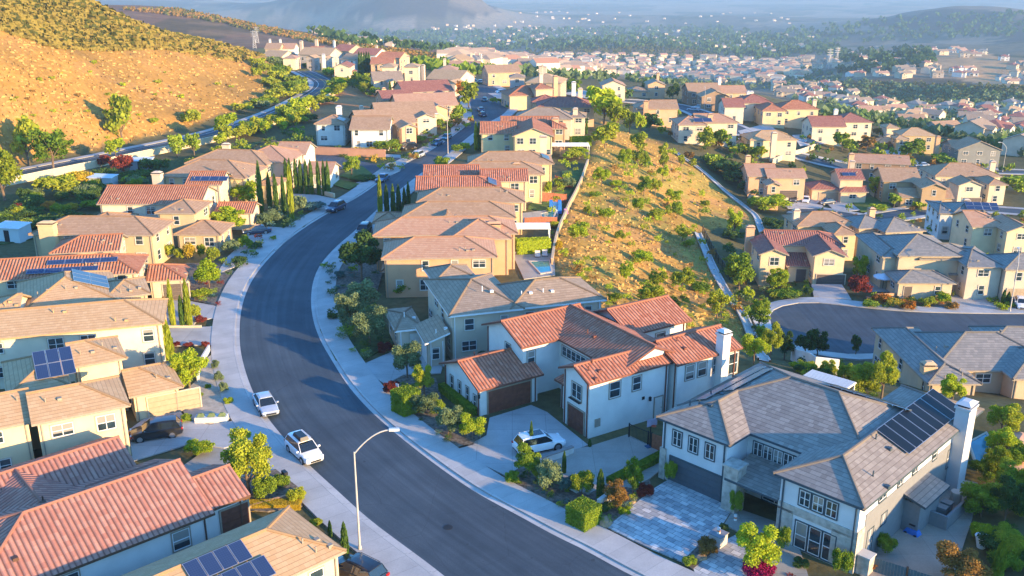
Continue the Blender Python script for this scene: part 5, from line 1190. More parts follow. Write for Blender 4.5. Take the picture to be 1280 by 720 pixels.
many_small([(990,455),(1085,465),(1112,500),(1060,500),(1000,480)],30,64,8,16,['green','lit','dark'])
many_small([(1225,600),(1285,590),(1285,720),(1240,720)],20,65,10,20,['green','lit','dark'])
many_small([(250,330),(280,345),(280,385),(240,380)],12,66,6,12,['rust','green','red'])
many_small([(400,395),(480,385),(495,435),(450,455),(425,425)],16,67,8,14,['dark','green','grey'])
many_small([(375,187),(480,190),(500,200),(470,206),(440,200)],24,68,4,8,['gold','orange','green','dark'])
many_small([(1060,690),(1110,670),(1120,700),(1090,720)],8,69,6,12,['green','dark'])
for u,v,r in scatter([(262,188),(330,160),(420,122),(432,110),(418,140),(340,174)],24,49):
    plant('tree',u,v,r.uniform(15,24),r.uniform(15,24),r.choice(['lit','green','lime']),label='leafy tree along the garden side of the hillside road wall',group='trees along the hillside road wall')
for u,v,r in scatter([(-5,262),(60,245),(130,235),(200,212),(190,235),(110,262),(40,290),(-5,300)],30,41):
    plant('bush',u,v,r.uniform(10,18),r.uniform(16,28),r.choice(['dark','green','dark','grey','lit']),label='leafy shrub filling the back gardens below the hillside wall',group='shrubs filling the left back gardens')
many_small([(235,205),(330,178),(380,168),(395,185),(330,195),(260,208)],30,42,7,14,['dark','green','lit'])
many_small([(405,335),(445,300),(478,330),(470,375),(415,385)],26,43,6,13,['grey','blue','green','dark','rust'])
many_small([(498,475),(545,478),(555,515),(595,550),(560,556),(520,525)],30,44,4,9,['grey','blue','green','dark'])
many_small([(643,590),(690,608),(760,622),(808,618),(770,655),(733,660),(680,630),(655,612)],40,45,5,12,['grey','blue','green','dark','lit'])
for u,v,r in scatter([(1225,600),(1280,560),(1285,720),(1235,720)],12,46):
    plant('bush',u,v,r.uniform(18,32),r.uniform(24,40),r.choice(['green','lit','dark']),label='dense shrub along the right edge of the grey house plot',group='dense shrubs along the right plot edge')
for u,v,r in scatter([(905,300),(955,330),(955,440),(930,395)],10,47):
    plant('tree',u,v,r.uniform(14,24),r.uniform(12,20),r.choice(['green','lit','lime']),label='young tree on the bank below the central slope drain',group='young trees below the slope drain')
for u,v,r in scatter([(990,462),(1080,478),(1110,500),(1060,495),(1010,475)],8,48):
    plant('bush',u,v,r.uniform(10,18),r.uniform(14,24),r.choice(['green','lit','dark']),label='shrub in the garden between the close and the grey roof',group='shrubs between the close and the grey roof')
# uncountable: dry tufts, hill scrub, ground cover
def tufts(name,poly,n,seed,matk,hm,wm,far=1):
    r=random.Random(seed); mb=MB(); us=[p[0] for p in poly]; vs=[p[1] for p in poly]; c=0
    while c<n:
        u=r.uniform(min(us),max(us)); v=r.uniform(min(vs),max(vs))
        if not inpoly([u],[v],poly)[0]: continue
        x,y,z=G(u,v); c+=1
        if math.hypot(x,y)>700: continue
        for k in range(far):
            a=r.uniform(0,2*PI); w=wm*r.uniform(.5,1.4); h=hm*r.uniform(.4,1.5); dx,dy=math.cos(a)*w*.5,math.sin(a)*w*.5
            ox,oy=r.uniform(-w,w)*.4,r.uniform(-w,w)*.4
            mb.face([(x+ox-dx,y+oy-dy,z-.15),(x+ox+dx,y+oy+dy,z-.15),(x+ox+dx*.7,y+oy+dy*.7,z+h),(x+ox-dx*.6,y+oy-dy*.6,z+h*.8)])
    tag(mb.build(name,LM[matk] if isinstance(matk,str) else matk),kind='stuff')
DRYM=leaf('dry_grass',(.40,.25,.085),(.58,.38,.14),.2); LM['dry']=DRYM; LM['olive']=leaf('olive_scrub',(.16,.12,.03),(.30,.24,.06),.2); LM['dgreen']=leaf('dark_scrub',(.06,.07,.02),(.15,.15,.04),.2)
tufts('dry_grass_tufts',[(p[0],p[1]) for p in SLOPE],3500,11,'dry',.25,.6,1)
tufts('dry_grass_tufts',[(0,36),(62,58),(200,60),(300,75),(370,100),(300,140),(150,182),(0,205)],2400,12,'dry',.3,1.0,1)
tufts('hill_scrub',[(0,0),(110,0),(200,35),(280,54),(330,68),(300,78),(200,62),(120,64),(62,60),(0,38)],3000,13,'olive',.5,1.7,3)
tufts('hill_scrub',[(0,0),(110,0),(200,35),(280,54),(330,68),(300,76),(200,60),(120,62),(62,58),(0,34)],500,14,'dgreen',.7,1.9,3)

tag(SB.build('small_shrubs',[LM[k] for k in SBM]),kind='stuff')
# ------------------------------------------------------------------ yards, drives, beds
sheet('driveway',[(572,561),(590,556),(608,546),(612,524),(664,508),(684,517),(735,558),(722,563),(700,566),(676,572),(655,583),(640,592),(634,597),(600,581),(566,565)],.12,DRIVE)
sheet('patio',[(736,560),(784,545),(836,570),(834,583),(812,600),(790,612),(757,608),(735,620),(700,606),(672,590),(676,573),(700,567)],.13,DRIVE2)
sheet('paver_driveway',[(838,600),(918,634),(905,655),(885,672),(852,704),(805,684),(759,661),(815,614)],.14,PAVER)
sheet('paver_walk',[(925,668),(905,678),(866,712),(880,745),(962,745),(945,700),(940,680)],.13,PAVER)
sheet('front_court',[(918,636),(972,655),(1000,690),(1016,740),(962,745),(945,700),(940,676),(905,657)],.11,DRIVE2)
sheet('side_yard',[(1064,705),(1110,650),(1170,595),(1222,605),(1215,650),(1185,740),(1090,740)],.10,pavemat('tan_concrete',(.40,.33,.26),2.4,per=.012))
sheet('driveway',[(447,460),(497,438),(532,438),(553,461),(551,468),(505,470),(482,482)],.12,DRIVE)
sheet('gravel_bed',[(484,482),(505,471),(545,474),(556,515),(602,545),(598,556),(572,563),(545,545),(510,520)],.12,MULCH)
sheet('gravel_bed',[(636,592),(655,583),(676,574),(700,607),(735,621),(757,609),(790,613),(812,601),(815,614),(759,661),(733,664),(690,638),(655,618)],.11,MULCH)
sheet('planting_bed',[(852,705),(885,673),(905,680),(866,714)],.16,MULCH)
sheet('driveway',[(150,548),(182,524),(224,514),(234,527),(262,533),(292,528),(302,556),(280,562),(240,556),(160,580)],.13,DRIVE)
sheet('desert_garden',[(222,500),(245,478),(258,450),(272,440),(290,500),(292,524),(262,532),(234,526)],.14,SAND)
sheet('driveway',[(196,377),(232,377),(270,384),(276,398),(247,402),(240,410),(205,408)],.12,DRIVE)
sheet('driveway',[(206,412),(262,410),(288,405),(290,432),(216,434)],.13,DRIVE)
sheet('front_garden',[(232,330),(275,330),(300,345),(278,385),(236,375)],.08,MULCH)
sheet('garden_path',[(270,345),(285,322),(318,292),(335,300),(305,330)],.13,DRIVE)
sheet('driveway',[(300,300),(318,283),(352,286),(368,293),(345,315),(325,303)],.14,DRIVE)
sheet('driveway',[(358,243),(395,245),(430,252),(448,246),(412,268),(375,252)],.12,DRIVE)
sheet('corner_planter',[(302,640),(300,600),(345,590),(376,615),(378,636),(335,643)],.25,MULCH)
sheet('path',[(205,600),(262,560),(300,555),(345,590),(300,600),(300,640),(262,650)],.05,DRIVE2)
sheet('lawn',[(424,221),(452,208),(466,219),(452,228)],.13,LAWN); sheet('lawn',[(412,231),(424,226),(450,231),(436,238)],.13,LAWN)
sheet('lawn',[(400,413),(432,408),(444,448),(420,452)],.10,LAWN)
sheet('rock_garden',[(405,345),(450,300),(482,330),(470,370),(418,385)],.09,MULCH)
sheet('planting_bed',[(405,390),(470,378),(492,430),(448,455),(430,420)],.08,DEEPGREEN)
sheet('side_lawn',[(420,196),(480,194),(500,204),(470,206)],.10,DEEPGREEN)
sheet('driveway',[(500,215),(455,235),(440,232),(462,222),(485,205),(505,202)],.11,DRIVE)
sheet('planting_bed',[(310,262),(375,268),(402,262),(380,285),(345,290),(318,280)],.08,DEEPGREEN)
sheet('back_garden',[(-20,248),(60,238),(130,222),(260,190),(330,176),(300,195),(190,235),(100,262),(40,300),(-20,310)],.05,DEEPGREEN)
# right row back gardens
sheet('back_garden',[(672,246),(712,238),(722,228),(706,252),(662,250)],.10,LAWN); sheet('back_garden',[(664,252),(704,256),(698,266),(660,262)],.10,LAWN)
sheet('terrace',[(650,268),(700,262),(694,284),(656,283)],.09,DRIVE2); sheet('terrace',[(640,318),(692,314),(694,345),(655,350)],.08,DRIVE2)
sheet('back_garden',[(702,215),(732,212),(724,228),(704,226)],.10,LAWN)
# lower neighbourhood drives
sheet('driveway',[(1014,357),(1052,357),(1064,376),(1017,372)],.14,DRIVE)
sheet('driveway',[(1188,364),(1224,366),(1252,389),(1190,388)],.14,DRIVE); sheet('driveway',[(1262,366),(1300,366),(1320,392),(1270,390)],.14,DRIVE)
sheet('driveway',[(972,251),(1024,250),(1030,262),(985,262)],.14,DRIVE); sheet('driveway',[(1028,250),(1056,248),(1075,264),(1045,266)],.14,DRIVE)
sheet('lawn',[(1062,250),(1105,247),(1115,262),(1076,266)],.14,LAWN)
sheet('planting_bed',[(1082,372),(1140,365),(1146,388),(1085,386)],.12,MULCH); sheet('planting_bed',[(1150,372),(1190,365),(1195,386),(1155,388)],.12,MULCH)
sheet('terrace',[(1075,352),(1105,352),(1112,366),(1080,366)],.14,DRIVE2)
sheet('planting_bed',[(965,365),(1010,352),(1014,376),(990,378),(968,380)],.12,DEEPGREEN)
for p in ([(905,170),(935,168),(950,176),(915,182)],[(922,165),(960,155),(972,166),(935,178)],[(990,170),(1020,168),(1040,180),(1000,184)],[(700,118),(730,114),(760,122),(742,126)],[(610,118),(655,114),(652,124),(625,126)],[(1100,190),(1130,187),(1150,206),(1110,204)],[(1200,205),(1240,203),(1250,214),(1200,213)]):
    sheet('driveway',p,.16,DRIVE)
# ------------------------------------------------------------------ walls and fences
def wall_run(px,h,th,mat,name,label,cat,capm=None,world=None,closed=False,n=None,base=.4):
    p=world if world is not None else wpts(px); p=resample(p,n or max(2,int(np.hypot(*np.diff(np.array(p),axis=0).T).sum()/2.5)))
    r=empty(name,(p[0][0],p[0][1],float(T(*p[0]))),0,label,cat); a=offset(p,th/2); b=offset(p,-th/2); mb=MB(); cb=MB(); X,Y,Z0=r.location
    def put(m,a,b,z0,z1):
        for i in range(len(p)-1):
            za=float(T(*p[i])); zb=float(T(*p[i+1]))
            q=[(a[i][0]-X,a[i][1]-Y),(a[i+1][0]-X,a[i+1][1]-Y),(b[i+1][0]-X,b[i+1][1]-Y),(b[i][0]-X,b[i][1]-Y)]; zz=[za,zb,zb,za]
            lo=[(*q[k],zz[k]+z0-Z0) for k in range(4)]; hi=[(*q[k],zz[k]+z1-Z0) for k in range(4)]
            m.face(hi); m.face([lo[0],lo[1],hi[1],hi[0]]); m.face([lo[3],lo[2],hi[2],hi[3]][::-1]); m.face([lo[0],lo[3],hi[3],hi[0]]); m.face([lo[1],lo[2],hi[2],hi[1]])
    put(mb,a,b,-base,h); mb.build('wall_body',mat,r)
    if capm: put(cb,offset(p,th/2+.06),offset(p,-th/2-.06),h+.003,h+.1); cb.build('coping',capm,r)
    return r
def fence_run(px,h,label,mat,post,step=2.4,name='fence',solid=True,cat='fence',world=None):
    p=world if world is not None else wpts(px); L=np.hypot(*np.diff(np.array(p),axis=0).T).sum(); n=max(2,int(L/step)+1); p=resample(p,n)
    r=empty(name,(p[0][0],p[0][1],float(T(*p[0]))),0,label,cat); X,Y,Z0=r.location; mb=MB()
    for i in range(n-1):
        a=p[i];b=p[i+1]; za=float(T(*a))-Z0; zb=float(T(*b))-Z0; d=(b-a)/np.hypot(*(b-a)); nn=np.array([-d[1],d[0]])
        def bar(z0,z1,t,s0=0,s1=1):
            q=[a+(b-a)*s0-nn*t,a+(b-a)*s1-nn*t,a+(b-a)*s1+nn*t,a+(b-a)*s0+nn*t]; zz=[za+(zb-za)*s for s in (s0,s1,s1,s0)]
            lo=[(c[0]-X,c[1]-Y,z+z0) for c,z in zip(q,zz)]; hi=[(c[0]-X,c[1]-Y,z+z1) for c,z in zip(q,zz)]
            for f in ([lo[0],lo[1],hi[1],hi[0]],[lo[1],lo[2],hi[2],hi[1]],[lo[2],lo[3],hi[3],hi[2]],[lo[3],lo[0],hi[0],hi[3]],hi): mb.face(f)
        if solid:
            k=12
            for j in range(k): bar(.05,h-.04+random.uniform(-.02,.02),.015+.008*(j%2),j/k+.003,(j+1)/k-.003)
        else:
            bar(.08,.14,.02); bar(h-.06,h,.025); k=14
            for j in range(k): bar(.1,h,.008,(j+.45)/k,(j+.6)/k)
    mb.build('panels',mat,r)
    for i in range(n):
        q=MB(); z=float(T(*p[i]))-Z0; x=p[i][0]-X; y=p[i][1]-Y; q.box(x-.06,x+.06,y-.06,y+.06,z-.3,z+h+.08); q.build('post',post,r)
    return r
CREAM_W=stucco((.60,.50,.33)); REDW=stucco((.50,.27,.17)); WHW=stucco((.62,.60,.55)); BLKW=plain('block_wall',(.40,.37,.32),.9,var=.12,scale=2)
wall_run(None,1.5,.2,CREAM_W,'garden_wall','long cream stucco wall along the near side of the hillside road','wall',stucco((.7,.6,.42)),world=[tuple(q) for q in offset(RH,-2.4)][:int(len(RH)*.9)])
wall_run([(378,193),(430,196),(482,198)],2.0,.2,REDW,'garden_wall','orange-red garden wall beside the side street below the white corner house','wall',plain('brick_coping',(.45,.22,.13),.8))
wall_run([(340,186),(378,193)],2.0,.2,REDW,'garden_wall','short orange-red wall at the back of the side street','wall',plain('brick_coping',(.45,.22,.13),.8))
wall_run([(676,582),(700,577),(716,568)],.75,.28,WHW,'low_wall','low cream wall beside the parked white car on the white house driveway','wall',plain('grey_coping',(.25,.22,.2),.8))
wall_run([(666,588),(690,602),(722,618)],.8,.25,WHW,'low_wall','low cream wall behind the shrubs below the washed patio','wall')
wall_run([(748,637),(757,630),(768,622)],.9,.35,WHW,'low_wall','short pale planter wall beside the square cut hedge','wall')
wall_run([(989,450),(1020,466),(1047,468)],1.8,.2,WHW,'garden_wall','pale garden wall between the white patio cover and the close','wall')
wall_run([(935,250),(962,251),(985,253)],1.2,.25,CREAM_W,'garden_wall','low cream wall below the orange-tan house','wall')
wall_run([(965,206),(1000,193),(1018,186)],1.6,.3,CREAM_W,'retaining_wall','cream retaining wall curving above the grassy bank','wall')
wall_run([(1095,374),(1112,378),(1138,372)],.9,.3,stucco((.50,.30,.16)),'low_wall','low terracotta wall behind the front flower bed of the grey-tan house','wall')
wall_run([(300,643),(340,645),(378,640),(379,620)],.55,.2,stucco((.55,.33,.20)),'planter_wall','terracotta edge of the corner planter with the blossoming tree','wall')
wall_run([(395,241),(405,246),(418,247)],.8,.4,CREAM_W,'low_wall','low cream wall at the left driveway behind the cypresses','wall')
wall_run([(205,411),(252,411)],.45,.25,CREAM_W,'planter_wall','low planter edge under the three slim cypresses','wall')
wall_run([(248,480),(251,455),(262,440)],.9,.2,WHW,'low_wall','low white wall beside the lime tree of the desert garden','wall')
wall_run([(650,247),(716,252)],1.7,.12,plain('wood',(.28,.10,.045),.8,var=.2),'wooden_fence','red-brown wooden fence above the upper swimming pool','fence') if False else None
WOOD=plain('red_wood',(.30,.10,.05),.8,var=.25,scale=4)
fence_run([(659,251),(708,254)],1.8,'red-brown board fence above the upper swimming pool',WOOD,WOOD)
fence_run([(656,285),(696,284)],1.8,'red-brown board fence below the upper swimming pool',WOOD,WOOD)
fence_run([(694,230),(716,236)],1.8,'red-brown board fence behind the lawn of the paired-gable house',WOOD,WOOD)
TANF=plain('tan_fence',(.48,.33,.18),.8,var=.15); GLF=plain('glass_panel',(.42,.36,.26),.25,var=.08)
wall_run([(735,205),(727,228),(712,258),(700,286),(693,312),(690,332)],1.0,.25,TANF,'fence_wall','tan wall with rail along the top of the grassy slope','wall',plain('wall_coping',(.62,.46,.28),.8),base=1.0)
fence_run([(700,196),(736,200)],1.8,'tan board fence across the last back garden of the right row',TANF,TANF)
fence_run([(786,548),(834,569)],1.5,'black metal railing gate of the white house patio',DARKM,DARKM,name='railing',solid=False,step=2.0)
fence_run([(1085,714),(1180,745)],1.3,'dark slatted gate at the bottom of the grey house side yard',plain('slate_gate',(.08,.12,.13),.6),DARKM,step=2.5,name='gate',cat='gate')
fence_run([(878,292),(898,330),(912,350)],1.6,'dark mesh fence following the second drain',DARKM,DARKM,step=3.0,solid=False)
# ------------------------------------------------------------------ pools and garden things
WATER=plain('pool_water',(.02,.20,.27),.06,var=.2,scale=1.5,spec=.7); COPE=plain('pool_coping',(.55,.48,.38),.8)
def pool(px,label):
    p=wpts(px); c=np.mean(p,axis=0); z=float(T(*c)); r=empty('swimming_pool',(c[0],c[1],z),0,label,'swimming pool')
    q=[(a-c[0],b-c[1]) for a,b in p]; m=MB(); m.face([(a,b,.24) for a,b in q]); m.build('water',WATER,r)
    m=MB(); n=len(q)
    for i in range(n):
        a,b=q[i],q[(i+1)%n]; A=(a[0]*1.18,a[1]*1.18); B=(b[0]*1.18,b[1]*1.18)
        m.face([(*a,.28),(*b,.28),(*B,.28),(*A,.28)]); m.face([(*a,.05),(*b,.05),(*b,.28),(*a,.28)]); m.face([(*A,.0),(*B,.0),(*B,.28),(*A,.28)])
    m.build('coping',COPE,r)
pool([(672,269),(694,267),(690,278),(667,279)],'upper swimming pool beside the wooden fences above the orange house')
pool([(663,329),(686,328),(689,341),(676,343)],'lower swimming pool behind the slate-roofed house')
pool([(1212,556),(1232,545),(1240,560),(1222,585)],'turquoise pool behind the white chimney at the right edge')
def block(name,label,cat,u,v,parts,rz=0,xyz=None):
    x,y,z=G(u,v) if xyz is None else xyz; r=empty(name,(x,y,z),rz,label,cat)
    for nm,mt,fn in parts:
        m=MB(); fn(m); m.build(nm,mt,r)
    return r
BLUEP=plain('blue_plastic',(.03,.16,.50),.4,var=.05)
def cover(u,v,w,d,h,label,mat=WHITE_TRIM,rz=0):
    def posts(m):
        pass
    r=block('patio_cover',label,'patio cover',u,v,[('slatted_roof',mat,lambda m:[m.box(-w/2,w/2,-d/2+k*.3,-d/2+k*.3+.18,h,h+.1) for k in range(int(d/.3))]+[m.box(-w/2,-w/2+.12,-d/2,d/2,h-.14,h-.01),m.box(w/2-.12,w/2,-d/2,d/2,h-.14,h-.01)])],rz)
    for sx in(-1,1):
        for sy in(-1,1): m=MB(); m.box(sx*(w/2-.15)-.07,sx*(w/2-.15)+.07,sy*(d/2-.15)-.07,sy*(d/2-.15)+.07,0,h-.15); m.build('post',mat,r)
cover(664,303,6,4,2.7,'white slatted patio cover between the orange house and the tall hedge')
cover(1034,500,4.6,2.2,2.3,'white slatted patio cover behind the grey roof by the close',rz=-.75)
cover(712,195,9,5,2.7,'white slatted patio cover behind the cream house with shutters')
x,y,z=G(1103,360)
def para(m):
    n=10
    for k in range(n):
        a=2*PI*k/n;b=2*PI*(k+1)/n; m.face([(math.cos(a)*1.7,math.sin(a)*1.7,2.25),(math.cos(b)*1.7,math.sin(b)*1.7,2.25),(0,0,2.85)]); m.face([(math.cos(a)*1.7,math.sin(a)*1.7,2.08),(math.cos(b)*1.7,math.sin(b)*1.7,2.08),(math.cos(b)*1.7,math.sin(b)*1.7,2.25),(math.cos(a)*1.7,math.sin(a)*1.7,2.25)])
block('parasol','pale blue parasol on the patio of the grey-tan house','parasol',1103,362,[('canopy',plain('pale_canvas',(.60,.68,.74),.8),para),('pole',DARKM,lambda m:m.tube((0,0,0),(0,0,2.8),.04))])
def shed(u,v,w,d,h,label,col,rz):
    block('garden_shed',label,'shed',u,v,[('wall',stucco(col),lambda m:m.box(-w/2,w/2,-d/2,d/2,-.3,h)),('roof',plain('white_roof_sheet',(.6,.66,.68),.5),lambda m:roof_geo(m,-w/2-.2,w/2+.2,-d/2-.2,d/2+.2,h+.02,'s0',.08,caps=False,th=.1) or None),
      ('door',DARKM,lambda m:m.box(-.45,.45,-d/2-.05,-d/2-.004,0,2))],rz)
def fix(): pass
_rg=roof_geo
def roof_geo1(m,*a,**k): _rg(m,*a,**k); m.m=[0]*len(m.m)
roof_geo_saved=roof_geo
def shed(u,v,w,d,h,label,col,rz):
    r=empty('garden_shed',(*G(u,v)[:2],float(T(*G(u,v)[:2]))),rz,label,'shed')
    m=MB(); m.box(-w/2,w/2,-d/2,d/2,-.3,h); m.build('wall',stucco(col),r)
    m=MB(); roof_geo1(m,-w/2-.2,w/2+.2,-d/2-.2,d/2+.2,h+.02,'s0',.08,caps=False,th=.1); m.build('roof',plain('white_roof_sheet',(.6,.66,.68),.5),r)
    m=MB(); m.box(-.45,.45,-d/2-.05,-d/2-.004,0,2); m.build('door',DARKM,r)
shed(18,300,4.5,3,2.4,'pale blue-white garden shed at the left edge above the chimneyed house',(.5,.58,.60),-.2)
shed(130,232,5,2.5,1.9,'low pale shed roof among shrubs below the hillside wall',(.45,.5,.52),-.15)
shed(178,212,4.5,3,2.2,'small blue-grey shed beside the tall maroon shrub',(.35,.42,.48),.1)
block('boulder','large tan boulder beside the square cut hedge','rock',757,656,[('stone',STONE,lambda m:m.frustum(0,0,-.1,.55,.75,.5,.4,.25))]) if False else None
def rock(u,v,s,label,col=(.34,.24,.15)):
    import bmesh
    bm=bmesh.new(); bmesh.ops.create_icosphere(bm,subdivisions=2,radius=.5)
    r=random.Random(int(u)); 
    for w_ in bm.verts: w_.co*=r.uniform(.8,1.12)
    me=bpy.data.meshes.new('boulder'); bm.to_mesh(me); bm.free(); me.materials.append(plain('rock',col,.95,var=.25,scale=2,bumpk=.4))
    x,y,z=G(u,v); o=link('boulder',me,None,(x,y,z+s*.18),r.random()*6); o.scale=(s*1.3,s,s*.75); tag(o,label,'rock')
rock(757,656,1.1,'tan boulder in the gravel beside the square cut hedge'); rock(876,700,.8,'rounded boulder in the strip beside the paver driveway'); rock(790,630,.6,'small boulder under the white-blossomed tree')
rock(1266,575,3.2,'largest pinkish boulder of the rockery at the right edge',(.48,.28,.18)); rock(1256,590,2.2,'lower pinkish boulder of the rockery at the right edge',(.45,.27,.18)); rock(1275,560,2.6,'topmost pinkish boulder of the rockery at the right edge',(.5,.3,.2))
LANT=plain('white_lantern',(.75,.72,.68),.5); 
def lantern(u,v,z0,label):
    x,y,z=G(u,v); r=empty('lantern',(x,y,z+z0),0,label,'lantern')
    for nm,mt,a,b,c in (('base',LANT,.14,0,.16),('light_band',plain('orange_band',(.55,.22,.12),.6),.13,.165,.32),('cap',LANT,.14,.325,.5)): m=MB(); m.tube((0,0,a*0+b),(0,0,c),a,a*.85,10); m.build(nm,mt,r)
block('pedestal','grey stone pedestal at the edge of the paver driveway','pedestal',897,682,[('stone_block',CONC,lambda m:m.box(-.5,.5,-.5,.5,-.1,1.05)),('slab',plain('slate_cap',(.22,.24,.26),.7),lambda m:m.box(-.56,.56,-.56,.56,1.055,1.13))],-.78)
lantern(897,683,1.14,'white lantern with orange band standing on the stone pedestal'); lantern(919,652,.14,'white lantern with orange band on the ground beside the clipped shrub')
# signpost, wall lamps, hoop, gate
block('sign_post','small white notice on a post beside the round hedge','sign',497,492,[('post',DARKM,lambda m:m.box(-.03,.03,-.03,.03,0,1.1)),('board',WHITE_TRIM,lambda m:m.box(-.2,.2,-.05,-.032,.75,1.15))],-.6)
block('basketball_hoop','portable basketball hoop behind the patio railing','basketball hoop',812,560,[('pole',DARKM,lambda m:m.tube((0,0,.2),(0,0,2.6),.06)),('base',plain('blue_base',(.03,.1,.2),.5),lambda m:m.frustum(0,0,0,.25,.5,.35,.4,.25)),('backboard',plain('faded_board',(.45,.40,.50),.4),lambda m:m.box(-.55,.55,-.2,-.16,2.3,3.0)),('rim',plain('red_rim',(.5,.08,.03),.5),lambda m:m.tube((0,-.45,2.4),(0,-.45,2.43),.23,.23,12))],.5)
block('side_gate','red-brown wooden gate beside the blue garage','gate',826,566,[('boards',WOOD,lambda m:[m.box(-1.0+k*.25,-.77+k*.25,-.03,.03,.1,1.6) for k in range(8)]),('frame',DARKM,lambda m:[m.box(-1.1,-1.01,-.05,.05,0,1.7),m.box(1.0,1.09,-.05,.05,0,1.7)])],-.75)
block('mailbox','grey mailbox on a pale post by the corner planter','mailbox',357,606,[('post',WHW,lambda m:m.box(-.15,.15,-.15,.15,0,1.0)),('box',DARKM,lambda m:m.box(-.16,.16,-.3,.3,1.005,1.3))],.7)
block('planter_box','white planter box with small plants by the desert garden drive','planter',265,528,[('box',WHW,lambda m:m.box(-1.5,1.5,-.45,.45,0,.7)),('plants',LM['grey'],lambda m:[m.frustum(-1+k*1.0,0,.7,1.0,.35,.3,.15,.1) for k in range(3)])],.08)
block('flower_pot','large white flower pot in the right side yard','pot',1226,684,[('pot',WHITE_TRIM,lambda m:m.tube((0,0,0),(0,0,.9),.3,.5,14)),('rim',WHITE_TRIM,lambda m:m.tube((0,0,.905),(0,0,.97),.54,.54,14))])
block('gate_pillar','stone gate pillar at the bottom of the slate side wall','pillar',1080,716,[('shaft',STONE,lambda m:m.box(-.45,.45,-.45,.45,0,1.5)),('cap',CONC,lambda m:m.box(-.52,.52,-.52,.52,1.505,1.6))],-.78)
block('toddler_car','small blue ride-on toy car against the slate side wall','toy',1140,668,[('body',BLUEP,lambda m:m.frustum(0,0,.12,.5,.35,.6,.25,.4)),('roof',plain('toy_black',(.02,.02,.03),.5),lambda m:m.box(-.25,.25,-.2,.25,.85,.9)),('wheels',DARKM,lambda m:[m.tube((sx*.36-.04,sy*.38,.13),(sx*.36+.04,sy*.38,.13),.13,.13,10) for sx in(-1,1) for sy in(-1,1)])],.7)
block('yard_mat','dark blue-grey mat lying on the side yard paving','mat',1188,668,[('mat',plain('slate_mat',(.06,.09,.11),.8),lambda m:m.box(-.9,.9,-.5,.5,.11,.14))],.6)
block('storage_enclosure','low slate enclosure wall with bins against the slate side wall','enclosure',1188,640,[('low_wall',plain('slate_siding',(.20,.205,.205),.85,var=.06),lambda m:[m.box(-3.2,3.2,-.9,-.7,-.2,1.3),m.box(-3.2,-3.0,-.69,1.2,-.2,1.3)]),('bin',plain('grey_bin',(.22,.23,.22),.6),lambda m:m.frustum(-1.5,.2,0,1.1,.3,.35,.36,.4)),('bin',plain('grey_bin',(.22,.23,.22),.6),lambda m:m.frustum(-.5,.2,0,1.1,.3,.35,.36,.4)),('drum',plain('pale_drum',(.45,.42,.36),.6),lambda m:m.tube((1.4,.2,0),(1.4,.2,1.2),.45,.45,14))],.78)
block('play_set','blue bounce play set with white slide in the upper pool garden','play set',694,266,[('tower',BLUEP,lambda m:[m.frustum(-.8,0,0,2.3,.4,.8,.3,.6),m.frustum(.8,0,0,2.3,.4,.8,.3,.6)]),('slide',WHITE_TRIM,lambda m:m.face([(-.45,-1.2,.2),(.45,-1.2,.2),(.45,.8,1.9),(-.45,.8,1.9)])),('pink_toy',plain('pink_toy',(.5,.2,.35),.5),lambda m:m.frustum(1.9,-.6,0,.9,.5,.4,.3,.3))])
for k,(u,v) in enumerate(((644,318),(672,322),(681,321))):
    block('garden_chair',['pale armchair on the lower pool terrace corner','left lounge chair beside the lower pool','right lounge chair beside the lower pool'][k],'chair',u,v,[('seat',WHW,lambda m:m.box(-.4,.4,-.5,.5,.3,.42)),('backrest',WHW,lambda m:m.box(-.4,.4,.42,.52,.425,1.0)),('frame',DARKM,lambda m:[m.box(sx*.36-.03,sx*.36+.03,sy*.4-.03,sy*.4+.03,0,.295) for sx in(-1,1) for sy in(-1,1)])])
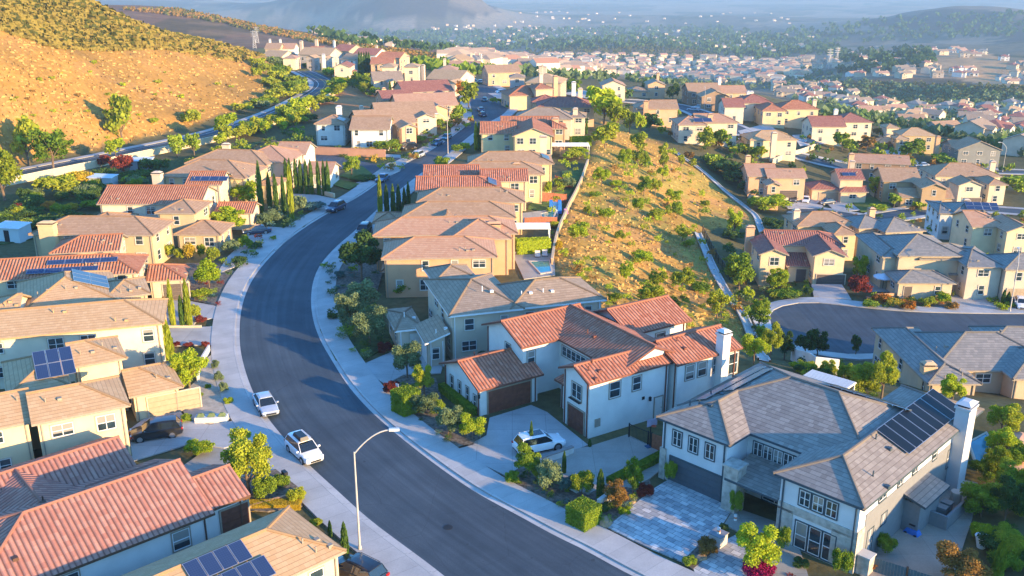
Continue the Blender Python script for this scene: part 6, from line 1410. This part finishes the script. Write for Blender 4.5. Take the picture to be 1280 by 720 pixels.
# ------------------------------------------------------------------ cars
TYRE=plain('tyre',(.02,.02,.02),.9,var=.1); RIM=plain('alloy_rim',(.45,.46,.48),.3,.9,var=.05); LAMP=plain('lamp_glass',(.75,.78,.8),.1,var=.02,spec=.8); TAIL=plain('tail_lamp',(.40,.015,.015),.15,var=.05); TINT=plain('tinted_glass',(.012,.018,.024),.06,var=.1,spec=.9)
def paint(name,col): return plain(name,col,.28,.15 if sum(col)<1.6 else 0,var=.02,spec=.5,coat=.8)
def loft(mb,secs,m=0):
    n=len(secs[0])
    for a,b in zip(secs[:-1],secs[1:]):
        for i in range(n-1): mb.face([a[i],b[i],b[i+1],a[i+1]],m)
    mb.face(secs[0],m); mb.face(secs[-1][::-1],m)
_cars={}
def car_meshes(kind,col):
    if kind not in _cars:
        suv=kind=='suv'; L=4.75 if suv else 4.7; H=1.68 if suv else 1.45; W=.95 if suv else .91
        # x: front +, stations: x, z bottom, z belt, half width
        bz=1.02 if suv else .92
        st=[(-L/2,.45,.80,.74),(-L/2+.12,.30,bz-.03,.86),(-L/2+.7,.24,bz+.02,W),(-1.0,.24,bz,W),(0,.24,bz-.01,W),(.75,.24,bz-.02,W),(1.15,.24,bz-.06,W*.985),(L/2-.75,.24,bz-.12,W*.96),(L/2-.2,.28,bz-.24,W*.88),(L/2-.02,.38,bz-.38,W*.74)]
        body=MB(); secs=[]
        for x,z0,z1,w in st:
            secs.append([(x,-w*.9,z0),(x,-w,z0+.12),(x,-w,z0+(z1-z0)*.62),(x,-w*.965,z1-.06),(x,-w*.86,z1),(x,-w*.4,z1+.035),(x,w*.4,z1+.035),(x,w*.86,z1),(x,w*.965,z1-.06),(x,w,z0+(z1-z0)*.62),(x,w,z0+.12),(x,w*.9,z0),(x,-w*.9,z0)])
        loft(body,secs)
        # cabin
        if suv: gx=[(-L/2+.18,-L/2+.55),(1.15,.35)]
        else: gx=[(-L/2+.55,-1.15),(1.1,.25)]
        r0,r1=gx[0][1],gx[1][1]; b0,b1=gx[0][0],gx[1][0]
        cab=MB(); ww=W*.88; wt=W*.70; zb=bz-.02; zt=H-.08
        cs=[(b0,-ww,zb),(b1,-ww,zb),(b1,ww,zb),(b0,ww,zb)]; ct=[(r0,-wt,zt),(r1,-wt,zt),(r1,wt,zt),(r0,wt,zt)]
        for i in range(4): cab.face([cs[i],cs[(i+1)%4],ct[(i+1)%4],ct[i]])
        n=7; rs=[]
        for k in range(n+1):
            t=k/n; x=r0-.05+(r1-r0+.1)*t; c=.075*math.sin(PI*t)**.6; rs.append([(x,-wt-.03,zt-.02),(x,-wt*.8,zt+.04+c),(x,0,zt+.055+c),(x,wt*.8,zt+.04+c),(x,wt+.03,zt-.02),(x,-wt-.03,zt-.02)])
        loft(body,rs)
        for s in(-1,1):  # pillars
            for (xa,xb) in ((b1,r1),(b0,r0)):
                body.tube((xa,s*ww*.99,zb),(xb,s*wt*1.0,zt),.04,.03,6)
            for f in ():
                xb_=b0+(b1-b0)*f; xt=r0+(r1-r0)*f; body.tube((xb_,s*ww*1.005,zb),(xt,s*wt*1.02,zt),.03,.03,5)
            if suv: body.tube((r0+.1,s*wt*.95,zt+.09),(r1-.15,s*wt*.95,zt+.1),.022,.022,5)
        trim=MB(); WR=.36 if suv else .33; wx=(-1.38,1.42)
        for s in(-1,1):
            for x in wx:
                y=s*(W+.004); n=16; p=[(x+math.cos(2*PI*k/n)*(WR+.06),y,WR+math.sin(2*PI*k/n)*(WR+.06)) for k in range(n)]; trim.face(p if s<0 else p[::-1])
            trim.box(-.95,.95,s*W-.0+(-.02 if s<0 else -.0),s*W+(.0 if s<0 else .02),.26,.34)
        trim.box(L/2-.10,L/2+.01,-.48,.48,.42,.58); trim.box(-L/2-.01,-L/2+.1,-.5,.5,.40,.50)
        tyre=MB(); tyre.tube((0,-.115,0),(0,.115,0),WR,WR,22); rim=MB(); rim.tube((0,-.125,0),(0,-.116,0),WR*.68,WR*.68,14); rim.tube((0,-.135,0),(0,-.126,0),WR*.2,WR*.2,8)
        hl=MB(); hl.box(-.12,.05,-.17,.17,-.06,.07); tl=MB(); tl.box(-.05,.06,-.17,.17,-.09,.09); mr=MB(); mr.box(-.07,.07,-.1,.1,-.06,.07)
        pl=MB(); pl.box(-.01,.01,-.26,.26,-.07,.07)
        _cars[kind]=dict(L=L,W=W,WR=WR,bz=bz,b1=b1,wx=wx,body=body,cab=cab.mesh('windows',[TINT]),trim=trim.mesh('trim',[DARKM]),tyre=tyre.mesh('wheel',[TYRE],True),rim=rim.mesh('rim',[RIM]),hl=hl.mesh('headlight',[LAMP]),tl=tl.mesh('tail_light',[TAIL]),mr=mr,pl=pl.mesh('number_plate',[WHITE_TRIM]),r0=r0,r1=r1,zt=zt,ww=wt)
    K=_cars[kind]
    if (col.name) not in K: K[col.name]=(K['body'].mesh('body',[col],True),K['mr'].mesh('mirror',[col]))
    return K,K[col.name]
def car(kind,u,v,head,col,label,group=None,box=None,name=None,xy=None):
    x,y,z=G(u,v) if xy is None else (*xy,float(T(*xy)))
    K,(bm_,mm)=car_meshes(kind,col)
    r=empty(name or ('parked_suv' if kind=='suv' else 'parked_car'),(x,y,z+.12),math.radians(head),label,'SUV' if kind=='suv' else 'car',group)
    link('body',bm_,r); link('windows',K['cab'],r); link('trim',K['trim'],r)
    for s in(-1,1):
        for wx in K['wx']:
            w=link('wheel',K['tyre'],r,(wx,s*(K['W']-.10),K['WR'])); q=link('rim',K['rim'],w); q.rotation_euler=(0,0,0 if s<0 else PI)
        link('headlight',K['hl'],r,(K['L']/2-.17,s*K['W']*.68,K['bz']-.27)); link('tail_light',K['tl'],r,(-K['L']/2+.06,s*K['W']*.74,K['bz']-.16)); link('mirror',mm,r,(K['b1']-.25,s*(K['W']+.08),K['bz']+.05))
    link('number_plate',K['pl'],r,(-K['L']/2-.02,0,.62))
    if box=='box':
        m=MB(); m.frustum(0,0,0,.32,.85,.42,.7,.34); b=m.build('roof_box',plain('black_plastic',(.015,.018,.022),.35),r,loc=(-.25,-.12,K['zt']+.14))
    if box=='sunroof':
        m=MB(); m.box(-.9,.35,-.45,.45,0,.015); m.build('sunroof',TINT,r,loc=(-.1,0,K['zt']+.125))
    return r
def heading(p,q):
    a=G(*p);b=G(*q); return math.degrees(math.atan2(b[1]-a[1],b[0]-a[0]))
WHP=paint('white_paint',(.78,.78,.77)); SIL=paint('silver_paint',(.42,.46,.50)); BLK=paint('black_paint',(.012,.013,.016)); BLU=paint('blue_paint',(.03,.10,.20)); DBL=paint('dark_blue_paint',(.015,.035,.08)); GRP=paint('grey_paint',(.10,.11,.12)); TEAL=paint('teal_paint',(.04,.16,.20))
car('sedan',333,513,heading((310,470),(345,530)),SIL,'silver car parked at the left kerb behind the white SUV')
car('suv',381,571,heading((350,545),(410,600)),WHP,'white SUV with black roof box parked at the left kerb',box='box')
car('suv',674,563,heading((640,566),(706,552)),WHP,'white SUV parked on the white house driveway',box='sunroof')
car('suv',196,547,heading((225,540),(165,549)),BLK,'black SUV parked in front of the cream house garage')
car('suv',447,724,heading((480,745),(415,712)),BLK,'black car at the bottom edge below the street lamp')
car('suv',420,264,heading((440,254),(400,272)),DBL,'dark blue SUV at the left kerb beside the fifth cypress')
car('sedan',478,227,heading((500,213),(455,240)),BLU,'blue car parked by the side street corner lawn')
car('suv',524,197,heading((500,208),(545,187)),SIL,'silver SUV with dark windows turning near the side street',name='silver_suv')
car('sedan',546,182,heading((570,170),(520,194)),BLU,'blue car first of the pair above the silver SUV')
car('sedan',558,175,heading((580,163),(535,186)),TEAL,'teal car second of the pair above the silver SUV')
car('suv',510,187,heading((530,183),(490,190)),BLK,'dark car on the drive of the white corner house')
car('sedan',321,293,heading((345,292),(300,296)),DBL,'dark blue car on the drive behind the clipped round shrub')
car('suv',455,293,heading((475,270),(440,305)),BLK,'dark car at the right kerb above the orange house garden')
car('sedan',606,127,heading((600,132),(612,122)),TEAL,'car parked inside the turning circle at the right kerb')
car('sedan',603,146,heading((610,150),(598,142)),DBL,'dark car lower of two on the upper street right kerb'); car('sedan',601,140,heading((606,144),(597,137)),BLU,'dark car upper of two on the upper street right kerb')
car('suv',594,104,0,SIL,'silver car left one at the far end of the street'); car('sedan',602,104,0,WHP,'white car right one at the far end of the street'); car('sedan',627,117,20,WHP,'white car on the drive of the orange house at the turning circle')
car('sedan',992,252,250,GRP,'grey car on the drive of the orange-tan house'); car('sedan',1007,253,250,WHP,'white car on the drive of the orange-tan house'); car('sedan',1033,256,200,DBL,'dark blue car on the drive of the peach house')
car('sedan',1152,209,180,SIL,'pale blue car on the upper right street'); car('suv',1213,211,270,WHP,'white van-like car facing the slate grey house'); car('sedan',1185,211,180,TEAL,'teal car parked right of the pale blue one on the upper street')
car('sedan',1228,262,160,WHP,'white car between the blue solar roof and the cream house'); car('sedan',1276,384,250,WHP,'white car at the right edge on the close'); car('sedan',1270,372,250,GRP,'dark car behind the white one at the right edge')
car('sedan',950,170,200,BLU,'blue car at the kerb below the golden house'); car('sedan',943,174,200,SIL,'silver car at the kerb below the golden house'); car('sedan',866,139,160,SIL,'silver car by the dark shaded upper house'); car('sedan',872,136,160,WHP,'white car by the dark shaded upper house')
car('suv',1015,181,0,DBL,'dark SUV on the drive of the house with small porch roofs')
# ------------------------------------------------------------------ lamps and pylons
def street_lamp(u,v,h,arm,rz,label,r0=.09):
    x,y,z=G(u,v); r=empty('street_lamp',(x,y,z),rz,label,'street lamp'); GALV=plain('galvanised',(.52,.48,.42),.55,.2,var=.06)
    m=MB(); m.tube((0,0,0),(0,0,.5),r0*1.6,r0*1.5,12); m.tube((0,0,.5),(0,0,h),r0,r0*.62,12); m.build('pole',GALV,r)
    m=MB(); pts=[(arm*t,0,h-.15+1.75*(1-(1-t)**1.9)) for t in [k/8 for k in range(9)]]; m.path(pts,.055,8); m.build('arm',GALV,r)
    m=MB(); a=pts[-1]; m.box(a[0]-.05,a[0]+.7,-.13,.13,a[2]-.07,a[2]+.09); hd=m.build('lamp_head',plain('lamp_housing',(.6,.62,.6),.4),r); m=MB(); m.box(a[0]+.2,a[0]+.62,-.1,.1,a[2]-.1,a[2]-.072); m.build('lens',LAMP,hd)
street_lamp(450,689,8.3,2.6,.12,'tall street lamp with curved arm on the near left pavement')
street_lamp(560,193,8,2.2,PI,'thin street lamp on the right pavement near the clipped round shrub',.09)
street_lamp(1262,391,8,2.2,1.2,'street lamp by the pale drive at the right edge of the close',.09)
street_lamp(1253,216,8,2,3,'street lamp on the upper right street',.09)
street_lamp(880,142,8,2,1.5,'street lamp by the dark upper house',.09)
def pylon(u,v,d,h,label):
    x,y,z=PD(u,v,d); z=float(T(x,y)); r=empty('pylon',(x,y,z),.3,label,'pylon'); m=MB(); b=h*.1; M_=plain('pylon_steel',(.42,.42,.42),.5,.4)
    for sx in(-1,1):
        for sy in(-1,1): m.path([(sx*b,sy*b,0),(sx*b*.35,sy*b*.35,h*.7),(sx*.4,sy*.4,h)],h*.008,5)
    for k in range(7):
        z0=h*.1*k; z1=z0+h*.1; w0=b*(1-.65*z0/(h*.7)); w1=b*(1-.65*z1/(h*.7))
        for s in(-1,1): m.tube((-w0,s*w0,z0),(w1,s*w1,z1),h*.005,h*.005,4); m.tube((w0,s*w0,z0),(-w1,s*w1,z1),h*.005,h*.005,4)
    m.build('tower',M_,r); m=MB()
    for z0 in (.68,.8,.92): m.box(-h*.17,h*.17,-.15,.15,h*z0,h*z0+h*.015)
    m.build('cross_arm',M_,r)
pylon(318,56,640,11,'left lattice pylon on the saddle behind the hill'); pylon(322,57,700,11,'right lattice pylon on the saddle behind the hill')
pylon(1036,84,1350,26,'left lattice pylon in front of the far mesa'); pylon(1045,84,1450,24,'right lattice pylon in front of the far mesa')

for k,(u,v) in enumerate(((560,660),(352,470),(415,300))):
    x,y,z=G(u,v); m=MB(); m.tube((0,0,0),(0,0,.03),.38,.38,20); o=m.build('manhole_cover',plain('cast_iron',(.03,.03,.03),.6,.3,bumpk=.5)); o.location=(x,y,z+.045); tag(o,['round iron manhole cover in the road nearest the tall street lamp','round iron manhole cover in the bend of the road','round iron manhole cover on the upper straight of the road'][k],'manhole cover')
# ------------------------------------------------------------------ distant town
HV=[]
def far_proto():
    cols=[(.70,.62,.48),(.74,.71,.64),(.60,.48,.33),(.66,.55,.40),(.50,.42,.33)]; roofs=[PINK,DRED,GBR,TAN,BRN,GREY]
    out=[]
    for i in range(10):
        r=random.Random(i); w=r.uniform(12,17); d=r.uniform(9,12); h=r.choice((5.2,5.6,5.6,3.2))
        wb=MB(); rb=MB(); a=.4
        walls_geo(wb,-w/2+a,w/2-a,-d/2+a,d/2-a,-4,h,'x11' if i%2 else 'x00',.42,a); roof_geo(rb,-w/2,w/2,-d/2,d/2,h,'x11' if i%2 else 'x00',.42,caps=False)
        x0=r.uniform(-w/2,0); ww=5.5
        walls_geo(wb,x0+a,x0+ww-a,-d/2-2.5,-d/2+3,-4,h-.4,'y00',.5,a); roof_geo(rb,x0,x0+ww,-d/2-2.9,-d/2+4,h-.4,'y00',.5,caps=False)
        wins=[]
        for (x,y,z,s) in ((x0+ww/2,-d/2-2.5,3.2 if h>5 else 1,1.8),(x0+ww+2.2 if x0+ww+3<w/2 else x0-1.6,-d/2+.4,3.4 if h>5 else 1,1.4),(x0+ww+2.2 if x0+ww+3<w/2 else x0-1.6,-d/2+.4,.8,1.6),(x0+ww/2,-d/2-2.5,.1,3.2)):
            m=MB(); m.face([(x-s/2,y-.05,z),(x+s/2,y-.05,z),(x+s/2,y-.05,z+1.4 if s<3 else z+2.1),(x-s/2,y-.05,z+1.4 if s<3 else z+2.1)]); wins.append(m.mesh('window' if s<3 else 'garage_door',[GLASS if s<3 else DOORT]))
        cm=MB(); cm.box(w/2-2,w/2-.9,0,.9,0,h+2.8)
        st=stucco(cols[i%5]); out.append((wb.mesh('wall',[st]),rb.mesh('roof',[roofs[i%6],TAUPE,TAUPE]),wins,cm.mesh('chimney',[st]),wb,rb,st,roofs[i%6]))
    return out
FP=far_proto()
def far_house(x,y,rz,i,label,group,s=1.0):
    z=float(T(x,y)); wm_,rm_,wins,ch=FP[i][:4]
    r=empty('distant_house',(x,y,z),rz,label,'house',group); r.scale=(s,s,s); link('wall',wm_,r); q=link('roof',rm_,r); link('chimney',ch,q)
    for w in wins: link(w.name.split('.')[0],w,r)
taken=[(h.location.x,h.location.y) for h,_ in HOUSES]
def place_many(poly,n,label,group,seed,sep=17,rot=None,s=1.0,limit=99999):
    r=random.Random(seed); us=[p[0] for p in poly]; vs=[p[1] for p in poly]; c=0; tries=0
    while c<n and tries<n*60:
        tries+=1; u=r.uniform(min(us),max(us)); v=r.uniform(min(vs),max(vs))
        if not inpoly([u],[v],poly)[0]: continue
        x,y,z=G(u,v)
        if any(abs(a-x)<sep and abs(b-y)<sep and math.hypot(a-x,b-y)<sep for a,b in taken): continue
        taken.append((x,y)); c+=1
        far_house(x,y,(rot if rot is not None else 0)+r.choice((0,0,.35,-.35,.7,-.7))+r.uniform(-.15,.15),r.randrange(10),label,group,s)
place_many([(1040,124),(1110,129),(1180,132),(1285,134),(1290,198),(1235,180),(1190,168),(1130,158),(1060,140)],46,'small two storey house on the terraces below the upper right street','houses on the terraces at right',1,19)
place_many([(1040,64),(1100,60),(1225,58),(1228,70),(1160,76),(1100,80),(1050,76)],26,'tiny house along the top of the distant mesa','houses on the distant mesa',2,24)
place_many([(1060,84),(1140,82),(1215,86),(1215,98),(1140,98),(1060,96)],22,'tiny house on the lower terrace of the distant mesa','houses on the mesa terrace',3,24)
place_many([(1245,72),(1285,82),(1285,106),(1250,104),(1262,90)],9,'tiny house beyond the sunlit flank of the mesa','houses beyond the mesa flank',4,24)
place_many([(958,72),(1010,70),(1060,82),(1050,92),(990,88),(958,88)],20,'tiny house in the valley left of the distant mesa','houses left of the mesa',5,26)
place_many([(960,105),(1010,104),(1075,112),(1075,126),(1030,130),(975,122)],26,'small house on the valley floor behind the golden house','houses behind the golden house',6,20)
place_many([(640,84),(760,82),(900,86),(955,92),(960,108),(900,104),(830,98),(760,94),(680,92)],62,'small pale house in the densely built valley beyond the ridge','houses in the dense valley',7,22)
place_many([(575,78),(605,80),(600,90),(575,90)],8,'small house just beyond the end of the long street','houses beyond the street end',8,20)
def mass(poly,n,seed,name,sep=0,s=1.0):
    r=random.Random(seed); us=[p[0] for p in poly]; vs=[p[1] for p in poly]; mbs=[]; cols=[stucco((.78,.62,.42)),stucco((.80,.70,.56)),stucco((.62,.46,.30)),plain('far_roof',(.42,.22,.14),.9),plain('far_roof',(.34,.25,.18),.9),plain('far_roof',(.46,.32,.21),.9)]
    mb=MB(); c=0; tr=0
    while c<n and tr<n*20:
        tr+=1; u=r.uniform(min(us),max(us)); v=r.uniform(min(vs),max(vs))
        if not inpoly([u],[v],poly)[0]: continue
        x,y,z=G(u,v)
        d=math.hypot(x,y); cell=(int(x/20),int(y/20))
        if cell in mass.seen: continue
        mass.seen.add(cell); c+=1
        a=r.choice((0,.4,-.4,1.2))+r.uniform(-.1,.1); w=r.uniform(5,8)*s; dd=r.uniform(4,6)*s; h=r.choice((5.5,5.5,3.2))*s; ca,sa=math.cos(a),math.sin(a); k=r.randrange(3); kr=3+r.randrange(3)
        def P(p,q,zz): return (x+p*ca-q*sa,y+p*sa+q*ca,z+zz)
        cs=[(-w,-dd),(w,-dd),(w,dd),(-w,dd)]
        for i in range(4): mb.face([P(*cs[i],-6),P(*cs[(i+1)%4],-6),P(*cs[(i+1)%4],h),P(*cs[i],h)],k)
        hh=h+dd*.45; A=(-w*(.5 if c%2 else 1),0);B=(w*(.5 if c%2 else 1),0)
        mb.face([P(-w,-dd,h),P(w,-dd,h),P(*B,hh),P(*A,hh)],kr); mb.face([P(w,dd,h),P(-w,dd,h),P(*A,hh),P(*B,hh)],kr)
        mb.face([P(w,-dd,h),P(w,dd,h),P(*B,hh)],kr if c%2 else k); mb.face([P(-w,dd,h),P(-w,-dd,h),P(*A,hh)],kr if c%2 else k)
    tag(mb.build(name,cols),kind='stuff')
mass.seen=set((int(a/20),int(b/20)) for a,b in taken)
mass([(560,72),(640,70),(760,70),(900,74),(985,80),(1010,95),(960,104),(900,100),(820,94),(700,92),(620,88),(560,84)],1700,21,'distant_town',s=1.15)
mass([(560,28),(700,34),(900,40),(1050,46),(1000,66),(900,62),(800,50),(700,56),(560,58),(480,58)],220,22,'far_settlement',s=.8)
mass([(380,40),(470,48),(620,46),(660,36),(720,50),(600,60),(460,58)],80,23,'far_settlement',s=.75)
mass([(640,14),(1000,14),(1000,30),(640,30)],40,24,'far_settlement',s=.9)
# distant tree canopy
def canopy(poly,n,seed,matk,s0,s1,name='distant_trees'):
    r=random.Random(seed); us=[p[0] for p in poly]; vs=[p[1] for p in poly]; mb=MB(); c=0
    while c<n:
        u=r.uniform(min(us),max(us)); v=r.uniform(min(vs),max(vs))
        if not inpoly([u],[v],poly)[0]: continue
        x,y,z=G(u,v); c+=1; s=r.uniform(s0,s1)*max(.6,math.hypot(x,y)/1500)**.5
        for k in range(9):
            a=r.uniform(0,6.28); b=r.uniform(-.9,.9); ox,oy,oz=r.uniform(-1,1)*s*.5,r.uniform(-1,1)*s*.5,r.uniform(.1,1.0)*s
            ux,uy=math.cos(a)*s*.42,math.sin(a)*s*.42; vx,vy,vz=-math.sin(a)*b*s*.3,math.cos(a)*b*s*.3,s*.36
            mb.face([(x+ox-ux,y+oy-uy,z+oz),(x+ox+vx,y+oy+vy,z+oz-vz),(x+ox+ux,y+oy+uy,z+oz),(x+ox-vx,y+oy-vy,z+oz+vz)])
    tag(mb.build(name,LM[matk]),kind='stuff')
canopy([(560,68),(760,70),(900,74),(1000,80),(1060,100),(1290,120),(1290,200),(1150,165),(1040,150),(960,112),(760,102),(640,96),(570,92)],1300,31,'grey',3.2,5.5)
canopy([(560,68),(760,70),(900,74),(1000,80),(1060,100),(1290,120),(1290,200),(1150,165),(1040,150),(960,112),(760,102),(640,96),(570,92)],500,32,'dark',3.2,5.5)
canopy([(1040,70),(1100,62),(1160,64),(1170,80),(1100,92),(1050,92)],150,33,'dark',6,10)
canopy([(380,42),(560,40),(900,34),(1000,50),(1060,66),(940,74),(820,60),(560,66),(440,58)],1100,34,'dark',6,10)
canopy([(960,112),(1100,104),(1290,108),(1290,136),(1100,132),(1000,126)],1300,35,'dgreen',2,4,'hill_scrub')
canopy([(640,66),(800,54),(900,66),(880,74),(700,72),(600,74)],700,36,'dgreen',2.5,4.5,'hill_scrub')
canopy([(950,40),(1100,24),(1290,14),(1290,44),(1100,52),(1000,58)],250,37,'dark',6,9,'hill_scrub')
canopy([(505,80),(600,78),(620,92),(580,98),(520,84)],70,38,'green',4,6)
# neighbour beyond the lower right corner
house('pale two storey house standing just beyond the lower right edge',WH,GREY,[(0,0,11,16,5.7,'y11'),(10,2,9,14,5.7,'y11')],theta=-45,org=(43,49),group='houses on the hilltop estate',vents=0)
house('tan two storey house second beyond the lower right edge',TN,GREY,[(0,0,14,15,5.7,'y11')],theta=-45,org=(49,30),group='houses on the hilltop estate',vents=0)

canopy([(150,12),(250,24),(330,42),(450,64),(600,84),(600,76),(450,58),(330,34),(225,12)],900,41,'rust',2.0,3.5,'hill_scrub')
canopy([(150,12),(250,24),(330,42),(450,64),(600,84),(600,76),(450,58),(330,34),(225,12)],500,43,'dgreen',2.0,3.8,'hill_scrub')
# ------------------------------------------------------------------ air, light, camera
def haze():
    x0,x1,y0,y1,z0,z1=-21000,21000,-21000,21000,-178,96
    mb=MB(); mb.box(x0,x1,y0,y1,z0,z1)
    m=bpy.data.materials.new('haze'); m.use_nodes=True; nt=m.node_tree; nt.nodes.clear()
    o=nt.nodes.new('ShaderNodeOutputMaterial'); v=nt.nodes.new('ShaderNodeVolumePrincipled')
    v.inputs['Color'].default_value=(.40,.60,.80,1); v.inputs['Density'].default_value=HAZE_D; v.inputs['Anisotropy'].default_value=.0
    nt.links.new(v.outputs[0],o.inputs['Volume'])
    tag(mb.build('haze',m),kind='stuff')
HAZE_D=1.5e-4
haze()
SUN_AZ=-35; SUN_EL=10.5
sun=bpy.data.lights.new('sun','SUN'); sun.energy=4.3; sun.angle=math.radians(.6); sun.color=(1.0,.67,.33)
so=bpy.data.objects.new('sun',sun); C.objects.link(so)
sd=Vector((math.cos(math.radians(SUN_AZ))*math.cos(math.radians(SUN_EL)),math.sin(math.radians(SUN_AZ))*math.cos(math.radians(SUN_EL)),math.sin(math.radians(SUN_EL))))
so.rotation_euler=(sd).to_track_quat('Z','Y').to_euler(); so.location=(60,-60,80)
w=bpy.data.worlds.new('World'); bpy.context.scene.world=w; w.use_nodes=True; nt=w.node_tree
bg=nt.nodes['Background']; sky=nt.nodes.new('ShaderNodeTexSky'); sky.sky_type='NISHITA'; sky.sun_disc=False
sky.sun_elevation=math.radians(SUN_EL); sky.sun_rotation=math.atan2(sd.x,sd.y); sky.air_density=1.3; sky.dust_density=.6; sky.ozone_density=3.0
mx=nt.nodes.new('ShaderNodeMix'); mx.data_type='RGBA'; mx.blend_type='MULTIPLY'; mx.inputs[0].default_value=1; mx.inputs[7].default_value=(.50,.96,1.50,1); nt.links.new(sky.outputs[0],mx.inputs[6]); nt.links.new(mx.outputs[2],bg.inputs[0]); bg.inputs[1].default_value=.15
cam=bpy.data.cameras.new('camera'); co=bpy.data.objects.new('camera',cam); C.objects.link(co)
co.location=(0,0,CAM_H); co.rotation_euler=(math.radians(90-PITCH),0,0)
cam.sensor_width=36; cam.lens=36*F_PX/1280; cam.clip_end=60000; cam.clip_start=.5
S=bpy.context.scene; S.camera=co
S.view_settings.view_transform='Standard'; S.view_settings.look='None'; S.view_settings.gamma=1; S.view_settings.exposure=1.65
S.cycles.use_denoising=True; S.cycles.volume_bounces=1; S.cycles.max_bounces=6; S.cycles.diffuse_bounces=3; S.cycles.caustics_reflective=False; S.cycles.caustics_refractive=False
try: S.cycles.volume_preview_step_rate=4; S.cycles.volume_step_rate=4
except Exception: pass
